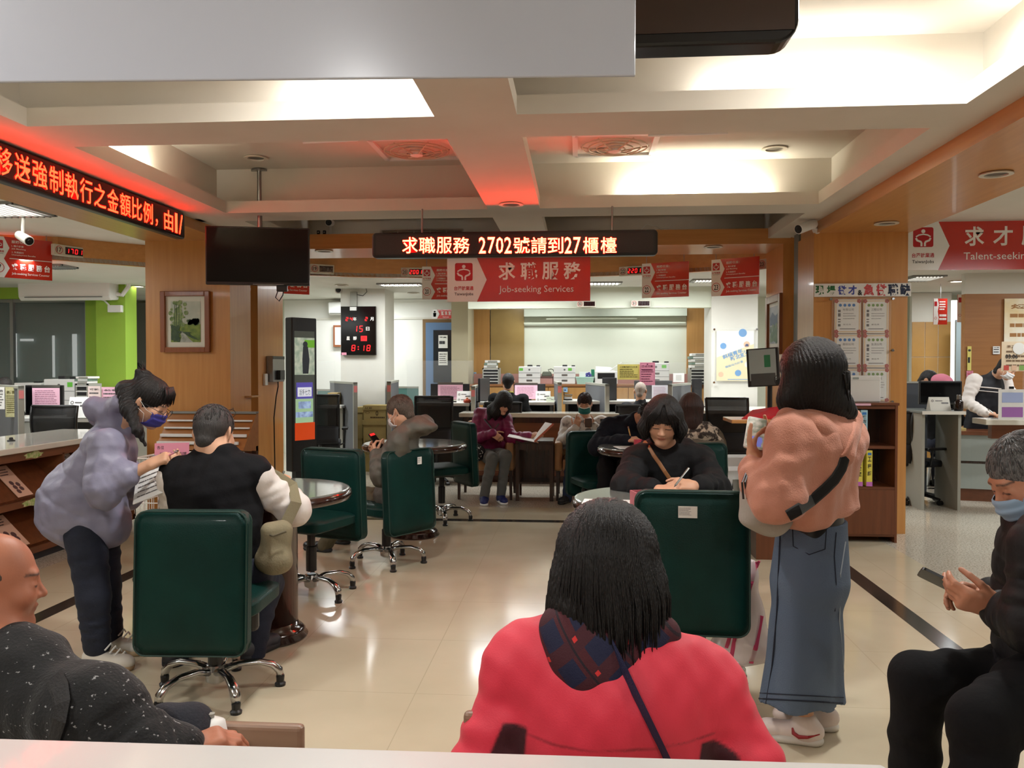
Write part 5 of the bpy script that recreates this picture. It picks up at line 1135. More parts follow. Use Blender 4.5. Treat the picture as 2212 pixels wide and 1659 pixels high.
notice('pale notice pinned by the printer behind the lavender jacket', 190, 834, 217, 876, 9.1, mat('pale_rose', (224, 204, 198), .7), '求職', 3, 4, mat('print_grey', (96, 92, 92)))
notice('pink notice low behind the hood of the lavender jacket', 219, 836, 262, 876, 9.12, M_PINKL, '公告', 3, 7, mat('print_grey', (96, 92, 92)))
notice('blue tag numbered card on the wooden cabinet', 1217, 837, 1226, 847, 13.15, mat('card_blue', (150, 190, 220), .6), '23', 1, 2, M_NAVY)
# ---------------------------------------------------------------- black mesh chairs
def mesh_chair(label):
    t = thing('mesh_chair', label, 'office chair', group='black mesh chairs')
    b = MB(); b.smooth = True
    fn = lambda u, v: ((u - .5) * (.46 + .02 * v), -.2 - .05 * math.sin(v * 2.6) - .04 * (1 - (2 * u - 1) ** 2), .72 + .42 * v)
    b.sheet(fn, 10, 8); b.build('backrest_mesh', M_MESH, t, solid=.006)
    b = MB(); pts = [fn(i / 12, 1) for i in range(13)] + [fn(1, 1 - i / 6) for i in range(1, 7)] + [fn(1 - i / 12, 0) for i in range(1, 13)] + [fn(0, i / 6) for i in range(1, 7)]; b.tube(pts, .014, 8); b.build('back_frame', M_BLACK, t)
    b = MB(); b.smooth = True; b.sheet(lambda u, v: ((u - .5) * .46, -.2 - .06 * v - .04 * (1 - (2 * u - 1) ** 2), .74 - .22 * v), 8, 4); b.build('lumbar_pad', M_FAB, t, solid=.03)
    b = MB(); b.rbox(-.25, .25, -.2, .27, .46, .54, .03, 3); b.build('seat', M_FAB, t)
    b = MB(); b.tube([(0, -.24, .6), (0, -.26, .5), (0, -.18, .43), (0, 0, .42)], .025, 8); b.cyl((0, 0, .1), (0, 0, .46), .025, .02); b.build('gas_column', M_BLACK, t)
    for q in (-1, 1):
        b = MB(); b.tube([(q * .24, -.05, .48), (q * .3, -.05, .5), (q * .31, -.03, .68)], .013, 8); b.rbox(q * .31 - .04, q * .31 + .04, -.14, .14, .68, .71, .012); b.build('armrest', M_BLACK, t)
    for k in range(5):
        a = 2 * math.pi * k / 5 + .3; c, s = math.cos(a), math.sin(a); b = MB(); b.tube([(0, 0, .12), (c * .16, s * .16, .1), (c * .3, s * .3, .07)], [.026, .022, .016], 6); lg = b.build('leg', M_BLACK, t); b = MB(); b.cyl((c * .3 - s * .02, s * .3 + c * .02, .03), (c * .3 + s * .02, s * .3 - c * .02, .03), .03, seg=10); b.build('caster', M_BLACK, lg)
    return t
mc = mesh_chair('empty black mesh chair between the counter end and the hooded jacket'); q = at(944, 860, 10.6); mc.location = (q.x, 10.6, -.02)
for px, Y, a, l in ((1090, 10.98, 0, 'black mesh chair under the man in the black suit'), (1373, 11.0, -.1, 'black mesh chair under the grey-haired man'), (1560, 9.9, .06, 'empty black mesh chair before the youth poster'), (148, 8.15, 0, 'empty black mesh chair left of the lavender jacket'), (-12, 8.0, -.5, 'black mesh chair cut off beside the newspaper page'), (693, 10.6, .25, 'black mesh chair half hidden behind the kiosk'), (1975, 9.5, -1.2, 'black office chair right of the wooden column'), (1640, 11.2, 1.3, 'black chair beyond the red folder')):
    q = at(px, 860, Y); d = dup(mc, (q.x, Y, 0), a, l)
    top = {1090: 866, 1373: 872, 1560: 856, 148: 872, -12: 880, 693: 850, 1975: 885, 1640: 880}[px]; zt = at(px, top, Y).z; d.scale = (1, 1, min(max(zt / 1.155, .7), 1.08))
# ---------------------------------------------------------------- boxes, trays, small desk things
def carton(label, px0, py0, px1, py1, Y, zb, txt=None, dep=.3, col='carton'):
    x, z, w, h = frame_px(px0, py0, px1, py1, Y); zb = z if zb is None else zb; h = h + z - zb
    t = thing('paper_carton', label, 'cardboard box', (x, Y, zb), 0, 'paper cartons beside the clock pillar'); b = MB(); b.rbox(-w / 2, w / 2, 0, dep, 0, h, .006); b.build('box', mat(col, (186, 164, 104) if col == 'carton' else (196, 166, 120), .8, c2=(176, 154, 96), scale=6), t)
    b = MB(); b.box(-w / 2 - .006, w / 2 + .006, -.006, dep, h * .72, h + .003); b.build('lid', MATS[col], t)
    if txt:
        b = MB(); b.text(UP, txt, -w * .28, h * .84, w=w * .32, h=h * .12, z=.008, bold=.02); b.disc(UP, -w * .32, h * .52, w * .09, .001, 16, ry=w * .05, r_in=.8); b.disc(UP, w * .1, h * .48, w * .06, .001, 12, ry=w * .11, r_in=.5); b.lines(UP, -w * .2, w * .45, h * .12, h * .28, 1, .6, .001, .1); b.build('lettering', mat('print_brown', (96, 76, 40), .7), t)
    return zb + h
z = carton('lowest paper carton of the stack behind the round table', 786, 942, 833, 976, 11.6, 0, 'A4 80')
z = carton('middle paper carton of the stack behind the round table', 784, 908, 834, 942, 11.6, z, None)
z = carton('topmost paper carton marked with its paper size', 785, 876, 834, 908, 11.6, z, 'A4 80')
z = carton('paper carton standing lowest beside the stack', 770, 920, 783, 976, 11.75, 0); carton('paper carton standing on another beside the stack', 770, 880, 783, 920, 11.75, z)
carton('plain open carton on the desk right of the kiosk', 709, 849, 728, 876, 11.6, .93, None, .2, 'carton_tan')
x, z, w, h = frame_px(1244, 815, 1283, 826, 13.22); t = thing('plastic_basket', 'pale mint plastic basket between the printers', 'basket', (x, 13.22, ZC)); b = MB(); q = [(-1, -1), (1, -1), (1, 1), (-1, 1)]; hh = z + h - ZC
b.add([(a * w * .42, .12 + c * .1, 0) for a, c in q] + [(a * w * .5, .12 + c * .12, hh) for a, c in q], [(3, 2, 1, 0)] + [(i, (i + 1) % 4, 4 + (i + 1) % 4, 4 + i) for i in range(4)]); b.build('bin', mat('mint_plastic', (176, 212, 196), .35), t, solid=.008); b = MB(); b.tube([(a * w * .5, .12 + c * .12, hh) for a, c in q + q[:1]], .008, 6); b.build('rim', MATS['mint_plastic'], t)
x, z, w, h = frame_px(1251, 803, 1277, 816, 13.4); t = thing('gift_box', 'small white box with a violet flower print in the basket', 'box', (x, 13.45, ZC + .05)); b = MB(); b.box(-w / 2, w / 2, 0, .08, 0, z + h - ZC - .05); b.build('box', M_PAPER, t); b = MB()
for k in range(5): b.disc(UP, w * .28 + .03 * math.cos(k * 1.26), (z + h - ZC - .05) * .6 + .03 * math.sin(k * 1.26), .025, .001, 8)
b.build('flower_print', mat('violet_print', (92, 84, 168), .6), t)
x, z, w, h = frame_px(1169, 797, 1193, 813, 13.3); t = thing('handbag', 'small olive handbag on a pink box between the printers', 'bag', (x, 13.3, z)); b = MB(); b.add([(-w / 2, 0, 0), (w / 2, 0, 0), (w / 2, .12, 0), (-w / 2, .12, 0), (-w * .36, .03, h * .65), (w * .36, .03, h * .65), (w * .36, .09, h * .65), (-w * .36, .09, h * .65)], [(0, 1, 5, 4), (1, 2, 6, 5), (2, 3, 7, 6), (3, 0, 4, 7), (4, 5, 6, 7), (3, 2, 1, 0)]); b.build('pouch', mat('olive_bag', (74, 78, 62), .6), t, bevel=.015); b = MB(); b.tube([(-.02 + .06, .06, h * .62), (.02, .06, h * .9), (.05 + .02, .06, h), (.1, .06, h * .9), (.11, .06, h * .62)], .007, 6); b.build('handle', MATS['olive_bag'], t)
x, z, w, h = frame_px(1167, 813, 1194, 832, 13.28); t = thing('pink_box', 'dusty pink storage box under the olive handbag', 'box', (x, 13.28, ZC)); h = h + z - ZC; b = MB(); b.rbox(-w / 2, w / 2, 0, .24, 0, h - .03, .006); b.build('box', MATS['dusty_pink'], t); b = MB(); b.rbox(-w / 2 - .005, w / 2 + .005, -.005, .245, h - .03, h, .004); b.build('lid', mat('dusk_brown', (100, 70, 64), .6), t)
x, z, w, h = frame_px(1277, 798, 1284, 811, 13.45); t = thing('green_box', 'narrow green box beside the printer with the feeder', 'box', (x, 13.45, ZC)); b = MB(); b.box(-w / 2, w / 2, 0, .1, 0, z + h - ZC); b.build('box', mat('box_green', (40, 130, 96), .5), t); b = MB(); b.box(-w / 2, w / 2, -.002, .0, (z + h - ZC) * .5, (z + h - ZC) * .56); b.build('lid_seam', M_GAP, t)
x, z, w, h = frame_px(1217, 858, 1236, 880, 11.3); t = thing('paper_tray', 'black letter tray standing beside the grey partition', 'tray', (x, 11.5, .98))
for i in range(3): b = MB(); b.box(-w / 2, w / 2, 0, .28, .06 * i, .06 * i + .008); b.box(-w / 2, -w / 2 + .008, 0, .28, .06 * i, .06 * i + .05); b.build('tray', M_BLACK, t)
b = MB(); b.box(-w * .45, w * .45, .01, .27, .07, .1); b.build('paper', M_PAPER, t)
x, z, w, h = frame_px(1456, 806, 1480, 826, 11.6); t = thing('photo_frame', 'white picture frame behind the clear screen', 'photo frame', (x, 11.7, z)); b = MB(); b.rect(UP, 0, h / 2, w, h, -.01, .01); b.build('frame', M_PAPER, t); b = MB(); b.rect(UP, 0, h / 2, w * .5, h * .6, .001); b.build('picture', mat('print_pale', (206, 206, 200), .6), t)
# ---------------------------------------------------------------- wall things
def aircon(label, px0, py0, px1, py1, Y, brand=True):
    x, z, w, h = frame_px(px0, py0, px1, py1, Y); t = thing('air_conditioner', label, 'air conditioner', (x, Y, z)); b = MB(); b.prism([(0, h * .06), (.2, 0), (.24, h * .15), (.26, h * .9), (.22, h), (0, h)], -w / 2, w / 2, frame((0, .26, 0), (0, -1, 0), (0, 0, 1), (-1, 0, 0))); b.build('housing', M_WHITEP, t, bevel=.02, seg=3)
    b = MB(); b.box(-w * .42, w * .42, .0, .03, h * .12, h * .15); b.build('louvre', M_GAP, t); return t, w, h
t, w, h = aircon('white wall air conditioner on the green wall', 36, 597, 235, 648, 10.95)
b = MB(); b.tube([(w * .5, .2, h * .3), (w * .56, .2, h * .25), (w * .62, .22, h * .6), (w * .63, .22, h * 1.3)], .03, 8); b.build('hose', M_WHITEP, t)
t2 = thing('control_box', 'small pale control box under the air conditioner hose', 'switch box', tuple(at(249, 667, 11.17))); b = MB(); b.rbox(-.1, .1, -.03, .04, -.05, .05, .008); b.build('housing', M_WHITEP, t2); b = MB(); b.tube([(-.09, .0, .05), (-.16, 0, .12), (-.24, -.05, .14)], .012, 6); b.build('conduit', M_WHITEP, t2)
aircon('white air conditioner at the white wall behind the kiosk', 708, 651, 760, 680, 13.71)
t = thing('picture_frame', 'wooden picture frame edge showing beside the clock pillar', 'picture frame', tuple(at(732, 726, 13.93))); b = MB(); b.rect(UP, 0, 0, .18, .37, 0, .03); b.build('frame', MATS['frame_wood'], t); b = MB(); b.rect(UP, 0, 0, .12, .3, .031); b.build('picture', M_PAPER, t)
def cctv(label, o, aim, s=1, up=True, base=None):
    """Bullet camera on an arm; aim: direction of its lens, base: where its foot is fixed."""
    t = thing('security_camera', label, 'security camera', o, 0, 'white security cameras'); a = Vector(aim).normalized(); e = a * .09 * s
    b = MB(); b.cyl(-e, e, .032 * s, .036 * s, 18); b.build('housing', M_WHITEP, t, bevel=.006)
    b = MB(); b.cyl(e, e + a * .004, .03 * s, .028 * s, 16); b.cyl(e + a * .004, e + a * .008, .014 * s, .012 * s, 12); b.build('lens', M_BLACK, t)
    q = Vector(base) - Vector(o); b = MB(); b.tube([-e * .3, (q * .5 - e * .2), q], .012 * s, 8); b.cyl(q - q.normalized() * .01, q, .035 * s, .035 * s, 14); b.build('arm', M_WHITEP, t)
o = at(713, 481, 8.75); cctv('white security camera standing on the wooden portal beam', o, (.15, -1, -.15), 1.1, base=(o.x, o.y + .02, 2.9))
o = at(1742, 489, 7.5); cctv('white security camera at the head of the grey post by the job postings', o, (-.75, -.55, -.3), 1.25, base=(at(1757, 492, 7.6).x + .05, 7.66, o.z))
o = at(52, 514, 7.3); cctv('white security camera hanging above counter sign 17', o, (.8, -.5, -.35), 1.25, base=(o.x + .0, o.y, 2.9))
t = thing('dome_camera', 'small dark dome camera at the top of the clock pillar', 'security camera', tuple(at(730, 626, 12.06))); b = MB(); b.lathe([(.04, 0), (.04, .03), (.03, .05), (.012, .06)], seg=16, m=frame((0, .04, 0), (1, 0, 0), (0, 0, 1), (0, -1, 0))); b.build('dome', M_BLACK, t); b = MB(); b.lathe([(.055, 0), (.055, .02)], seg=18, m=frame((0, .04, 0), (1, 0, 0), (0, 0, 1), (0, -1, 0))); b.build('base_ring', M_WHITEP, t)
t = thing('wireless_box', 'small grey wireless box with wires over the black clock', 'junction box', tuple(at(764, 645, 12.06))); b = MB(); b.rbox(-.05, .05, -.02, .04, -.12, .1, .006); b.build('housing', M_PEDGE, t); b = MB(); b.rbox(-.05, .05, -.04, .03, -.18, -.125, .006); b.build('adapter', M_WHITEP, t); b = MB(); b.tube([(.04, 0, .06), (.14, 0, .04), (.2, .0, .1), (.16, .02, .22), (.06, .02, .24)], .005, 5); b.build('wire', M_DARK, t)
# ---------------------------------------------------------------- ceiling fittings
def downlight(label, x, y, z, r=.085, lit=False):
    t = thing('downlight', label, 'ceiling light', (x, y, z), 0, 'round recessed ceiling lights'); b = MB(); b.lathe([(r, 0), (r + .012, -.006), (r + .012, -.012), (r * .8, -.012), (r * .78, -.002)], seg=26); b.build('trim_ring', mat('ring_white', (214, 206, 190), .4), t); b = MB(); b.lathe([(r * .78, -.003), (r * .3, -.0035)], seg=26); b.build('lamp' if lit else 'reflector', mat('lamp_lit', (255, 250, 238), .4, emit=9) if lit else mat('reflector_dark', (86, 80, 70), .3, metal=.5), t); return t
for px, py, z, l in ((553, 340, 3.2, 'unlit recessed light above the television pole'), (905, 335, 3.2, 'unlit recessed light left of the central ceiling beam'), (1298, 326, 3.2, 'unlit recessed light right of the central ceiling beam'), (1673, 320, 3.2, 'unlit recessed light in the coffer beside the wooden beam'), (1104, 440, 2.8, 'unlit recessed light in the central ceiling beam over the LED display'), (700, 541, 2.745, 'unlit recessed light in the portal soffit beside the television'), (1541, 532, 2.745, 'unlit recessed light in the portal soffit right of the LED display'), (2152, 374, 2.70, 'unlit recessed light in the wooden soffit over the talent sign'), (1915, 481, 2.70, 'unlit recessed light in the wooden soffit over the job postings'), (738, 615, 2.655, 'unlit recessed light in front of the clock pillar'), (893, 632, 2.655, 'unlit recessed light before the washroom sign')):
    q = atz(px, py, z); downlight(l, q.x, q.y, z)
for px, py, z, l in ((297, 618, 2.655, 'lit recessed light behind the green pillar'), (2067, 607, 2.655, 'lit recessed light over the desk right of the column')): q = atz(px, py, z); downlight(l, q.x, q.y, z, .1, True)
for x, y in ((-1.05, 3.7), (1.52, 3.62)): downlight('lit round ceiling lamp in the front coffer ' + ('by the wooden soffit' if x > 0 else 'above the pale hanging board'), x, y, 3.2, .16, True)
def troffer(label, px0, px1, py, z, dy=.3):
    a, c = atz(px0, py, z), atz(px1, py, z); t = thing('ceiling_light', label, 'ceiling light', ((a.x + c.x) / 2, a.y, z), 0, 'fluorescent ceiling lights of the office'); w = (c.x - a.x) / 2
    b = MB()
    for q in (-1, 1): b.box(-w - .02, w + .02, q * dy / 2 - .02, q * dy / 2 + .02, -.02, 0)
    b.box(-w - .02, -w + .01, -dy / 2, dy / 2, -.02, 0); b.box(w - .01, w + .02, -dy / 2, dy / 2, -.02, 0); b.build('frame', M_STEEL, t)
    b = MB(); b.box(-w, w, -dy / 2, dy / 2, -.008, -.004); b.build('diffuser', MATS['lamp_lit'], t)
    n = 9; b = MB()
    for i in range(n): x = -w + 2 * w * (i + .5) / n; b.box(x - .006, x + .006, -dy / 2, dy / 2, -.03, -.008)
    b.build('louvre', M_STEEL, t)
troffer('louvred ceiling light before the washroom sign', 822, 912, 614, 2.655); troffer('louvred ceiling light behind the job-seeking sign', 1270, 1340, 611, 2.655); troffer('louvred ceiling light between signs 22 and 23', 1496, 1560, 605, 2.655); troffer('louvred ceiling light beside counter sign 17', 100, 150, 574, 2.655); troffer('bright ceiling light panel right of the wooden column', 1955, 2018, 600, 2.655, .6); troffer('bright ceiling light panel over the LED display end', -60, 78, 452, 2.9, .6)
def grille(label, px, py, s=.6, rot=0):
    q = atz(px, py, 3.2); t = thing('ceiling_fan', label, 'ceiling ventilator', (q.x, q.y + s * .3, 3.2), rot, 'ventilators in the coffers')
    b = MB()
    for k in (-1, 1): b.box(-s / 2, s / 2, k * s / 2 - .02, k * s / 2 + .02, -.02, 0); b.box(k * s / 2 - .02, k * s / 2 + .02, -s / 2, s / 2, -.02, 0)
    b.build('frame', M_WHITEP, t); b = MB()
    for r in (.08, .14, .2, .25): b.tube([(r * math.cos(a), r * math.sin(a), -.025 - .1 * (.26 - r)) for a in [2 * math.pi * i / 24 for i in range(25)]], .006, 5)
    for i in range(6): a = i * math.pi / 3; b.tube([(.02 * math.cos(a), .02 * math.sin(a), -.06), (.26 * math.cos(a), .26 * math.sin(a), -.02)], .006, 5)
    b.build('guard_grille', mat('grille_beige', (196, 184, 160), .4), t); b = MB(); b.lathe([(.05, 0), (.05, -.06), (.02, -.07)], seg=16); b.build('motor', M_WHITEP, t)
grille('ventilator peeking over the beam left of the central ceiling beam', 890, 306); grille('ventilator peeking over the beam right of the central ceiling beam', 1330, 297)
def batten(label, px0, px1, py):
    a, c = atz(px0, py, 3.17), atz(px1, py - 6, 3.17); t = thing('tube_light', label, 'tube light', (a + c) / 2); d = (c - a) / 2; d.z = 0; b = MB(); b.cyl(-d, d, .014, seg=10); b.build('tube', M_PRN, t); b = MB(); b.box(-d.x, d.x, -.03, .03, .012, .03); b.build('batten', M_STEEL, t)
batten('unlit tube light behind the beam above the television', 655, 775, 307); batten('unlit tube light behind the beam near the wooden soffit', 1400, 1572, 292)
o = at(910, 497, 9.2); t = thing('air_grille', 'long white air grille above the LED display', 'air grille', (o.x, 9.24, 2.93)); w = 180 * 9.2 / F / 2; b = MB()
for k in (-1, 1): b.box(-w, w, 0, .03, .04 + k * .07 - .008, .04 + k * .07 + .008); b.box(k * w - .01, k * w + .01, 0, .03, -.03, .11)
b.build('frame', M_WHITEP, t); b = MB()
for k in range(4): b.box(-w, w, .008, .02, -.015 + .034 * k, -.005 + .034 * k)
for k in range(1, 5): b.box(-w + 2 * w * k / 5 - .005, -w + 2 * w * k / 5 + .005, 0, .02, -.03, .11)
b.build('slat_grille', M_PRN, t); b = MB(); b.box(-w, w, .026, .1, -.03, .11); b.build('back_box', M_DARK, t)
# little things on top of the beams
t = thing('router', 'white router with black aerials on the wooden beam beside the LED end', 'router', (-3.42, 7.15, 2.8)); b = MB(); b.rbox(-.1, .1, -.08, .08, .0, .04, .008); b.build('housing', M_WHITEP, t)
for q, l in ((-.5, .0), (.4, .1)): b = MB(); b.cyl((-.05 + l, -.06, .03), (-.05 + l + q * .1, -.1, .16), .006, seg=6); b.build('aerial', M_BLACK, t)
t = thing('cable_bundle', 'tangle of black cables on the wooden beam over the television', 'cables', (-3.4, 7.65, 2.8)); rr = random.Random(4); b = MB()
for k in range(4): b.tube([(rr.uniform(-.14, .14), -.25 + .1 * i, .012 + .05 * abs(math.sin(i * 1.3 + k))) for i in range(7)], .006, 5)
b.build('cable', M_BLACK, t)
for px, l in ((688, 'small black sensor on the portal beam beside the television'), (701, 'small black sensor on the portal beam beside the white camera')):
    q = at(px, 500, 8.7); t = thing('sensor', l, 'sensor', (q.x, 8.7, 2.9)); b = MB(); b.rbox(-.016, .016, -.012, .012, 0, .055, .004); b.build('housing', M_BLACK, t); b = MB(); b.disc(UP, 0, .035, .006, .0125, 10); b.build('lens', M_PRN, t)
q = at(1437, 497, 8.7); t = thing('adapter', 'small white power adapter with a wire on the portal beam', 'adapter', (q.x, 8.72, 2.9)); b = MB(); b.rbox(-.035, .035, -.02, .03, 0, .03, .004); b.build('housing', M_WHITEP, t); b = MB(); b.tube([(-.03, 0, .015), (-.1, -.05, .05), (-.2, -.1, .06), (-.26, -.1, .0)], .004, 5); b.build('wire', M_WHITEP, t)
# ---------------------------------------------------------------- rooms right of the column
YW = 10.7
a = at(2085, 635, YW); b = MB(); b.box(a.x, 9, YW, YW + .1, 0, a.z); setting(b, 'wall_side_wood', wood('veneer_brown', (168, 116, 66), (156, 104, 58), 'x', .4)); b = MB(); b.box(a.x, 9, YW, YW + .1, a.z, 2.9); setting(b, 'wall_side_white', M_WHITE)
b = MB(); a = at(1970, 700, 13.4); c = at(2056, 700, 13.4)
for i in range(3):
    for k in range(4): x0, x1 = a.x + (c.x - a.x) * i / 3, a.x + (c.x - a.x) * (i + 1) / 3; b.rbox(x0 + .004, x1 - .004, 13.4, 13.45, .55 * k + .004, .55 * k + .546, .003)
setting(b, 'wall_panel_tiles', mat('veneer_yellow', (190, 146, 80), .4, c2=(180, 136, 72), scale=3)); b = MB(); b.box(a.x, c.x, 13.41, 13.5, 0, 2.65); setting(b, 'wall_panel_backing', M_WHITE)
b = MB(); p, q = at(2057, 700, 13.0), at(2066, 700, 13.0); b.box(p.x, q.x + .02, 13.0, 13.05, .4, 2.5); setting(b, 'window_3', MATS['daylight_gap']); b = MB(); p = at(2066, 700, 12.9); b.box(p.x, p.x + .9, 12.9, 12.95, 0, 2.2); setting(b, 'door_3', mat('door_glass_pale', (150, 166, 170), .2))
def small_sign(label, px0, py0, px1, py1, Y):
    x, z, w, h = frame_px(px0, py0, px1, py1, Y); t = thing('counter_sign', label, 'sign', (x, Y, z + h / 2), 0, 'red counter signs right of the column'); two_tone(t, UP, w, h, [(0, h / 2, -w * .2, -w * .12), (-h / 2, 0, -w * .2, -w * .12)]); b = MB(); b.lines(UP, -w * .08, w * .4, h * .04, h * .42, 4, .5, .002, .4, 3); b.lines(UP, -w * .08, w * .44, -h * .36, -h * .08, 2, .6, .002, .1, 4); b.build('lettering', M_TXTW, t); b = MB(); b.rect(UP, -w * .35, h * .3, w * .2, h * .18, .002); b.disc(UP, -w * .35, -h * .25, w * .1, .002, 14, r_in=.8); b.build('logo', M_WRED, t); b = MB(); b.cyl((0, 0, h / 2), (0, 0, 2.655 - z - h / 2), .004); b.build('hanger', M_STEEL, t)
small_sign('small red counter sign hanging before the panelled wall', 2017, 645, 2046, 701, 12.0); small_sign('small red counter sign half hidden by the brown side wall', 2069, 636, 2100, 696, 11.2)
p = [at(1964, 824, 9.6), at(1993, 824, 9.6)]; t = thing('desk_partition', 'dark grey divider right beside the wooden column', 'partition', (p[0].x - .1, 9.6, 0)); b = MB(); b.box(0, .3, .0, .04, .05, p[0].z - .02); b.build('panel', mat('divider_slate', (70, 74, 80), .8), t); b = MB(); b.box(0, .3, -.005, .045, p[0].z - .02, p[0].z); b.build('edge_frame', M_PEDGE, t)
z = slab('office_desk', 'dark topped desk with a pale edge right of the column', 'desk', 1992, 2086, 888, 8.9, 9.55, .03, mat('desk_slate', (120, 126, 122), .3), 'side room desks', False)
t = bpy.data.objects[[o.name for o in COL.objects if o.get('group') == 'side room desks'][0]]; w_ = (at(2086, 888, 8.9).x - at(1992, 888, 8.9).x) / 2; b = MB(); b.box(-w_, w_, -.012, 0, z - .035, z); b.build('desk_edge', M_DESK, t); b = MB(); b.box(-w_ + .02, -w_ + .05, .05, .6, 0, z - .03); b.build('leg', M_PEDGE, t); b = MB(); b.box(w_ - .05, w_ - .02, .05, .6, 0, z - .03); b.build('leg', M_PEDGE, t)
monitor('wide black monitor on the desk right of the column', 1986, 823, 2078, 874, 9.2, z); card('desk_stand', 'grey slanted sign stand before the wide black monitor', 2011, 858, 2055, 886, 9.0, z, mat('stand_grey', (188, 184, 172), .5), 1, 'sign stand', 'desk sign stands')
x, zz_, w, h = frame_px(2063, 868, 2082, 903, 8.95); t = thing('bottle', 'dark drink bottle with a steel cap on the side desk', 'bottle', (x, 8.97, z)); b = MB(); b.lathe([(w * .45, 0), (w * .5, .01), (w * .5, h * .55), (w * .3, h * .72)], seg=18); b.build('body', mat('bottle_dark', (28, 16, 16), .1), t, smooth=True); b = MB(); b.lathe([(w * .22, h * .7), (w * .22, h * .95), (w * .18, h)], seg=14); b.build('cap', M_STEEL, t)
# curved reception counter
q0 = atz(2087, 1068); t = thing('reception_counter', 'curved grey reception counter with a white ledge at the photo edge', 'counter', (4.5, 9.2, 0))
arcp = lambda x: 9.6 - .22 * (x - 4.3) - .25 * (x - 4.3) ** 2
xs = [4.22 + .14 * i for i in range(16)]
def curved(z0, z1, off=0, th=.03):
    b = MB(); vs = []
    for x in xs: y = arcp(x) + off; vs += [(x - 4.5, y - 9.2, z0), (x - 4.5, y - 9.2, z1), (x - 4.5, y - 9.2 + th, z1), (x - 4.5, y - 9.2 + th, z0)]
    n = len(xs); b.add(vs, [(4 * i + k, 4 * i + 4 + k, 4 * i + 4 + (k + 1) % 4, 4 * i + (k + 1) % 4) for i in range(n - 1) for k in range(4)] + [(0, 1, 2, 3), (4 * n - 1, 4 * n - 2, 4 * n - 3, 4 * n - 4)]); return b
M_RG = mat('reception_grey', (150, 156, 150), .4)
curved(.14, .42).build('lower_panel', M_RG, t); curved(.45, .74).build('upper_panel', M_RG, t); curved(.0, .14, .04).build('plinth', M_MWOODX, t); curved(.42, .45, .01).build('moulding', M_DWOOD, t); curved(.74, .78, -.02, .5).build('counter_top', M_MWOODX, t)
x, z, w, h = frame_px(2130, 906, 2290, 919, 8.7); b = MB(); b.rbox(x - w / 2 - 4.5, x + w / 2 - 4.5, -.5, -.2, z, z + h, .006); b.build('ledge', M_LTOP, t); b = MB(); b.box(x - w * .3 - 4.5, x - 4.5 + w / 2, -.32, -.24, .76, z); b.build('ledge_riser', M_MWOODX, t); ZL = z + h
notice('poster with an old lantern festival scene on the brown wall', 2170, 645, 2290, 746, YW - .03, mat('festival_print', (238, 214, 160), .5, c2=(250, 244, 226), scale=3), '燈會', 3, 6, mat('print_ochre', (170, 120, 70), .7), 'poster')
t = notice('cream event poster with a magnifying glass mark', 2164, 738, 2260, 802, 8.75, mat('event_cream', (232, 212, 182), .6), '現場徵才', 4, 6, mat('print_sepia', (120, 96, 72), .7), 'poster'); m = UP
b = MB(); b.text(m, '03.06', -.12, 0.0, w=.12, h=.045, bold=.03); b.build('date_lettering', M_INK, t)
b = MB(); b.disc(m, -.05, .08, .06, .003, 20); b.build('lens_print', M_PAPER, t)
for k, cc in enumerate(((200, 80, 70), (230, 190, 160), (130, 170, 90), (90, 140, 200))): b = MB(); b.rect(m, -.17 + .075 * k, -.115, .05, .05, .003); b.build('swatch_print', mat('swatch%d' % k, cc, .6), t)
b = MB(); b.box(.1, .13, 0, .01, -.25 - .4, .1); b.cyl((0, .005, -.15), (0, .005, ZL - t.location.z), .006); b.build('stand', M_ACR, t)
t = notice('white flyer stand with a blue and a violet card on the white ledge', 2157, 841, 2212, 907, 8.6, M_SIGNW, '就業', 1, 3, M_SIGNW, 'flyer stand')
b = MB(); b.rect(m, .01, .07, .2, .1, .003); b.build('blue_card', mat('card_periwinkle', (166, 180, 220), .5), t); b = MB(); b.rect(m, .01, -.075, .2, .1, .003); b.build('violet_card', mat('card_violet', (160, 104, 176), .5), t); b = MB(); b.box(-.02, .02, -.01, .01, .155, .18); b.build('clip', M_BLACK, t); b = MB(); b.box(-.1, .1, .0, .12, ZL - t.location.z, ZL - t.location.z + .008); b.add([(-.05, .0, -.15), (.05, 0, -.15), (.05, .1, ZL - t.location.z), (-.05, .1, ZL - t.location.z)], [(0, 1, 2, 3)]); b.build('foot', M_ACR, t)
notice('yellow paper strip hanging on the brown wall', 2090, 748, 2098, 800, YW - .02, M_YEL, '春', 1, 2, M_INK, 'paper strip'); notice('pink note below the yellow paper strip', 2088, 801, 2102, 817, YW - .02, M_PINK, '注意', 2, 3, M_WRED, 'note'); notice('white paper sheet on the brown wall beside the event poster', 2145, 748, 2160, 765, YW - .02, M_PAPER, '公告', 2, 3, M_INK, 'note')
notice('yellow paper scroll hung on the wooden wall panel behind the office', 1011, 768, 1017, 803, 13.9, M_YEL, '福', 1, 2, M_INK, 'paper strip'); notice('pair of pale blue notes under the yellow scroll', 1013, 804, 1029, 817, 13.9, mat('card_blue', (150, 190, 220)), '電話', 2, 5, M_NAVY, 'note')
carton('yellow box on the floor behind the white stool', 2050, 925, 2085, 975, 9.7, .45, None, .25); 
t = thing('low_shelf', 'dark low shelf carrying the yellow box', 'shelf', (at(2068, 975, 9.7).x, 9.7, 0)); b = MB(); b.box(-.14, .14, 0, .3, .41, .45); b.build('shelf_board', M_DARK, t); b = MB(); b.box(-.13, -.11, .01, .28, 0, .41); b.box(.11, .13, .01, .28, 0, .41); b.build('support', M_DARK, t)
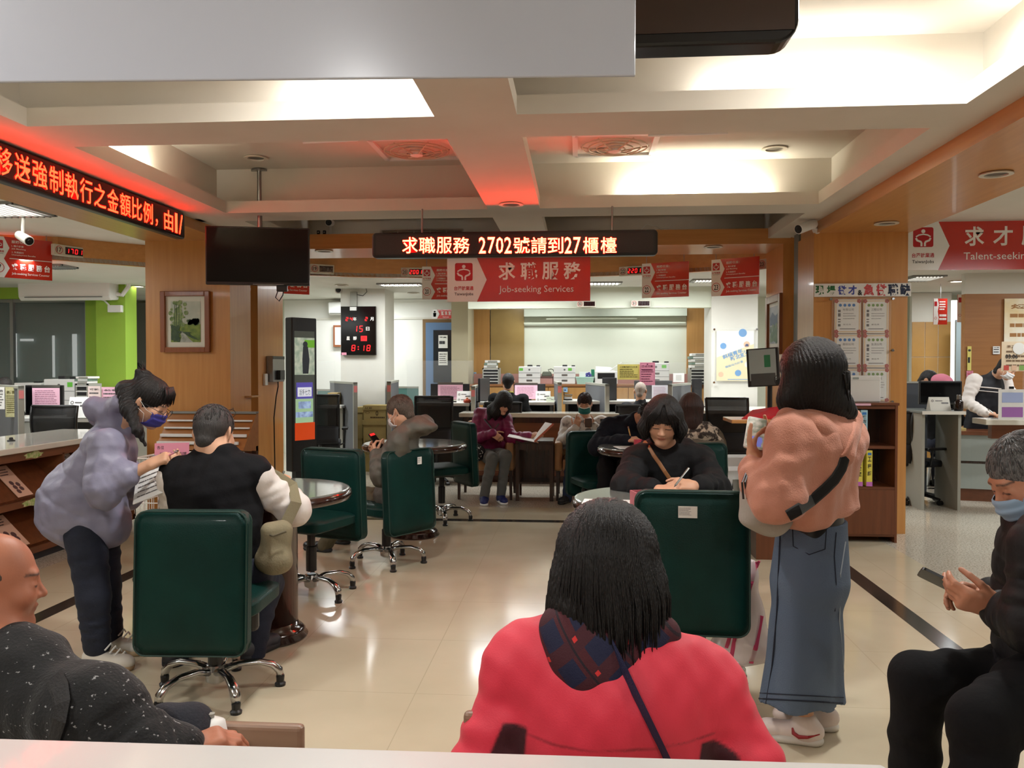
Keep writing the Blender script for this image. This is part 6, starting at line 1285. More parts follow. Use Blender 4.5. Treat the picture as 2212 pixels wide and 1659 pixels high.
# side desk with tilted monitor and red folder, beyond the woman in the pink sweater
p = at(1632, 905, 6.6); t = thing('side_stand', 'wooden stand topped with a red folder beyond the phone', 'stand', (p.x, 6.6, 0)); z = p.z; b = MB(); b.rbox(-.2, .24, -.1, .3, z - .03, z, .005); b.build('table_top', M_WOODX, t); b = MB(); b.box(.0, .2, -.05, .25, 0, z - .03); b.build('cabinet_body', M_MWOOD, t)
t = thing('red_folder', 'glossy red folder lying open on the wooden stand', 'folder', (p.x + .05, 6.66, z)); b = MB(); b.add([(-.16, -.08, .002), (.17, -.08, .002), (.17, .1, .09), (-.04, .1, .06), (.16, -.06, .03)], [(0, 1, 4), (0, 4, 2, 3), (1, 2, 4)]); b.build('cover', mat('folder_red', (204, 40, 56), .2, coat=.5), t, solid=.006); b = MB(); b.box(-.1, .16, -.02, .08, .001, .015); b.build('paper', M_PAPER, t)
x, zz_, w, h = frame_px(1631, 752, 1664, 835, 7.0); t = thing('monitor', 'tilted monitor with a grey image at the edge of the black hair', 'monitor', (x, 7.0, 0), -.45, 'office monitors'); b = MB(); m = Matrix.Translation((0, 0, zz_ + h / 2)) @ Matrix.Rotation(-.06, 4, 'Y'); b.rbox(-.13, .13, 0, .04, -h / 2, h / 2, .006, m=m); b.build('bezel', M_BLACK, t); m2_ = m @ UP; b = MB(); b.rect(m2_, 0, .02, .22, h - .06, .001); b.build('screen', mat('screen_grey', (126, 132, 126), .2, emit=.2), t)
b = MB(); b.rect(m2_, .04, .05, .05, .1, .002); b.build('green_pane', mat('screen_green', (44, 124, 84), .3), t); b = MB(); b.rect(m2_, 0, -.1, .2, .1, .002); b.build('dark_pane', mat('screen_slate', (70, 74, 74), .3), t); b = MB(); b.cyl((.05, .04, 0), (.05, .04, zz_ + .1), .02); b.rbox(-.1, .2, -.05, .15, 0, .02, .005); b.build('stand', M_BLACK, t)
# ---------------------------------------------------------------- people: one continuous body each, clothes and hair as its parts
M_SKIN = mat('skin', (206, 158, 128), .5, attr='Col', bump=.04, bscale=150)
M_HAIR = mat('hair_black', (14, 12, 12), .42, spec=.35, c2=(26, 21, 20), scale=60, stretch=(6, 6, .3), bump=.5, bscale=220, bstretch=(2, 2, .06))
M_HAIRB = mat('hair_brown', (34, 20, 16), .42, spec=.35, c2=(58, 34, 27), scale=60, stretch=(6, 6, .3), bump=.5, bscale=220, bstretch=(2, 2, .06))
M_HAIRG = mat('hair_grey', (66, 66, 68), .5, c2=(128, 128, 128), scale=80, stretch=(6, 6, .5), bump=.5, bscale=220, bstretch=(2, 2, .1))
M_HAIRD = mat('hair_dark_grey', (38, 36, 36), .5, c2=(66, 62, 60), scale=90, stretch=(5, 5, .4), bump=.5, bscale=220, bstretch=(2, 2, .1))
def noise3(seed, scale, amp, n=5):
    r = np.random.RandomState(seed); D = r.randn(n, 3); D /= np.linalg.norm(D, axis=1)[:, None]; ph = r.rand(n) * 6.28; fr = scale * (0.7 + .8 * r.rand(n))
    return lambda p: amp * sum(np.sin(p @ D[i] * fr[i] + ph[i]) for i in range(n)) / n ** .5
def axes(f, u): f = unit(f); u = V3(u) - f * (V3(u) @ f); u = unit(u); return np.cross(f, u), f, u      # right, forward, up
def head_blob(B, c, f, u, s=1, neck=None, female=True, nr=.054):
    r, f, u = axes(f, u); c = V3(c); A = (r, f, u); P = lambda x, y, z: c + s * (r * x + f * y + u * z)
    B.ell(P(0, -.012, .03), np.array((.073, .093, .084)) * s, A, k=.02)
    B.ell(P(0, .022, -.03), np.array((.062, .07, .084)) * s, A, k=.03)
    for q in (-1, 1): B.cone(P(q * .046, .0, -.06), P(q * .012, .066, -.095), .02 * s, .017 * s, k=.03 * s)
    B.cone(P(-.034, .078, .02), P(.034, .078, .02), .011 * s, k=.014 * s)
    for q in (-1, 1): B.ell(P(q * .031, .097, .0), np.array((.02, .013, .013)) * s, A, k=.012 * s, sub=True)
    for q in (-1, 1): B.ell(P(q * .031, .074, .0), np.array((.017, .0135, .0125)) * s, A, k=.004 * s)
    for q in (-1, 1): B.ell(P(q * .04, .062, -.03), np.array((.022, .02, .02)) * s, A, k=.03 * s)
    B.cone(P(0, .085, .004), P(0, .104, -.027), .007 * s, .0105 * s, k=.012 * s)
    for q in (-1, 1): B.ell(P(q * .011, .093, -.031), np.array((.0085, .009, .0075)) * s, A, k=.006 * s)
    B.ell(P(0, .086, -.053), np.array((.024, .0115, .0055)) * s, A, k=.006 * s); B.ell(P(0, .083, -.0635), np.array((.02, .0115, .006)) * s, A, k=.006 * s)
    B.ell(P(0, .076, -.095), np.array((.02, .016, .014)) * s, A, k=.02 * s)
    for q in (-1, 1):
        ea = (r * q * .8 + f * .6, f * .8 - r * q * .6, u); B.ell(P(q * .077, -.014, -.006), np.array((.0075, .02, .032)) * s, ea, k=.008 * s); B.ell(P(q * .088, -.008, -.002), np.array((.005, .01, .018)) * s, ea, k=.006 * s, sub=True)
    if neck is not None: B.cone(P(0, -.022, -.06), neck, nr * s, nr * 1.12 * s, k=.03)
    skull = (c, A, s)
    return skull
def skin_color(skull, base, female=True, stubble=0, scalp=None):
    c, (r, f, u), s = skull; base = np.array(lin(base)[:3]); lip = base * np.array((.8, .48, .46)) if female else base * np.array((.78, .55, .52))
    dark = np.array((.014, .011, .01))
    def fn(v):
        q = (v - c) / s; x, y, z = q @ r, q @ f, q @ u; C = np.tile(base, (len(v), 1)); n = noise3(5, 90, .05)(v)[:, None]; C = C * (1 + n)
        def blend(w, col): nonlocal C; w = np.clip(w, 0, 1)[:, None]; C = C * (1 - w) + np.array(col) * w
        front = y > .05
        blend((1 - ((x / .026) ** 2 + ((z + .0585) / .0095) ** 2)) * 2.2 * front, lip)
        blend((1 - np.abs(z + .0585) / .0016) * (np.abs(x) < .021) * front, lip * .35)
        for q_ in (-1, 1):
            e = (x - q_ * .031); blend((1 - np.abs(z + .0035 + 3 * e * e) / .0035) * (np.abs(e) < .0165) * front * 1.5, dark)
            blend((1 - np.abs(z - .024 + 5 * e * e) / .005) * (np.abs(e) < .021) * front, dark * 1.6)
        blend((1 - ((np.abs(x) - .045) ** 2 + (z + .03) ** 2) / .0006) * .3 * front, base * np.array((1.0, .78, .76)))
        if stubble: blend((1 - ((x / .06) ** 2 + ((z + .085) / .05) ** 2)) * stubble * (y > .0), base * .45)
        if scalp is not None: blend(((z - .03 - .35 * y) / .02) * (y < .08) * ((q * q).sum(1) < .03), scalp)
        return np.clip(C, 0, 1)
    return fn
def hand(B, w, d, n, thumb=1, curl=(.35, .4, .45, .5), s=1, tc=.4, spread=.0, k=.004, ab=1):
    """Palm, four bent fingers of their own lengths and a thumb from the palm's side. w wrist, d towards the fingers, n out of the back of the hand."""
    d = unit(d); n = V3(n); n = unit(n - d * (n @ d)); l = np.cross(d, n) * thumb; w = V3(w); P = lambda a, b, c: w + s * (d * a + l * b + n * c)
    B.cone(P(-.03, 0, 0), P(.02, 0, 0), .026 * s, .027 * s, k=.02, flat=n, fs=.72)
    B.box(P(.052, -.001, 0), np.array((.046, .038, .0135)) * s, (d, l, n), r=.013 * s, k=.02 * s)
    for i, (off, base, L) in enumerate(((.028, .09, .074), (.0095, .095, .082), (-.0095, .091, .076), (-.027, .082, .06))):
        p = P(base - .012, off, .0); a = 0; c_ = curl[i] if not np.isscalar(curl) else curl; R = (.0092, .0084, .0074, .0062); dd = d + l * spread * (1.2 - i) * .25
        for j, (fr, bend) in enumerate(((.47, 65), (.3, 85), (.23, 55))):
            a += math.radians(bend) * c_; v = unit(dd) * math.cos(a) - n * math.sin(a); e = p + v * (L * fr + (.012 if j == 0 else 0)) * s
            B.cone(p, e, R[j] * s, R[j + 1] * s, k=k * s if j else .01 * s); p = e
    p = P(.018, .03, -.006); v = unit(d * .62 + l * .72 * ab - n * .3)
    for j, (L, bend) in enumerate(((.044, 0), (.034, .5), (.027, .5))):
        v = unit(v - n * tc * bend * 1.2 - l * tc * bend * .8 + d * .2 * bend); e = p + v * L * s; B.cone(p, e, (.0125, .0105, .009)[j] * s, (.0105, .009, .0075)[j] * s, k=.012 * s if j == 0 else .004 * s); p = e
LR = (('L', 1), ('R', -1))
def person(label, J, skin=(206, 158, 128), female=True, hands={}, s=1, hs=1, vox=.006, tf=(0, 1, 0), legs=True, stubble=0, scalp=None, hk=.004, nr=.054):
    """J: joints in the room. Returns the thing and its body."""
    g = J['pelvis']; t = thing('person', label, 'person', (g[0], g[1], 0)); B = Blob()
    tf = V3(tf); B.cone(J['pelvis'], J['chest'], .115 * s, .125 * s, flat=tf, fs=.72, k=.03)
    for a in 'LR':
        B.cone(J['chest'], J['sh' + a], .075 * s, .05 * s, k=.03)
        B.chain([J['sh' + a], J['el' + a], J['wr' + a]], [.048 * s, .036 * s, .024 * s], k=.02)
        if a in hands: h = dict(hands[a]); h.setdefault('thumb', -1 if a == 'R' else 1); d = h.pop('d'); n = h.pop('n'); hand(B, J['wr' + a], d, n, s=hs, k=hk, **h)
        if legs: B.chain([J['hip' + a], J['kn' + a], J['an' + a]], [.075 * s, .052 * s, .036 * s], k=.03)
    c, f, u = J['head']; B.cone(J['chest'], J['neck'], .07 * s, .058 * s, k=.03)
    sk = head_blob(B, c, f, u, hs, J['neck'], female, nr); B.build('body', M_SKIN, t, vox, skin_color(sk, skin, female, stubble, scalp)); return t, sk
def top(t, J, m, name='jacket', r=(.17, .165, .085, .07, .05), fs=.72, tf=(0, 1, 0), puff=None, wr=(3, .006), fold=.004, vox=.007, hem=None, extra=None, sleeves='LR', k=.04, seed=1, color=None, slot=None, arm_puff=None, cuff=True):
    B = Blob(); tf = V3(tf); B.cone(hem if hem is not None else J['pelvis'], J['chest'], r[0], r[1], flat=tf, fs=fs, k=k, puff=puff)
    for a in 'LR':
        B.cone(J['chest'], J['sh' + a], r[1] * .62, r[2], k=.05)
        if a in sleeves:
            B.cone(J['sh' + a], J['el' + a], r[2], r[3], k=.035, puff=arm_puff, wr=wr)
            B.cone(J['el' + a], J['wr' + a], r[3], r[4], k=.03, puff=arm_puff, wr=wr)
    B.cone(J['chest'], J['neck'], r[1] * .6, .07, k=.05)
    if extra: extra(B)
    n1, n2 = noise3(seed, 26, fold), noise3(seed + 50, 75, fold * .4); B.warp = lambda p: n1(p) + n2(p); return B.build(name, m, t, vox, color, slot)
def trousers(t, J, m, r=(.105, .075, .055), name='trousers', fold=.004, vox=.008, fs=.8, tf=(0, 1, 0), wr=(4, .005), seed=3, extra=None):
    B = Blob(); B.ell(J['pelvis'], (.17 * r[0] / .105, .13, .13), k=.03)
    for a in 'LR': B.cone(J['hip' + a], J['kn' + a], r[0], r[1], k=.03, wr=wr); B.cone(J['kn' + a], J['an' + a], r[1], r[2], k=.02, wr=wr)
    if extra: extra(B)
    B.warp = noise3(seed, 30, fold); return B.build(name, m, t, vox)
def shoe(t, an, d, m, ms, L=.26, up=None, vox=.006, name='shoe', extra=None):
    """Upper and sole; an: ankle, d: where the toe points."""
    d = V3(d); d[2] = 0; d = unit(d); an = V3(an); g = an.copy(); g[2] = 0; l = np.array((-d[1], d[0], 0)); up = up or an[2]; z = np.array((0, 0, 1.))
    B = Blob(); B.ell(g - d * .02 + z * .05, (.055, .038, .045), (d, l, z)); B.cone(g - d * .01 + z * .05, g + d * (L - .12) + z * .042, .042, .036, k=.03, flat=z, fs=.9); B.cone(g + z * .05, an, .042, .042, k=.03); B.ell(g + d * (L - .11) + z * .04, (.05, .042, .034), (d, l, z), k=.02)
    B.box(g + d * (L / 2 - .07) - z * .05, (.3, .2, .065), (d, l, z), r=.001, k=.0, sub=True); u_ = B.build(name, m, t, vox)
    B = Blob(); B.cone(g - d * .03 + z * .016, g + d * (L - .11) + z * .016, .044, .046, k=.02, flat=z, fs=.55); B.box(g + d * .05 - z * .1, (.4, .3, .1), (d, l, z), r=.001, k=0, sub=True); B.build('sole', ms, u_, vox); return u_
def strands(B, n, fn, r0=.006, r1=.002, seed=1):
    rr = random.Random(seed)
    for i in range(n):
        p = fn(rr, i / n)
        if p: B.tube(p, [r0 + (r1 - r0) * (k / (len(p) - 1)) ** 1.5 for k in range(len(p))], 5, cap=True)
def groove(sk, n, amp, seed=2):
    c, (r, f, u), s = sk; nz = noise3(seed, 40, 1.5)
    return lambda p: amp * np.sin(n * np.arctan2((p - c) @ f, (p - c) @ r) + nz(p))
def cap_hair(t, sk, m, grow=.012, face=(.105, -.035, .07, .075, .085), vox=.005, extra=None, name='hair', n=38, amp=.0022, nape=-.09, sub=None, ears=False, tufts=0):
    """Hair over the skull, cut free of the face: face = forward, up, radii of the ellipsoid taken away."""
    c, A, s = sk; r, f, u = A; P = lambda x, y, z: c + s * (r * x + f * y + u * z); B = Blob()
    B.ell(P(0, -.014, .033), np.array((.073 + grow, .093 + grow, .084 + grow)) * s, A)
    B.cone(P(0, -.05, -.0), P(0, -.06, nape), ((.062 + grow * .5) if not ears else .058) * s, .045 * s, k=.03)
    if extra: extra(B, P)
    B.ell(P(0, face[0], face[1]), np.array(face[2:]) * s, A, k=.012, sub=True)
    if ears:
        for q in (-1, 1): B.ell(P(q * .088, -.005, -.022), np.array((.03, .03, .042)) * s, A, k=.008, sub=True)
    if sub: sub(B, P)
    B.warp = groove(sk, n, amp); h = B.build(name, m, t, vox)
    if tufts:
        b = MB(); rr = random.Random(tufts)
        for _ in range(tufts):
            a, e = rr.uniform(0, 6.28), rr.uniform(.05, 1.35); k = .073 + grow, .093 + grow, .084 + grow; g_ = lambda e, o: (k[0] * o * math.sin(e) * math.cos(a), k[1] * o * math.sin(e) * math.sin(a) - .014, k[2] * o * math.cos(e) + .033)
            if g_(e, 1)[1] > .05 and g_(e, 1)[2] < .068: continue
            b.tube([P(*g_(e + d_, o)) for d_, o in ((0, .97), (.16, 1.012), (.3, 1.03))], [.0035 * s, .003 * s, .0008], 4)
        b.build('hair_tuft_locks', m, t, smooth=True, world=True)
    return h
def mask(t, sk, m, pleats=True, vox=.004):
    """A pleated face mask: a patch of the face pushed out a little, with ear loops."""
    c, (r, f, u), s = sk; P = lambda x, y, z: tuple(c + s * (r * x + f * y + u * z)); b = MB(); b.smooth = True
    def fn(a, v):
        x = (a - .5) * 2; z = -.018 - .088 * v + .01 * x * x * (v - .4); y = .118 - .018 * (v - .35) ** 2 * 4 - .052 * abs(x) ** 2.2 - .012 * (v > .8) * (v - .8) * 5; z += .002 * math.sin(v * 19); return P(x * .066, y + .0025 * math.sin(v * 19), z)
    b.sheet(fn, 16, 18); mk = b.build('face_mask', m, t, solid=.002, world=True)
    b = MB()
    for q in (-1, 1):
        for v in (.1, .85): b.tube([fn(.5 + q * .5, v), P(q * .074, .03, -.02 - .03 * v), P(q * .085, -.018, .012 - .05 * v)], .0012, 4)
    b.build('ear_loop', M_PAPER, mk, world=True); return mk
def glasses(t, sk, m, y=.105, z=.0, up=0, lens=True):
    c, (r, f, u), s = sk; P = lambda x, a, b_: tuple(c + s * (r * x + f * a + u * b_)); b = MB()
    for q in (-1, 1): b.tube([P(q * .034 + .025 * math.cos(a), y, z - .005 + .019 * math.sin(a)) for a in [2 * math.pi * i / 18 for i in range(19)]], .0016, 6); b.tube([P(q * .059, y, z), P(q * .07, y - .04, z + .002), P(q * .08, -.01, z + .004), P(q * .079, -.03, z - .012)], .0014, 5)
    b.tube([P(-.01, y, z), P(0, y + .003, z + .004), P(.01, y, z)], .0016, 5); g_ = b.build('glasses', m, t, world=True)
    if lens:
        b = MB()
        for q in (-1, 1): b.add([P(q * .034 + .024 * math.cos(a), y, z - .005 + .018 * math.sin(a)) for a in [2 * math.pi * i / 18 for i in range(18)]], [tuple(range(18))])
        b.build('lens', M_ACR, g_, world=True)
def strap(t, pts, w, m, n=(0, -1, 0), name='strap', th=.0025):
    b = MB(); b.tube(pts, [(th, w)] * len(pts), 8, flat=n); return b.build(name, m, t, world=True)
def phone(label, o, right, up, w=.072, h=.15, scr=None, e=.6, case=None):
    m = look((0, 0, 0), right, up); t = thing('smartphone', label, 'phone', o); b = MB(); b.add([(x, y, z) for z in (-.008, 0) for x, y in rrect(0, 0, w, h, .01, 3)], [tuple(range(16))[::-1], tuple(range(16, 32))] + [(i, (i + 1) % 16, 16 + (i + 1) % 16, 16 + i) for i in range(16)], m); b.build('case', case or M_BLACK, t)
    b = MB(); b.rect(m, 0, 0, w * .9, h * .93, .0008); s_ = b.build('screen', scr or MATS['screen_off'], t); return t, m, s_
def pen(label, a, c, r=.0045, m=None):
    a, c = Vector(a), Vector(c); t = thing('pen', label, 'pen', a); d = c - a; b = MB(); b.cyl(d * .08, d, r, seg=8); b.build('barrel', m or M_BLACK, t); b = MB(); b.cyl((0, 0, 0), d * .09, .001, r * .9, 8); b.build('tip', M_STEEL, t); b = MB(); b.cyl(d * .8, d * 1.02, r * 1.1, seg=8); b.build('cap', M_CHROME, t); return t
def sheet_on(name, label, o, w, h, a, m=None, cat='paper', lines=6, tilt=None, group=None):
    t = thing(name, label, cat, o, a, group); f = tilt or frame(); b = MB(); b.rect(f, 0, 0, w, h, 0, .0015); b.build('sheet', m or M_PAPER, t)
    if lines: b = MB(); b.lines(f, -w * .4, w * .4, -h * .42, h * .42, lines, .22, .0022, .3, seed=int(abs(o[0] * 100))); b.build('lettering', MATS['print_grey'], t)
    return t
# ================================================================ woman in the red jacket, seated with her back to us
M_COAT = mat('coat_red', (228, 54, 76), .6, sheen=.15, bump=.1, bscale=300, attr='Col')
J = dict(head=(at(1312, 1214, 1.92), (.1, 1, -.12), (.02, .1, 1)), neck=at(1318, 1330, 1.88), chest=at(1325, 1500, 1.86), pelvis=at(1325, 1930, 1.9), shL=at(1125, 1445, 1.9), shR=at(1535, 1495, 1.9), elL=at(1040, 1690, 1.86), elR=at(1650, 1740, 1.86), wrL=at(1130, 1800, 2.2), wrR=at(1520, 1800, 2.2), hipL=at(1250, 1930, 1.95), hipR=at(1400, 1930, 1.95), knL=at(1240, 1720, 2.42), knR=at(1390, 1720, 2.42))
for a in 'LR': J['an' + a] = Vector((J['kn' + a].x, 2.45, .08))
t, sk = person('person with straight black hair and a red jacket, seated with their back to the desk', J, vox=.006, legs=True)
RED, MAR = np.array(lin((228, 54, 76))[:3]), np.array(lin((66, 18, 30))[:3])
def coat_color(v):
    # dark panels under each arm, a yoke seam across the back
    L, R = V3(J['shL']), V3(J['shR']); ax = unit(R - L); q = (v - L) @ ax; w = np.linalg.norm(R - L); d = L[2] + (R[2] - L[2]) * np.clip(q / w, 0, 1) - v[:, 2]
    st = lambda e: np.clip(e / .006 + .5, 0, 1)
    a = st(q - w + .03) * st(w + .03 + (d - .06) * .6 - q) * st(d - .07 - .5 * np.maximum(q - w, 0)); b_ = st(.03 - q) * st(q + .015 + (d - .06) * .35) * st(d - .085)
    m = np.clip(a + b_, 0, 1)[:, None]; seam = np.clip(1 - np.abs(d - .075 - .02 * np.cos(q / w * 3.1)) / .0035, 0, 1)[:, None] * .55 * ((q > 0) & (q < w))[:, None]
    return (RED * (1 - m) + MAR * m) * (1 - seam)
def ex(B):
    B.ell(at(1325, 1560, 1.84), (.2, .12, .16), k=.06); B.cone(at(1180, 1400, 1.9), at(1470, 1440, 1.9), .07, .065, k=.06)
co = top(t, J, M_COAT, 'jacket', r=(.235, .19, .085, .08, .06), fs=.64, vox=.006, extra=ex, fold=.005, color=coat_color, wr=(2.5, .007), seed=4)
# plaid hood lying on the back
def plaid_mat():
    m = mat('plaid', (26, 26, 58), .8, bump=.2, bscale=300); nt = m.node_tree; N, L = nt.nodes, nt.links; p = N['Principled BSDF']; tc = N.new('ShaderNodeTexCoord'); mp = N.new('ShaderNodeMapping'); mp.inputs['Rotation'].default_value = (0, .75, .2); L.new(tc.outputs['Object'], mp.inputs[0]); sp = N.new('ShaderNodeSeparateXYZ'); L.new(mp.outputs[0], sp.inputs[0]); src = None
    def band(out, per, lo, hi, col, base):
        a = N.new('ShaderNodeMath'); a.operation = 'MULTIPLY'; a.inputs[1].default_value = 1 / per; L.new(out, a.inputs[0]); fr = N.new('ShaderNodeMath'); fr.operation = 'FRACT'; L.new(a.outputs[0], fr.inputs[0]); c1 = N.new('ShaderNodeMath'); c1.operation = 'COMPARE'; c1.inputs[1].default_value = (lo + hi) / 2; c1.inputs[2].default_value = (hi - lo) / 2; L.new(fr.outputs[0], c1.inputs[0]); return c1.outputs[0]
    cur = None; mk = []
    for out in (sp.outputs['X'], sp.outputs['Z']): mk.append((band(out, .078, .1, .5, 0, 0), band(out, .078, .2, .26, 0, 0), band(out, .078, .33, .45, 0, 0)))
    def mix(fac, a, bcol):
        x = N.new('ShaderNodeMix'); x.data_type = 'RGBA'; L.new(fac, x.inputs[0]); (L.new(a, x.inputs[6]) if not isinstance(a, tuple) else setattr(x.inputs[6], 'default_value', a)); x.inputs[7].default_value = bcol; return x.outputs[2]
    c0 = mix(mk[0][0], lin((20, 24, 56)), lin((72, 18, 28))); c0 = mix(mk[1][0], c0, lin((64, 18, 30))); c0 = mix(mk[0][1], c0, lin((26, 12, 26)))
    an = N.new('ShaderNodeMath'); an.operation = 'MULTIPLY'; L.new(mk[0][2], an.inputs[0]); L.new(mk[1][2], an.inputs[1]); c0 = mix(an.outputs[0], c0, lin((206, 46, 46))); L.new(c0, p.inputs['Base Color']); return m
B = Blob(); c0 = V3(at(1300, 1385, 1.8)); B.ell(at(1305, 1375, 1.83), (.13, .07, .09), k=.03); B.ell(at(1285, 1440, 1.79), (.085, .05, .068), k=.05); B.cone(at(1215, 1345, 1.86), at(1275, 1470, 1.78), .045, .04, k=.04); B.cone(at(1425, 1375, 1.86), at(1330, 1465, 1.78), .045, .04, k=.04); B.warp = noise3(8, 30, .004); B.build('hood', plaid_mat(), t, .005)
# hair: volume plus many locks
c, A, s = sk; r, f, u = A; P = lambda x, y, z: c + r * x + f * y + u * z
def ex(B, P):
    B.cone(P(0, -.02, .02), P(0, -.045, -.1), .115, .12, k=.04, flat=f, fs=.8); B.cone(P(.02, -.05, -.1), P(.05, -.075, -.2), .1, .06, k=.05, flat=f, fs=.6); B.cone(P(-.07, -.02, -.05), P(-.115, -.02, -.15), .05, .022, k=.05); B.cone(P(.08, -.01, -.05), P(.12, -.0, -.17), .05, .02, k=.05)
cap_hair(t, sk, M_HAIR, .024, (.13, -.04, .075, .07, .12), .0045, ex, n=60, amp=.0024)
b = MB()
def lock(rr, i):
    a = math.radians(rr.uniform(-205, 25)); p = []
    L = rr.uniform(.2, .32) if rr.random() < .8 else rr.uniform(.3, .36); w = rr.uniform(-.02, .02)
    for k in range(9):
        q = k / 8; lat = q * L
        if lat < .12: th = lat / .12 * R90; x, y, z = .1 * math.sin(th) * math.cos(a), .118 * math.sin(th) * math.sin(a) - .015, .033 + .112 * math.cos(th)
        else: e = lat - .12; o = 1 + .22 * min(e / .08, 1) - .2 * max(0, e - .1) / .1; x, y, z = .1 * o * math.cos(a) + w * e * 3 + .1 * e, .118 * min(o, 1.02) * math.sin(a) - .015 - .05 * e, .033 - e * 1.15
        p.append(tuple(c + r * x * 1.06 + f * y * 1.03 + u * z))
    return p
strands(b, 520, lock, .0042, .0012, 3); b.smooth = True; b.build('hair_locks', M_HAIR, t, smooth=True, world=True)
# navy shoulder strap
strap(t, [at(1300, 1385, 1.83)] + [on_surf(co, x, y, .004) or at(x, y, 1.7) for x, y in ((1322, 1408), (1345, 1450), (1368, 1500), (1390, 1545), (1412, 1590), (1436, 1640), (1462, 1690))], .03, mat('strap_navy', (34, 38, 74), .7, bump=.4, bscale=260))
# ================================================================ woman in the lavender padded jacket, bending over her clipboard
M_LAV = mat('padded_lavender', (136, 134, 156), .5, c2=(122, 120, 142), scale=4, bump=.25, bscale=30); M_JEAN = mat('jeans_dark', (26, 32, 50), .85, c2=(20, 25, 40), scale=8, bump=.25, bscale=120)
FX = (1, .1, 0)
J = dict(head=(at(322, 868, 4.05), (.84, .1, -.5), (.48, .05, .86)), neck=at(262, 925, 4.08), chest=at(232, 985, 4.05), pelvis=at(190, 1130, 4.03), shR=at(228, 962, 3.88), shL=at(248, 950, 4.24), elR=at(222, 1060, 3.8), wrR=at(322, 1004, 3.86), elL=at(275, 1065, 4.28), wrL=at(338, 1012, 4.12), hipR=at(183, 1150, 3.95), knR=at(203, 1290, 3.9), anR=at(208, 1392, 3.92), hipL=at(218, 1150, 4.12), knL=at(226, 1265, 4.12), anL=at(238, 1365, 4.14))
t, sk = person('person in a lavender padded jacket standing bent over a sheet, violet mask, glasses', J, vox=.0045, tf=FX, hands=dict(R=dict(d=(.9, .12, .42), n=(-.3, -.6, .75), curl=(.5, .6, .75, .8), tc=.5), L=dict(d=(.9, -.1, .25), n=(.1, -.2, -1), curl=.5)))
Jj = dict(J); Jj['wrR'] = at(272, 1026, 3.84)
def ex(B):
    B.cone(at(220, 905, 4.15), at(260, 872, 4.0), .062, .05, k=.05); B.cone(at(205, 880, 4.05), at(282, 905, 4.05), .055, .045, k=.05); B.cone(at(150, 1098, 4.03), at(225, 1128, 4.03), .15, .13, k=.06)
    B.ell(V3(J['head'][0]), .085, k=.015, sub=True)
top(t, Jj, M_LAV, 'padded_jacket', r=(.215, .165, .085, .088, .07), tf=FX, fs=.84, puff=(.135, .009), arm_puff=(.12, .007), hem=at(170, 1090, 4.03), wr=(2, .003), fold=.007, vox=.006, extra=ex)
trousers(t, J, M_JEAN, (.1, .08, .066), tf=FX)
M_SHW, M_SHB = mat('shoe_white', (212, 206, 196), .6), mat('sole_beige', (172, 146, 112), .7)
for a in 'LR':
    q = shoe(t, J['an' + a], (1, -.12, 0), M_SHW, M_SHB, .27); g = Vector((J['an' + a].x, J['an' + a].y, 0)); b = MB()
    for k in range(5): x = .04 + .024 * k; z = .125 - .013 * k; b.tube([g + Vector((x, -.034, z - .012)), g + Vector((x + .012, 0, z + .012)), g + Vector((x + .004, .03, z - .012))], .0042, 5)
    b.build('shoe_lace', M_PAPER, q, world=True)
def ex(B, P):
    B.ell(P(0, -.085, .1), .035, k=.03); B.cone(P(0, -.09, .08), P(.02, -.12, .11), .03, .012, k=.02); B.chain([at(272, 842, 4.02), at(278, 885, 3.95), at(298, 930, 3.9), at(314, 962, 3.9)], [.05, .034, .022, .006], k=.03)
cap_hair(t, sk, M_HAIR, .012, (.1, -.05, .075, .075, .09), .0045, ex)
c, A, s = sk; r, f, u = A; b = MB(); P = lambda x, y, z: tuple(c + r * x + f * y + u * z); rr = random.Random(2)
for k in range(34): x = rr.uniform(-.062, .062); b.tube([P(x * .8, .05, .116), P(x, .077, .086), P(x * 1.05 + rr.uniform(-.01, .01), .095, .034 + rr.uniform(-.01, .02))], [.005, .0045, .001], 5)
for k in range(16): b.tube([P(rr.uniform(-.02, .02), -.08, .11), P(rr.uniform(-.05, .05), -.12 - rr.uniform(0, .03), .14 + rr.uniform(-.02, .03))], [.003, .0006], 4)
b.build('fringe_hair', M_HAIR, t, smooth=True, world=True)
mask(t, sk, mat('mask_violet', (58, 56, 140), .7)); glasses(t, sk, M_DARK, y=.112, z=-.004)
o = at(333, 1024, 3.98); t = thing('clipboard', 'white clipboard sheet under the hands of the person in lavender', 'clipboard', o); f_ = look((0, 0, 0), (.9, .1, .36), (-.25, .75, .6)); b = MB(); b.rect(f_, 0, -.04, .2, .24, -.006, .004); b.build('board', M_PAPER, t); b = MB(); b.lines(f_, -.08, .08, -.14, .06, 6, .2, .0, .3); b.build('lettering', MATS['print_grey'], t)
pen('pink pen in the hand of the person in lavender', at(352, 990, 3.9), at(384, 974, 3.86), m=M_PINK)
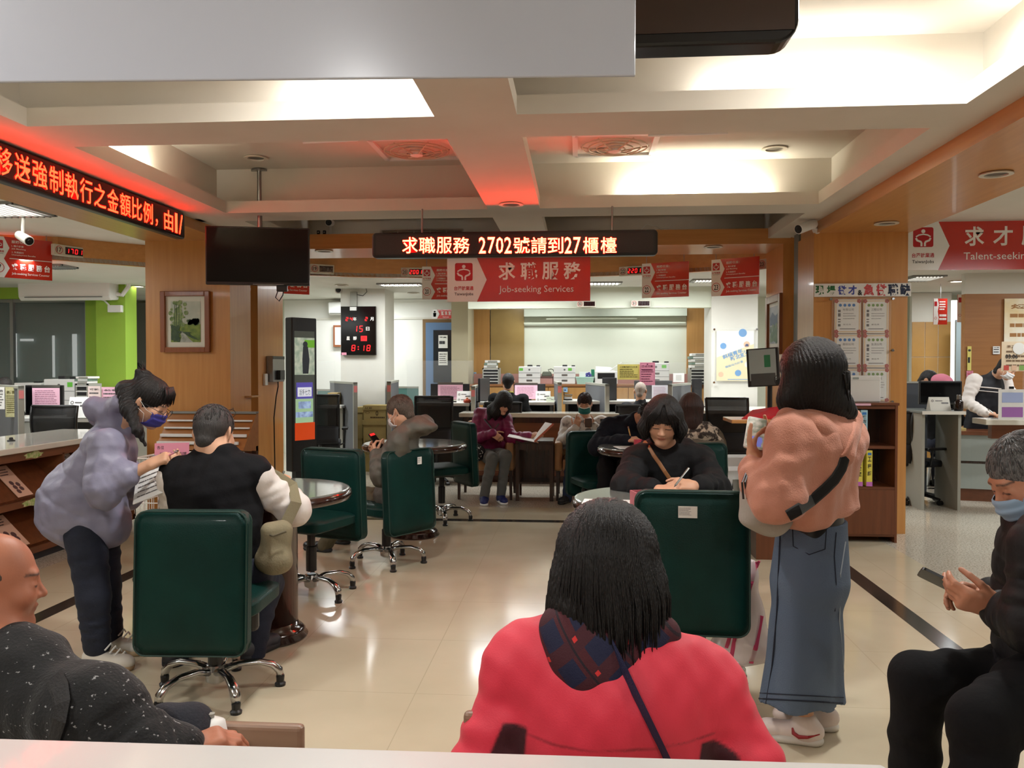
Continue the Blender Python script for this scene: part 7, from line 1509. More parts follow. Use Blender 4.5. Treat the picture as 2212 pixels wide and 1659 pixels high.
# ================================================================ man in the black vest, seated with his back to us
M_VEST = mat('vest_black', (15, 15, 18), .85, spec=.2, bump=.15, bscale=60); M_SHIRT = mat('shirt_white', (226, 218, 212), .8, bump=.15, bscale=50); M_KHAKI = mat('khaki_canvas', (128, 118, 92), .85, bump=.2, bscale=120)
J = dict(head=(at(463, 935, 3.98), (.08, .96, -.3), (0, .3, .95)), neck=at(465, 985, 3.94), chest=at(462, 1065, 3.9), pelvis=at(465, 1215, 3.86), shL=at(378, 1035, 3.92), shR=at(552, 1028, 3.94), elR=at(634, 1100, 4.06), wrR=at(612, 1052, 4.26), elL=at(385, 1125, 4.12), wrL=at(440, 1070, 4.4), hipL=at(415, 1235, 3.86), hipR=at(535, 1235, 3.86), knL=at(395, 1265, 4.25), knR=at(580, 1262, 4.25), anL=at(375, 1440, 4.0), anR=at(540, 1425, 4.12))
t, sk = person('person in a black vest with white sleeves and glasses pushed up, seated from behind', J, female=False, vox=.005, nr=.066, hands=dict(R=dict(d=(-.3, .8, .45), n=(.3, .2, .9), curl=(.5, .6, .7, .8)), L=dict(d=(.6, .7, 0), n=(0, 0, 1), curl=.3)), hs=1.13)
top(t, J, M_SHIRT, 'shirt', r=(.2, .185, .08, .084, .052), fs=.68, wr=(3, .006), vox=.006)
def ex(B): B.cone(at(444, 980, 3.93), at(488, 980, 3.93), .058, k=.04); B.cone(at(388, 1020, 3.92), at(545, 1015, 3.94), .075, k=.05)
top(t, J, M_VEST, 'vest', r=(.23, .215, .082, 0, 0), fs=.66, sleeves='', vox=.006, extra=ex, hem=at(468, 1190, 3.86), fold=.007)
trousers(t, J, M_JEAN, (.105, .08, .062))
for a in 'LR': shoe(t, J['an' + a], (-.2 if a == 'L' else .35, 1, 0), mat('shoe_dark', (44, 44, 50), .6), mat('sole_dark', (28, 28, 30), .7), .28)
cap_hair(t, sk, M_HAIRD, .006, (.09, -.04, .085, .085, .1), .0045, n=70, amp=.001, nape=-.045, ears=True, tufts=320); glasses(t, sk, M_BLACK, y=.055, z=.105, lens=False)
VE = bpy.data.objects['vest']; strap(t, [at(560, 1012, 3.9), at(600, 1030, 3.98), at(632, 1048, 4.02), at(640, 1085, 3.965), at(618, 1130, 3.93), at(592, 1165, 3.86), at(578, 1200, 3.8)], .028, M_KHAKI, (.6, -.8, .3))
t2 = thing('shoulder_bag', 'khaki canvas bag hanging at the side of the person in the black vest', 'bag', at(588, 1190, 3.78)); B = Blob(); B.box(at(596, 1180, 3.82), (.07, .05, .115), ((.8, .6, 0), (-.6, .8, 0), (0, 0, 1)), r=.04); B.ell(at(590, 1212, 3.8), (.085, .06, .06), k=.04); B.warp = noise3(6, 40, .006); B.build('pouch', M_KHAKI, t2, .006); b = MB(); b.tube([at(570, 1150, 3.8), at(590, 1158, 3.745), at(618, 1148, 3.78)], .006, 6); b.build('flap_seam', mat('khaki_dark', (88, 80, 60), .8), t2, world=True)
pen('white and black pen in the hand of the person in the black vest', at(603, 1052, 4.28), at(613, 1018, 4.3), .006, M_SIGNW)
# ================================================================ person in the grey hooded jacket with a phone, seated sideways
M_GJ = mat('jacket_grey_olive', (98, 96, 86), .6, c2=(84, 82, 74), scale=6, bump=.25, bscale=40); M_OLT = mat('trousers_olive', (86, 80, 60), .85, bump=.2, bscale=80)
TF = (-.84, .55, 0)
J = dict(head=(at(864, 890, 6.17), (-.84, .28, -.42), (-.38, .2, .9)), neck=at(880, 932, 6.17), chest=at(868, 985, 6.17), pelvis=at(876, 1068, 6.22), shL=at(856, 958, 6.0), shR=at(880, 952, 6.36), elL=at(822, 1028, 5.98), wrL=at(812, 985, 6.1), elR=at(845, 1025, 6.45), wrR=at(818, 984, 6.32), hipL=at(860, 1085, 6.15), hipR=at(872, 1080, 6.35), knL=at(768, 1082, 6.42), knR=at(778, 1072, 6.62), anL=at(700, 1178, 6.55), anR=at(740, 1150, 6.85))
t, sk = person('person with short brown hair in a grey hooded jacket seated sideways with a phone', J, female=False, vox=.006, tf=TF, hands=dict(L=dict(d=(-.4, .5, .75), n=(-.7, -.5, 0), curl=.6), R=dict(d=(-.5, -.1, .8), n=(-.6, .6, .2), curl=.6)))
def ex(B): B.ell(at(903, 922, 6.17), (.15, .12, .065), k=.04); B.cone(at(862, 938, 6.02), at(920, 915, 6.25), .05, .06, k=.05); B.cone(at(875, 1030, 6.2), at(850, 1075, 6.2), .15, .15, k=.05)
top(t, J, M_GJ, 'hooded_jacket', r=(.17, .165, .08, .078, .052), tf=TF, puff=(.12, .008), arm_puff=(.11, .006), extra=ex, fold=.007, vox=.0065, wr=(3, .006))
trousers(t, J, M_OLT, (.1, .075, .06), tf=TF)
for a in 'LR': shoe(t, J['an' + a], (-.9, .3, 0), M_BLACK, MATS['sole_dark'], .26)
cap_hair(t, sk, mat('hair_ash', (62, 52, 44), .5, c2=(104, 92, 80), scale=80, stretch=(5, 5, .4), bump=.5, bscale=220, bstretch=(2, 2, .1)), .012, (.1, -.045, .085, .075, .085), .005, n=50, nape=-.055, ears=True, tufts=300)
mask(t, sk, mat('mask_white', (224, 226, 228), .7))
t, m, s_ = phone('black phone with a red edge held by the person in the grey jacket', at(814, 952, 6.2), (.35, .9, .1), (-.62, .15, .75)); b = MB(); b.rect(m, 0, .06, .06, .02, .0015); b.build('red_pane', mat('pane_red', (220, 40, 40), .4, emit=1), s_)
# ================================================================ woman in the magenta jacket on the tan armchair
M_MAG = mat('jacket_magenta', (134, 22, 82), .5, c2=(112, 16, 66), scale=6, bump=.25, bscale=40); M_GRT = mat('trousers_grey', (92, 94, 92), .85, bump=.15, bscale=80)
TF = (.2, -1, 0); Y = 9.45
J = dict(head=(at(1088, 870, 9.3), (.45, -.75, -.6), (.3, -.3, .9)), neck=at(1064, 892, 9.42), chest=at(1066, 925, 9.45), pelvis=at(1060, 975, 9.5), shR=at(1036, 908, 9.46), shL=at(1092, 908, 9.42), elR=at(1026, 948, 9.36), wrR=at(1064, 936, 9.2), elL=at(1104, 946, 9.3), wrL=at(1142, 943, 9.16), hipR=at(1045, 985, 9.45), hipL=at(1077, 985, 9.45), knR=at(1064, 990, 9.0), knL=at(1092, 985, 9.0), anR=at(1046, 1072, 9.0), anL=at(1082, 1068, 9.08))
t, sk = person('person in a magenta hooded jacket with long dark hair reading papers in the tan armchair', J, vox=.0075, tf=TF, hands=dict(R=dict(d=(.8, -.2, -.5), n=(.1, -.9, .3), curl=.5), L=dict(d=(.9, -.1, .3), n=(0, -.5, .8), curl=.3)))
def ex(B): B.cone(at(1034, 890, 9.5), at(1070, 896, 9.52), .06, k=.05)
top(t, J, M_MAG, 'hooded_jacket', r=(.16, .16, .075, .07, .05), tf=TF, extra=ex, fold=.006, vox=.008, wr=(3, .007)); trousers(t, J, M_GRT, (.09, .065, .05), tf=TF, vox=.009)
for a in 'LR': q = shoe(t, J['an' + a], (.1 if a == 'R' else .35, -1, 0), M_NAVY, M_PAPER, .25, vox=.007); b = MB(); b.cyl(Vector(J['an' + a]) - Vector((0, 0, .02)), Vector(J['an' + a]) + Vector((0, 0, .025)), .043, seg=12); b.build('sock', M_PINK, q, world=True)
def ex(B, P): B.chain([P(-.04, -.06, .0), at(1064, 885, 9.36), at(1056, 905, 9.34)], [.08, .06, .02], k=.04); B.chain([P(.05, .0, -.02), P(.06, .03, -.12), P(.05, .05, -.2)], [.06, .05, .018], k=.04); B.cone(P(-.05, .05, -.03), P(-.03, .07, -.14), .045, .02, k=.04)
cap_hair(t, sk, M_HAIR, .02, (.125, -.06, .045, .05, .07), .006, ex)
strap(t, [at(1046, 905, 9.34), at(1066, 930, 9.27), at(1078, 915, 9.28)], .01, M_BLACK)
o = at(1027, 978, 9.15); t = thing('dotted_bag', 'small black bag with white specks on the lap of the person in magenta', 'bag', o); B = Blob(); B.ell(o, (.115, .07, .105)); B.warp = noise3(3, 40, .004); q = B.build('pouch', mat('bag_black', (16, 16, 18), .7), t, .008); rr = random.Random(5); b = MB()
for k in range(26): a, e = rr.uniform(-2.4, -.7), rr.uniform(-.8, .8); p = Vector((.115 * math.cos(a) * math.cos(e), .07 * math.sin(a) * math.cos(e) - .003, .105 * math.sin(e))); d = Vector((rr.uniform(-1, 1), 0, rr.uniform(-1, 1))).normalized() * .009; b.tube([p - d, p + d], .003, 4)
b.build('speck_print', M_PAPER, q)
o = at(1152, 938, 9.1); t = thing('paper_folder', 'white open folder of papers in the hand of the person in magenta', 'papers', o); b = MB(); V = lambda x, y, Y: tuple(Vector(at(x, y, Y)) - o); b.add([V(1096, 943, 9.0), V(1155, 955, 8.9), V(1152, 947, 9.15), V(1100, 938, 9.2), V(1196, 916, 9.0), V(1178, 912, 9.2)], [(0, 1, 2, 3), (1, 4, 5, 2)]); b.build('sheet', M_PAPER, t, solid=.004); b = MB(); b.add([V(1156, 956, 8.88), V(1197, 917, 8.98), V(1194, 914, 9.0), V(1153, 953, 8.9)], [(0, 1, 2, 3)]); b.build('cover_edge', mat('folder_brick', (180, 96, 70), .6), t, solid=.003)
# ================================================================ man with the teal mask and pale camouflage jacket
M_CAMO = mat('camouflage_pale', (214, 212, 206), .8, c2=(128, 124, 122), scale=9, contrast=(.5, .58), bump=.2, bscale=40); M_JEANB = mat('jeans_blue', (44, 58, 86), .85, c2=(30, 42, 66), scale=7, bump=.2, bscale=90)
TF = (0, -1, 0)
J = dict(head=(at(1263, 872, 9.5), (-.05, -.93, -.3), (0, -.3, .95)), neck=at(1263, 905, 9.55), chest=at(1262, 935, 9.55), pelvis=at(1262, 985, 9.6), shR=at(1228, 914, 9.56), shL=at(1298, 914, 9.56), elR=at(1218, 955, 9.45), wrR=at(1244, 925, 9.25), elL=at(1312, 952, 9.45), wrL=at(1284, 922, 9.25), hipR=at(1244, 990, 9.55), hipL=at(1282, 990, 9.55), knR=at(1236, 990, 9.12), knL=at(1298, 990, 9.12), anR=at(1224, 1078, 9.16), anL=at(1292, 1068, 9.3))
t, sk = person('person with a teal mask and pale camouflage jacket using a phone in the armchair', J, female=False, vox=.007, tf=TF, hands=dict(R=dict(d=(.2, -.2, .9), n=(-.3, -.9, -.1), curl=(.2, .5, .6, .7)), L=dict(d=(-.85, -.1, .4), n=(.2, -.8, -.4), curl=.6)))
top(t, J, M_CAMO, 'camouflage_jacket', r=(.17, .17, .08, .075, .055), tf=TF, fold=.006, vox=.008, wr=(3, .006)); trousers(t, J, M_JEANB, (.1, .075, .058), tf=TF, vox=.009)
for a in 'LR': shoe(t, J['an' + a], (-.35 if a == 'R' else .1, -1, 0), M_DARK, M_BLACK, .27, vox=.008)
cap_hair(t, sk, M_HAIRB, .01, (.11, -.05, .075, .06, .075), .006, nape=-.04, ears=True, tufts=200); mask(t, sk, mat('mask_teal', (22, 110, 104), .7)); b = MB(); c, A, s = sk; P = lambda x, y, z: tuple(c + A[0] * x + A[1] * y + A[2] * z); b.tube([P(x, .118 - 12 * x * x, -.016 + 2 * x * x) for x in (-.06, -.03, 0, .03, .06)], .005, 6); b.build('mask_band', M_PAPER, t, world=True)
strap(t, [at(1300, 905, 9.46), at(1303, 930, 9.4), at(1300, 945, 9.38), at(1270, 965, 9.36), at(1245, 975, 9.36)], .02, M_BLACK, (0, -1, 0))
phone('brown phone held upright by the person with the teal mask', at(1271, 913, 9.15), (.98, -.1, .05), (0, .4, .9), .078, .05 * 2, mat('phone_back', (88, 76, 70), .3))
# ================================================================ man in black suit seen from behind at the office desk
M_SUIT = mat('suit_black', (17, 17, 19), .85, spec=.2); TF = (0, 1, 0)
def seated_back(label, px, py, Y, hairm, m, w=.2, lean=0, female=False, grow=.008, nm='jacket', extra=None, hair_ex=None, face=(0, 1, -.15), vox=.008):
    c = at(px, py, Y); o = Vector(c); V = lambda x, y, z: o + Vector((x, y, z)); x = lean
    J = dict(head=(c, face, (0, .1, 1)), neck=V(-x * .3, -.03, -.14), chest=V(-x * .6, -.03, -.34), pelvis=V(-x, -.06, -.72), shL=V(-x * .4 - w, 0, -.23), shR=V(-x * .4 + w, 0, -.23), elL=V(-x - w - .06, .08, -.48), elR=V(-x + w + .06, .08, -.48), wrL=V(-.12, .34, -.5), wrR=V(.12, .34, -.5), hipL=V(-x - .09, -.04, -.78), hipR=V(-x + .09, -.04, -.78), knL=V(-x - .1, .38, -.76), knR=V(-x + .1, .38, -.76), anL=V(-x - .1, .36, -.76), anR=V(-x + .1, .36, -.76))
    for a in 'LR': J['an' + a].z = .1
    t, sk = person(label, J, female=female, vox=vox, hands=dict(L=dict(d=(.3, .9, -.2), n=(0, 0, 1), curl=.3), R=dict(d=(-.3, .9, -.2), n=(0, 0, 1), curl=.3))); top(t, J, m, nm, r=(.17, .175, .078, .07, .05), fs=.66, vox=vox, extra=(lambda B: extra(B, V)) if extra else None); trousers(t, J, M_JEAN, vox=.012)
    for a in 'LR': shoe(t, J['an' + a], (0, 1, 0), M_BLACK, MATS['sole_dark'], .26, vox=.012)
    cap_hair(t, sk, hairm, grow, (.1, -.045, .085, .08, .09), .006, hair_ex, nape=-.08 if female else -.055, ears=not female); return t, sk, V
t, sk, V = seated_back('person in a black suit with a yellow lanyard seen from behind at the office desk', 1098, 826, 11.05, M_HAIR, M_SUIT, .19); b = MB(); b.tube([V(.07 * math.cos(a), -.035 + .06 * math.sin(a), -.135 - .015 * math.sin(a)) for a in [2 * math.pi * i / 20 for i in range(21)]], .006, 6); b.build('lanyard', mat('lanyard_yellow', (206, 214, 90), .5), t, world=True)
t, sk, V = seated_back('person with cropped grey hair in a dark jacket seen from behind at the office desk', 1384, 845, 11.15, mat('hair_cropped', (150, 140, 130), .7, c2=(176, 160, 146), scale=120), mat('jacket_dark', (30, 31, 36), .8), .19, grow=.002, face=(.3, 1, -.3))
# person with the brown bob, quilted jacket and patterned collar
M_QUILT = mat('quilt_brown', (92, 80, 64), .7, c2=(80, 68, 54), scale=5, bump=.3, bscale=36); M_FUR = mat('collar_pattern', (50, 40, 34), .9, c2=(176, 160, 142), scale=26, contrast=(.47, .55), bump=.5, bscale=60)
def hx(B, P): B.cone(P(0, -.01, 0), P(0, -.02, -.12), .098, .085, k=.03)
def ex(B, V): B.cone(V(-.16, -.02, -.3), V(.17, -.02, -.3), .1, .1, k=.05)
t, sk, V = seated_back('person with a brown bob in a quilted jacket with patterned collar seen from behind', 1492, 884, 6.6, M_HAIRB, M_QUILT, .17, .0, True, .016, 'quilted_jacket', ex, hx, vox=.007)
B = Blob(); B.cone(V(-.11, -.04, -.2), V(.12, -.04, -.2), .095, .095, k=.03); B.cone(V(.08, -.03, -.18), V(.2, -.02, -.28), .08, .07, k=.04); B.warp = noise3(9, 60, .006); B.build('collar', M_FUR, t, .007)
# ================================================================ man bending over his writing at the back table
M_NAVJ = mat('jacket_ink', (22, 24, 32), .85, spec=.2, bump=.15, bscale=50); TF = (0, -1, 0)
J = dict(head=(at(1398, 900, 7.45), (.35, -.7, -.62), (.25, -.55, .8)), neck=at(1375, 905, 7.6), chest=at(1350, 935, 7.68), pelvis=at(1330, 1010, 7.85), shR=at(1318, 922, 7.62), shL=at(1400, 925, 7.7), elR=at(1288, 965, 7.5), wrR=at(1352, 950, 7.2), elL=at(1430, 965, 7.5), wrL=at(1400, 958, 7.25), hipR=at(1312, 1015, 7.8), hipL=at(1350, 1015, 7.8), knR=at(1310, 1005, 7.4), knL=at(1352, 1005, 7.4), anR=at(1300, 1110, 7.45), anL=at(1345, 1110, 7.45))
t, sk = person('person with short black hair in a dark jacket bending to write at the back table', J, skin=(196, 146, 116), female=False, vox=.006, tf=TF, hands=dict(R=dict(d=(.85, -.4, .1), n=(-.1, -.4, .9), curl=(.5, .6, .7, .8)), L=dict(d=(-.6, -.7, 0), n=(0, 0, 1), curl=.2)))
top(t, J, M_NAVJ, 'jacket', r=(.18, .175, .085, .08, .055), tf=TF, vox=.007, wr=(3, .006), extra=lambda B: B.cone(at(1362, 912, 7.55), at(1395, 925, 7.6), .05, k=.04)); trousers(t, J, M_SUIT, tf=TF, vox=.01); cap_hair(t, sk, M_HAIR, .006, (.1, -.05, .08, .065, .075), .005, nape=-.05, n=60, amp=.001, ears=True, tufts=200)
for a in 'LR': shoe(t, J['an' + a], (0, -1, 0), M_BLACK, MATS['sole_dark'], .27, vox=.01)
pen('gold pen in the hand of the bending person', at(1362, 943, 7.18), at(1357, 922, 7.22), .006, mat('pen_gold', (190, 160, 100), .3, metal=.6))
sheet_on('form_sheet', 'white form under the elbow of the bending person', (.46, 6.98, TZ), .3, .21, .2, cat='paper')
# ================================================================ woman in the black jacket writing at the front table
M_BJ = mat('jacket_jet', (19, 19, 21), .8, spec=.25, c2=(14, 14, 16), scale=6, bump=.3, bscale=40); TF = (0, -1, 0)
J = dict(head=(at(1432, 908, 4.72), (-.12, -.86, -.42), (.02, -.4, .92)), neck=at(1440, 975, 4.84), chest=at(1445, 1020, 4.86), pelvis=at(1450, 1150, 5.0), shR=at(1378, 995, 4.84), shL=at(1508, 992, 4.86), elR=at(1352, 1052, 4.6), wrR=at(1420, 1058, 4.38), elL=at(1548, 1052, 4.62), wrL=at(1498, 1050, 4.38), hipR=at(1410, 1165, 4.95), hipL=at(1490, 1165, 4.95), knR=at(1400, 1180, 4.55), knL=at(1500, 1180, 4.55), anR=at(1400, 1330, 4.7), anL=at(1500, 1330, 4.7))
t, sk = person('person in a black jacket with a brown strap writing at the front table', J, skin=(204, 154, 124), vox=.0038, tf=TF, hs=1.08, hk=.003, hands=dict(R=dict(d=(.75, -.55, .1), n=(.1, -.2, .95), curl=(.3, .35, .4, .45)), L=dict(d=(-.82, -.4, .12), n=(.1, -.55, .75), curl=(.55, .65, .8, .85), tc=.5)))
Jj = dict(J); Jj['wrR'] = at(1408, 1057, 4.42); Jj['wrL'] = at(1512, 1052, 4.42)
def ex(B): B.cone(at(1405, 968, 4.9), at(1478, 966, 4.9), .058, k=.05); B.cone(at(1400, 985, 4.82), at(1490, 985, 4.82), .07, k=.05)
bj = top(t, Jj, M_BJ, 'hooded_jacket', r=(.19, .175, .085, .08, .056), tf=TF, fs=.72, vox=.0055, wr=(3, .007), fold=.006, extra=ex); trousers(t, J, M_SUIT, tf=TF, vox=.01)
for a in 'LR': shoe(t, J['an' + a], (0, -1, 0), M_BLACK, MATS['sole_dark'], .25, vox=.009)
def ex(B, P):
    for q in (-1, 1): B.chain([P(q * .06, -.01, .03), P(q * .088, .012, -.04), P(q * .09, .02, -.1)], [.045, .04, .018], k=.03)
    B.cone(P(-.0, -.03, .0), P(0, -.045, -.09), .095, .085, k=.03)
cap_hair(t, sk, M_HAIR, .018, (.125, -.05, .06, .068, .092), .0045, ex, n=50)
c, A, s = sk; P = lambda x, y, z: tuple(c + s * (A[0] * x + A[1] * y + A[2] * z)); b = MB(); rr = random.Random(9)
for k in range(60):
    q = -1 if k % 2 else 1; x = rr.uniform(.02, .062); b.tube([P(q * x * .35, .05, .125), P(q * x, .092, .085), P(q * (x + .022), .092, .045 + rr.uniform(-.01, .02)), P(q * (.078 + rr.uniform(-.006, .01)), .06 + rr.uniform(-.02, .01), -.02 - rr.uniform(0, .06))], [.006, .006, .005, .0015], 5)
b.build('fringe_hair', M_HAIR, t, smooth=True, world=True)
strap(t, [on_surf(bj, x, y, .004) or at(x, y, 4.75) for x, y in ((1392, 955), (1402, 968), (1412, 984), (1424, 1000), (1436, 1018), (1448, 1036), (1458, 1052))], .011, mat('strap_brown', (140, 92, 52), .5))
pen('silver pen in the hand of the woman in black', at(1456, 1052, 4.22), at(1487, 1012, 4.3), .0055, M_CHROME)
sheet_on('form_sheet', 'white form under the hands of the woman in black', (.40, 4.14, TZ), .21, .28, .1); sheet_on('form_sheet', 'white form lying by the pen holder on the front table', (.16, 4.12, TZ), .28, .2, -.1)
def holder(label, px, py, Y, w, h, m):
    o = at(px, py, Y); o.z = TZ; t = thing('pen_holder', label, 'pen holder', o, .25, 'rosy pen holders on the tables'); b = MB(); v = [(x * w / 2, y * w / 2) for x, y in ((-1, -1), (1, -1), (1, 1), (-1, 1))]
    b.add([(x, y, z) for z in (0, h) for x, y in v] + [(x * .88, y * .88, z) for z in (h, .006) for x, y in v], [(i, (i + 1) % 4, 4 + (i + 1) % 4, 4 + i) for i in range(4)] + [(4 + i, 4 + (i + 1) % 4, 8 + (i + 1) % 4, 8 + i) for i in range(4)] + [(8 + i, 8 + (i + 1) % 4, 12 + (i + 1) % 4, 12 + i) for i in range(4)] + [(15, 14, 13, 12)]); b.build('box', m, t)
    b = MB(); m2 = look((-w * .25, -w / 2 - .001, h * .55), (1, 0, 0), (0, 0, 1)); b.lines(m2, -w * .18, w * .18, -h * .2, h * .25, 3, .4, .0); b.build('lettering', M_WRED, t); b = MB(); b.box(-w * .12, w * .12, -w / 2 - .002, -w / 2, h * .1, h * .95); b.build('dark_band', M_BLACK, t)
M_ROSE = mat('holder_rose', (172, 92, 100), .5); holder('rosy pen holder on the front table before the woman in black', 1389, 1062, 4.02, .1, .075, M_ROSE); holder('rosy pen holder on the back table beside the bending person', 1384, 958, 6.98, .09, .065, mat('holder_red', (196, 60, 80), .5))
# ================================================================ woman in the pink sweater and denim skirt
M_KNIT = mat('knit_pink', (196, 136, 114), .9, c2=(186, 126, 104), scale=9, bump=.3, bscale=170, sheen=.2); M_DEN = mat('denim_blue', (78, 92, 112), .85, c2=(102, 116, 132), scale=3, stretch=(1, 1, .5), contrast=(.45, .8), bump=.25, bscale=180)
TF = (-.72, .69, 0)
J = dict(head=(at(1742, 808, 3.42), (-.78, .6, -.2), (-.1, .1, 1)), neck=at(1772, 888, 3.43), chest=at(1762, 955, 3.41), pelvis=at(1752, 1165, 3.42), shL=at(1706, 945, 3.26), shR=at(1820, 940, 3.56), elL=at(1672, 1078, 3.16), wrL=at(1628, 992, 3.34), elR=at(1760, 1060, 3.72), wrR=at(1672, 962, 3.62), hipL=at(1744, 1190, 3.41), hipR=at(1764, 1190, 3.45), knL=at(1722, 1370, 3.38), knR=at(1770, 1370, 3.46), anL=at(1738, 1553, 3.36), anR=at(1772, 1540, 3.5))
t, sk = person('person in a loose pink hooded sweater and long denim skirt standing with a phone', J, skin=(200, 148, 116), vox=.0045, tf=TF, hands=dict(L=dict(d=(.3, .62, .45), n=(-.7, .2, -.65), curl=(.3, .35, .4, .45), tc=.2), R=dict(d=(-.55, -.25, .2), n=(-.25, .8, -.5), curl=(.75, .8, .85, .9), tc=.3)))
Jj = dict(J); Jj['wrL'] = at(1626, 1012, 3.31); Jj['wrR'] = at(1690, 985, 3.64)
def ex(B):
    B.cone(at(1712, 950, 3.3), at(1684, 1060, 3.2), .08, .085, k=.07); B.cone(at(1684, 1075, 3.2), at(1650, 1050, 3.26), .08, .066, k=.07); B.cone(at(1806, 975, 3.52), at(1800, 1085, 3.48), .1, .1, k=.08); B.cone(at(1745, 980, 3.34), at(1730, 1080, 3.34), .12, .11, k=.08)
    B.box(at(1735, 1160, 3.38) + Vector((0, 0, -.035)), (.5, .5, .075), (unit((.8, .3, .25)), unit((-.35, .93, 0)), unit((-.25, 0, .97))), r=.001, k=.012, sub=True)
kn = top(t, Jj, M_KNIT, 'sweater', r=(.155, .16, .08, .075, .05), tf=TF, fs=.85, vox=.0055, hem=at(1752, 1065, 3.41), extra=ex, fold=.006, wr=(2, .007))
B = Blob(); B.cone(at(1700, 905, 3.32), at(1760, 925, 3.28), .045, .05, k=.05); B.cone(at(1760, 925, 3.28), at(1818, 985, 3.31), .05, .036, k=.05); B.cone(at(1818, 985, 3.31), at(1838, 905, 3.46), .036, .045, k=.06); B.ell(at(1780, 935, 3.38), (.105, .09, .07), k=.06); B.ell(at(1768, 866, 3.42), (.085, .085, .09), k=.03, sub=True); B.warp = noise3(12, 20, .004); ho = B.build('hood', M_KNIT, t, .005); b = MB(); p = [on_surf(ho, x, y, .0) for x, y in ((1690, 898), (1712, 908), (1740, 922), (1768, 940), (1795, 962), (1815, 985), (1826, 980), (1838, 950), (1846, 915))]; b.tube([x for x in p if x is not None], .011, 8); b.build('hood_rim', M_KNIT, ho, smooth=True, world=True)
B = Blob(); B.cone(at(1752, 1040, 3.41), at(1755, 1160, 3.42), .135, .14, flat=TF, fs=.84); B.build('undershirt', M_BLACK, t, .008)
# skirt: waist to hem, flaring, one mesh with a stitched hem
B = Blob(); B.cone(at(1755, 1130, 3.43), at(1748, 1250, 3.42), .152, .172, flat=TF, fs=.86, cap=False, k=.02); B.cone(at(1748, 1250, 3.42), at(1730, 1560, 3.42), .168, .235, flat=TF, fs=.66, k=.03, wr=(1.1, .006)); B.box(Vector((.9, 3.4, at(1730, 1508, 3.42).z - .2)), (.6, .6, .2), r=.001, k=0, sub=True); B.box(Vector((.9, 3.4, at(1755, 1122, 3.43).z + .2)), (.6, .6, .2), r=.001, k=.0, sub=True)
nz = noise3(4, 9, .008); B.warp = lambda p: nz(p) + .007 * np.sin(np.arctan2(p[:, 1] - 3.42, p[:, 0] - .92) * 7) * np.clip(1.0 - p[:, 2], 0, 1); skt = B.build('denim_skirt', M_DEN, t, .006)
def stitch(pts, r=.0022, m=M_JEAN, nm='stitching'):
    q = [p for p in (on_surf(skt, x, y, .001) for x, y in pts) if p is not None]
    if len(q) > 1: b = MB(); b.tube(q, r, 5); b.build(nm, m, skt, world=True)
stitch([(1712, 1135), (1714, 1180), (1718, 1182), (1748, 1198), (1782, 1186), (1785, 1140)]); stitch([(1806, 1150), (1802, 1200), (1806, 1260), (1803, 1320)]); stitch([(1686, 1150), (1682, 1230), (1678, 1330), (1668, 1440), (1655, 1520)], .003); z_ = lambda x: 1508 + (x - 1625) * .055
stitch([(x, z_(x)) for x in range(1630, 1832, 10)], .003); stitch([(x, z_(x) - 12) for x in range(1632, 1828, 10)], .0022); stitch([(1826, 1170), (1815, 1240), (1813, 1340), (1822, 1450), (1832, 1520)], .003, mat('denim_worn', (150, 160, 168), .9))
for a in 'LR':
    q = shoe(t, J['an' + a], (-.93, .25, 0), mat('trainer_white', (222, 206, 198), .5), M_SHW, .25, vox=.005); b = MB()
    pts = [on_surf(q, x, y, .002) for x, y in ((1712, 1572), (1714, 1583), (1726, 1591), (1745, 1592), (1770, 1586))] if a == 'L' else [None]
    if all(p is not None for p in pts): b.tube(pts, [.003, .008, .0085, .006, .002], 6); b.build('swoosh_mark', mat('shoe_red', (160, 28, 34), .5), q, world=True)
def ex(B, P): B.chain([P(0, -.05, .02), at(1765, 850, 3.4), at(1808, 878, 3.4), at(1838, 892, 3.4)], [.11, .095, .06, .02], k=.05); B.chain([P(-.07, .01, .02), P(-.085, .03, -.06), P(-.08, .05, -.13)], [.05, .04, .015], k=.03); B.chain([P(-.06, -.03, .0), at(1712, 866, 3.36), at(1728, 890, 3.34)], [.07, .05, .018], k=.04)
cap_hair(t, sk, M_HAIR, .02, (.125, -.05, .055, .06, .09), .005, ex, n=56, amp=.002); glasses(t, sk, M_DARK, y=.11, lens=False)
c, A, s = sk; b = MB(); rr = random.Random(6); P = lambda x, y, z: c + A[0] * x + A[1] * y + A[2] * z
for k in range(120):
    a = rr.uniform(-2.6, .5) - .5; x, y = math.cos(a), math.sin(a); p0 = P(.092 * x * .5, .11 * y * .5 - .01, .033 + .1 * .85); p1 = P(.09 * x, .106 * y - .014, .02); e = V3(at(1838 - rr.uniform(0, 60), 893 - rr.uniform(-6, 22), 3.38 + rr.uniform(-.04, .06))); m_ = p1 * .55 + e * .45 + V3((0, 0, .035)) - A[1] * .03; b.tube([p0, p1, m_, e], [.004, .005, .005, .001], 5)
b.build('hair_locks', M_HAIR, t, smooth=True, world=True)
ks = [on_surf(kn, x, y, .008) for x, y in ((1822, 985), (1815, 1010), (1800, 1035), (1780, 1055), (1752, 1078), (1725, 1098), (1700, 1112))]; ks = [p for p in ks if p is not None]
strap(t, ks, .022, M_BLACK, (.3, -.9, .1))
o = at(1632, 935, 3.42); t2, m, s_ = phone('phone in a clear case showing a picture, held by the person in the pink sweater', o, (.86, -.15, -.16), (-.42, .62, .66), .078, .165, mat('phone_bright', (120, 126, 108), .3, emit=.35, c2=(196, 190, 176), scale=40), case=mat('phone_case', (206, 200, 190), .3))
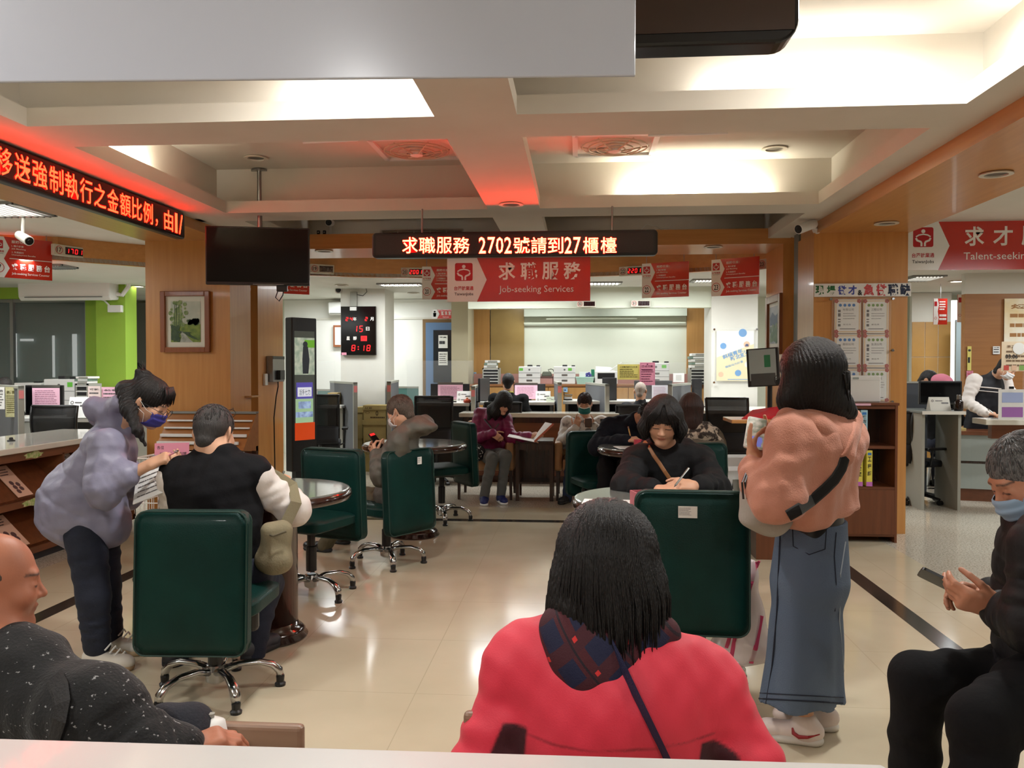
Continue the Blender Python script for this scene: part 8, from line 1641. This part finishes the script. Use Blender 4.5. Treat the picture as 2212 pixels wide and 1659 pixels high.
b = MB(); b.rect(m, .008, -.045, .04, .05, .0014); b.disc(m, .008, -.04, .024, .0016, 14); b.build('blue_pane', mat('phone_blue', (120, 128, 206), .3, emit=.5), s_)
q = at(1632, 1080, 3.3); t3 = thing('cloth_bag', 'pale grey cloth bag hanging at the waist of the person in the pink sweater', 'bag', q); B = Blob(); B.ell(at(1640, 1070, 3.28), (.075, .085, .12)); B.ell(at(1655, 1120, 3.3), (.1, .09, .06), k=.05); B.warp = noise3(15, 36, .007); B.build('pouch', mat('cloth_grey', (160, 154, 146), .85, bump=.2, bscale=80), t3, .006); b = MB()
for k in (0, 1): b.tube([at(1612 + 4 * k, 1020, 3.24), at(1603 + 6 * k, 1042, 3.2), at(1606 + 9 * k, 1078, 3.2)], .004, 6)
b.build('drawstring', M_BLACK, t3, world=True)
# plastic bag hanging from the front chair
q = at(1618, 1320, 3.75); t = thing('plastic_bag', 'translucent plastic bag with pink stripes beside the empty green chair', 'plastic bag', (q.x, q.y, 0)); B = Blob(); B.cone(at(1612, 1255, 3.78), at(1605, 1375, 3.78), .04, .12, k=.04); B.ell(at(1605, 1395, 3.78), (.125, .09, .085), k=.05); B.cone(at(1625, 1215, 3.78), at(1615, 1290, 3.78), .012, .05, k=.03); nz = noise3(21, 34, .012); B.warp = nz; pb = B.build('bag_film', mat('film_white', (222, 208, 208), .25, alpha=.62, spec=.6), t, .007); b = MB()
for pts in (((1632, 1215), (1622, 1260), (1605, 1310), (1590, 1370), (1580, 1420)), ((1640, 1220), (1640, 1270), (1644, 1330), (1632, 1400), (1622, 1432)), ((1600, 1290), (1588, 1340), (1570, 1400))):
    p = [on_surf(pb, x, y, .002) for x, y in pts]; p = [x for x in p if x is not None]
    if len(p) > 1: b.tube(p, [(.002, .011)] * len(p), 6, flat=(0, -1, 0))
b.build('stripe_print', mat('bag_stripe', (206, 70, 110), .5), t, world=True); b = MB(); b.tube([at(1604, 1240, 3.8), at(1625, 1218, 3.78), at(1640, 1212, 3.77), at(1625, 1250, 3.78)], .006, 6); b.build('handle', MATS['bag_stripe'], t, world=True)
# ================================================================ old man with the blue mask at the right edge
M_PUF = mat('padded_black', (20, 21, 25), .55, spec=.3, bump=.2, bscale=40); M_BLK = mat('trousers_black', (18, 18, 20), .9, spec=.2, bump=.15, bscale=60); TF = (-.9, .1, 0)
J = dict(head=(at(2218, 1028, 2.42), (-.86, -.05, -.5), (-.5, 0, .86)), neck=at(2262, 1110, 2.44), chest=at(2270, 1210, 2.44), pelvis=at(2290, 1440, 2.46), shR=at(2235, 1170, 2.62), shL=at(2260, 1185, 2.24), elR=at(2235, 1300, 2.66), wrR=at(2128, 1282, 2.6), elL=at(2240, 1345, 2.22), wrL=at(2150, 1310, 2.38), hipL=at(2280, 1470, 2.3), hipR=at(2285, 1460, 2.58), knL=at(2120, 1560, 2.14), knR=at(1985, 1470, 2.56), anL=at(2130, 1800, 2.12), anR=at(1970, 1760, 2.62))
for a in 'LR': J['an' + a].z = max(J['an' + a].z, .09)
t, sk = person('grey-haired person in a light blue mask and black padded jacket looking down at a phone', J, skin=(196, 138, 110), female=False, vox=.0038, tf=TF, hk=.003, hands=dict(R=dict(d=(-.85, -.1, .15), n=(-.1, .55, .8), curl=(.3, .45, .5, .6), tc=.5, ab=.5), L=dict(d=(-.93, .0, .22), n=(-.1, -.75, -.5), curl=(.45, .5, .55, .6), tc=.6, ab=.35)), stubble=.2)
Jj = dict(J); Jj['wrR'] = at(2150, 1288, 2.62); Jj['wrL'] = at(2172, 1318, 2.36)
top(t, Jj, M_PUF, 'padded_jacket', r=(.2, .175, .085, .085, .06), tf=TF, fs=.8, puff=(.075, .012), arm_puff=(.07, .01), vox=.006, hem=at(2285, 1410, 2.46), extra=lambda B: B.cone(at(2235, 1105, 2.44), at(2290, 1120, 2.44), .075, k=.04))
trousers(t, J, M_BLK, (.1, .082, .068), tf=TF, vox=.007, fold=.006, wr=(3, .006))
for a in 'LR': shoe(t, J['an' + a], (-1, .1, 0), M_BLACK, MATS['sole_dark'], .28, vox=.008)
cap_hair(t, sk, M_HAIRG, .006, (.09, -.05, .085, .08, .08), .0045, n=60, amp=.0012, nape=-.05, ears=True, tufts=420); mask(t, sk, mat('mask_sky', (158, 190, 220), .7))
t2, m, s_ = phone('black phone held in both hands by the person with the blue mask', at(2052, 1262, 2.44), (.15, .85, -.45), (-.72, .1, .42), .08, .165, case=M_BLACK)
# ================================================================ balding man in the speckled black sweater at the left edge
M_SPK = mat('sweater_speckled', (20, 20, 21), .9, c2=(150, 150, 150), scale=75, stretch=(1, 1, 1.6), contrast=(.655, .69), bump=.3, bscale=140, sheen=.1); TF = (.6, .8, 0)
J = dict(head=(at(-14, 1258, 1.82), (.8, .6, -.12), (.05, .1, 1)), neck=at(5, 1410, 1.78), chest=at(40, 1540, 1.78), pelvis=at(30, 1900, 1.78), shL=at(-150, 1490, 1.98), shR=at(212, 1545, 1.66), elR=at(300, 1640, 1.64), wrR=at(385, 1622, 1.7), elL=at(-160, 1700, 2.1), wrL=at(250, 1680, 2.2), hipL=at(-40, 1900, 1.86), hipR=at(80, 1900, 1.74), knL=at(130, 1730, 2.25), knR=at(270, 1760, 2.1), anL=at(150, 1800, 2.3), anR=at(290, 1800, 2.15))
for a in 'LR': J['an' + a].z = .09; J['kn' + a].z = .5
t, sk = person('balding person in a black speckled sweater seated at the corner before the desk', J, skin=(176, 112, 84), female=False, vox=.0045, tf=TF, scalp=None, stubble=.55, hands=dict(R=dict(d=(.7, .5, .1), n=(-.1, -.2, .95), curl=.4), L=dict(d=(.9, .3, 0), n=(0, 0, 1), curl=.4)))
top(t, J, M_SPK, 'sweater', r=(.21, .165, .078, .075, .055), tf=TF, fs=.7, vox=.006, fold=.005, extra=lambda B: (B.cone(at(-40, 1445, 1.82), at(60, 1440, 1.76), .07, k=.04), B.cone(at(40, 1480, 1.76), at(225, 1545, 1.67), .08, .075, k=.07))); trousers(t, J, M_JEAN, tf=TF, vox=.01)
for a in 'LR': shoe(t, J['an' + a], (.6, .8, 0), M_BLACK, MATS['sole_dark'], .27, vox=.009)
B = Blob(); c, A, s = sk; P = lambda x, y, z: c + A[0] * x + A[1] * y + A[2] * z; B.ell(P(0, -.035, .01), (.084, .09, .09), A); B.cone(P(0, -.05, -.02), P(0, -.05, -.06), .06, .05, k=.03); B.ell(P(0, .04, .125), (.09, .12, .07), A, k=.02, sub=True); B.ell(P(0, .13, -.02), (.1, .09, .13), A, k=.015, sub=True)
for q in (-1, 1): B.ell(P(q * .09, -.0, -.025), (.03, .03, .045), A, k=.008, sub=True)
B.warp = groove(sk, 60, .001); B.build('hair', mat('hair_thin', (44, 36, 32), .6, c2=(90, 74, 62), scale=90, stretch=(5, 5, .4), bump=.4, bscale=220, bstretch=(2, 2, .1)), t, .0045)
sp = bpy.data.objects['sweater.001']; strap(t, [q for q in (on_surf(sp, x, y, .004) for x, y in ((118, 1466), (132, 1490), (136, 1520), (130, 1555), (118, 1600), (104, 1650))) if q is not None], .02, mat('strap_black', (24, 22, 23), .7, bump=.3, bscale=200), (.3, -.9, .3))
q = at(392, 1565, 1.78); t2 = thing('dark_cap', 'dark navy cap lying in the lap of the person in the speckled sweater', 'cap', q); B = Blob(); B.ell(at(388, 1572, 1.8), (.075, .065, .062)); B.cone(at(360, 1590, 1.76), at(420, 1600, 1.76), .03, k=.04); B.warp = noise3(14, 45, .005); B.build('crown', mat('cap_navy', (30, 31, 40), .85, bump=.3, bscale=160), t2, .005); B = Blob(); B.ell(at(440, 1600, 1.78), (.045, .06, .012), k=.02); B.build('brim', MATS['cap_navy'], t2, .005)
q = at(457, 1588, 1.8); t2 = thing('white_roll', 'white ribbed paper roll beside the dark cap', 'paper roll', q); b = MB(); b.lathe([(.02, -.04), (.034, -.03), (.036, .0), (.03, .03), (.012, .04)], seg=20); b.build('roll', M_PAPER, t2, smooth=True); b = MB(); b.lathe([(.006, .038), (.008, .05)], seg=8); b.build('core', M_PEDGE, t2)
# ================================================================ staff at the reception counter and the people behind the desks
V_ = mat('vest_ink', (20, 22, 30), .7); TF = (.3, -.9, 0); Y = 9.95
J = dict(head=(at(2176, 795, 9.78), (.45, -.72, -.6), (.5, -.35, .8)), neck=at(2150, 812, 9.92), chest=at(2135, 842, 10.0), pelvis=at(2115, 935, 10.1), shR=at(2105, 822, 9.96), shL=at(2170, 826, 10.0), elR=at(2088, 868, 9.9), wrR=at(2130, 892, 9.66), elL=at(2195, 875, 9.9), wrL=at(2172, 893, 9.66), hipR=at(2105, 945, 10.1), hipL=at(2130, 945, 10.1), knR=at(2100, 1010, 10.1), knL=at(2130, 1010, 10.1), anR=at(2100, 1070, 10.1), anL=at(2130, 1070, 10.1))
for a in 'LR': J['an' + a].z = .08
t, sk = person('person in a dark vest with white sleeves leaning over the reception counter behind a poster', J, female=False, vox=.008, tf=TF, hands=dict(R=dict(d=(.9, -.3, -.1), n=(0, -.3, .9), curl=.5), L=dict(d=(-.7, -.6, 0), n=(0, 0, 1), curl=.4)))
top(t, J, M_SHIRT, 'shirt', r=(.16, .165, .078, .07, .05), tf=TF, vox=.008); top(t, J, V_, 'vest', r=(.19, .19, .07, 0, 0), tf=TF, sleeves='', vox=.008, hem=at(2116, 918, 10.08)); trousers(t, J, V_, tf=TF, vox=.012); cap_hair(t, sk, M_HAIR, ears=True); mask(t, sk, MATS['mask_white'], vox=.01)
ve = bpy.data.objects['vest.001']; 
for dy in (0, 8):
    p = [on_surf(ve, x, 836 + dy + (x - 2118) * .09, .002) for x in range(2114, 2166, 6)]; p = [x for x in p if x is not None]
    if len(p) > 2: b = MB(); b.tube(p, .008 if not dy else .005, 5); b.build('stripe', M_SHIRT, ve, world=True)
for a in 'LR': shoe(t, J['an' + a], (.3, -1, 0), M_BLACK, MATS['sole_dark'], .27, vox=.012)
pen('white pen in the hand of the reception staff', at(2146, 893, 9.58), at(2134, 884, 9.6), .007, M_PAPER)
def sitter(label, px, py, Y, m, face, hairm=M_HAIR, lean=.1, extra=None): return seated_back(label, px, py, Y, hairm, m, .19, lean, face=face, vox=.01)
sitter('person with black hair slumped over the desk behind the wide black monitor', 2006, 822, 10.4, M_SUIT, (.6, -.5, -.6), lean=-.15)
q = at(2036, 826, 10.3); t2 = thing('pink_scarf', 'pink scarf around the slumped person behind the wide monitor', 'scarf', q); B = Blob(); B.ell(q, (.13, .1, .1)); B.warp = noise3(31, 30, .012); B.build('cloth', mat('scarf_pink', (206, 120, 140), .85), t2, .009); b = MB(); b.tube([q + Vector((-.06, -.1, -.03)), q + Vector((0, -.11, .01)), q + Vector((.08, -.09, -.02))], .008, 5); b.build('fold_seam', M_PINK, t2, world=True)
sitter('person with dark hair behind the partition before the roller blind', 10, 836, 9.9, M_SUIT, (.2, -1, -.3), M_HAIRD)
sitter('person in dark clothes standing in the gap behind the green pillar', 274, 762, 12.3, M_SUIT, (.3, 1, -.2))
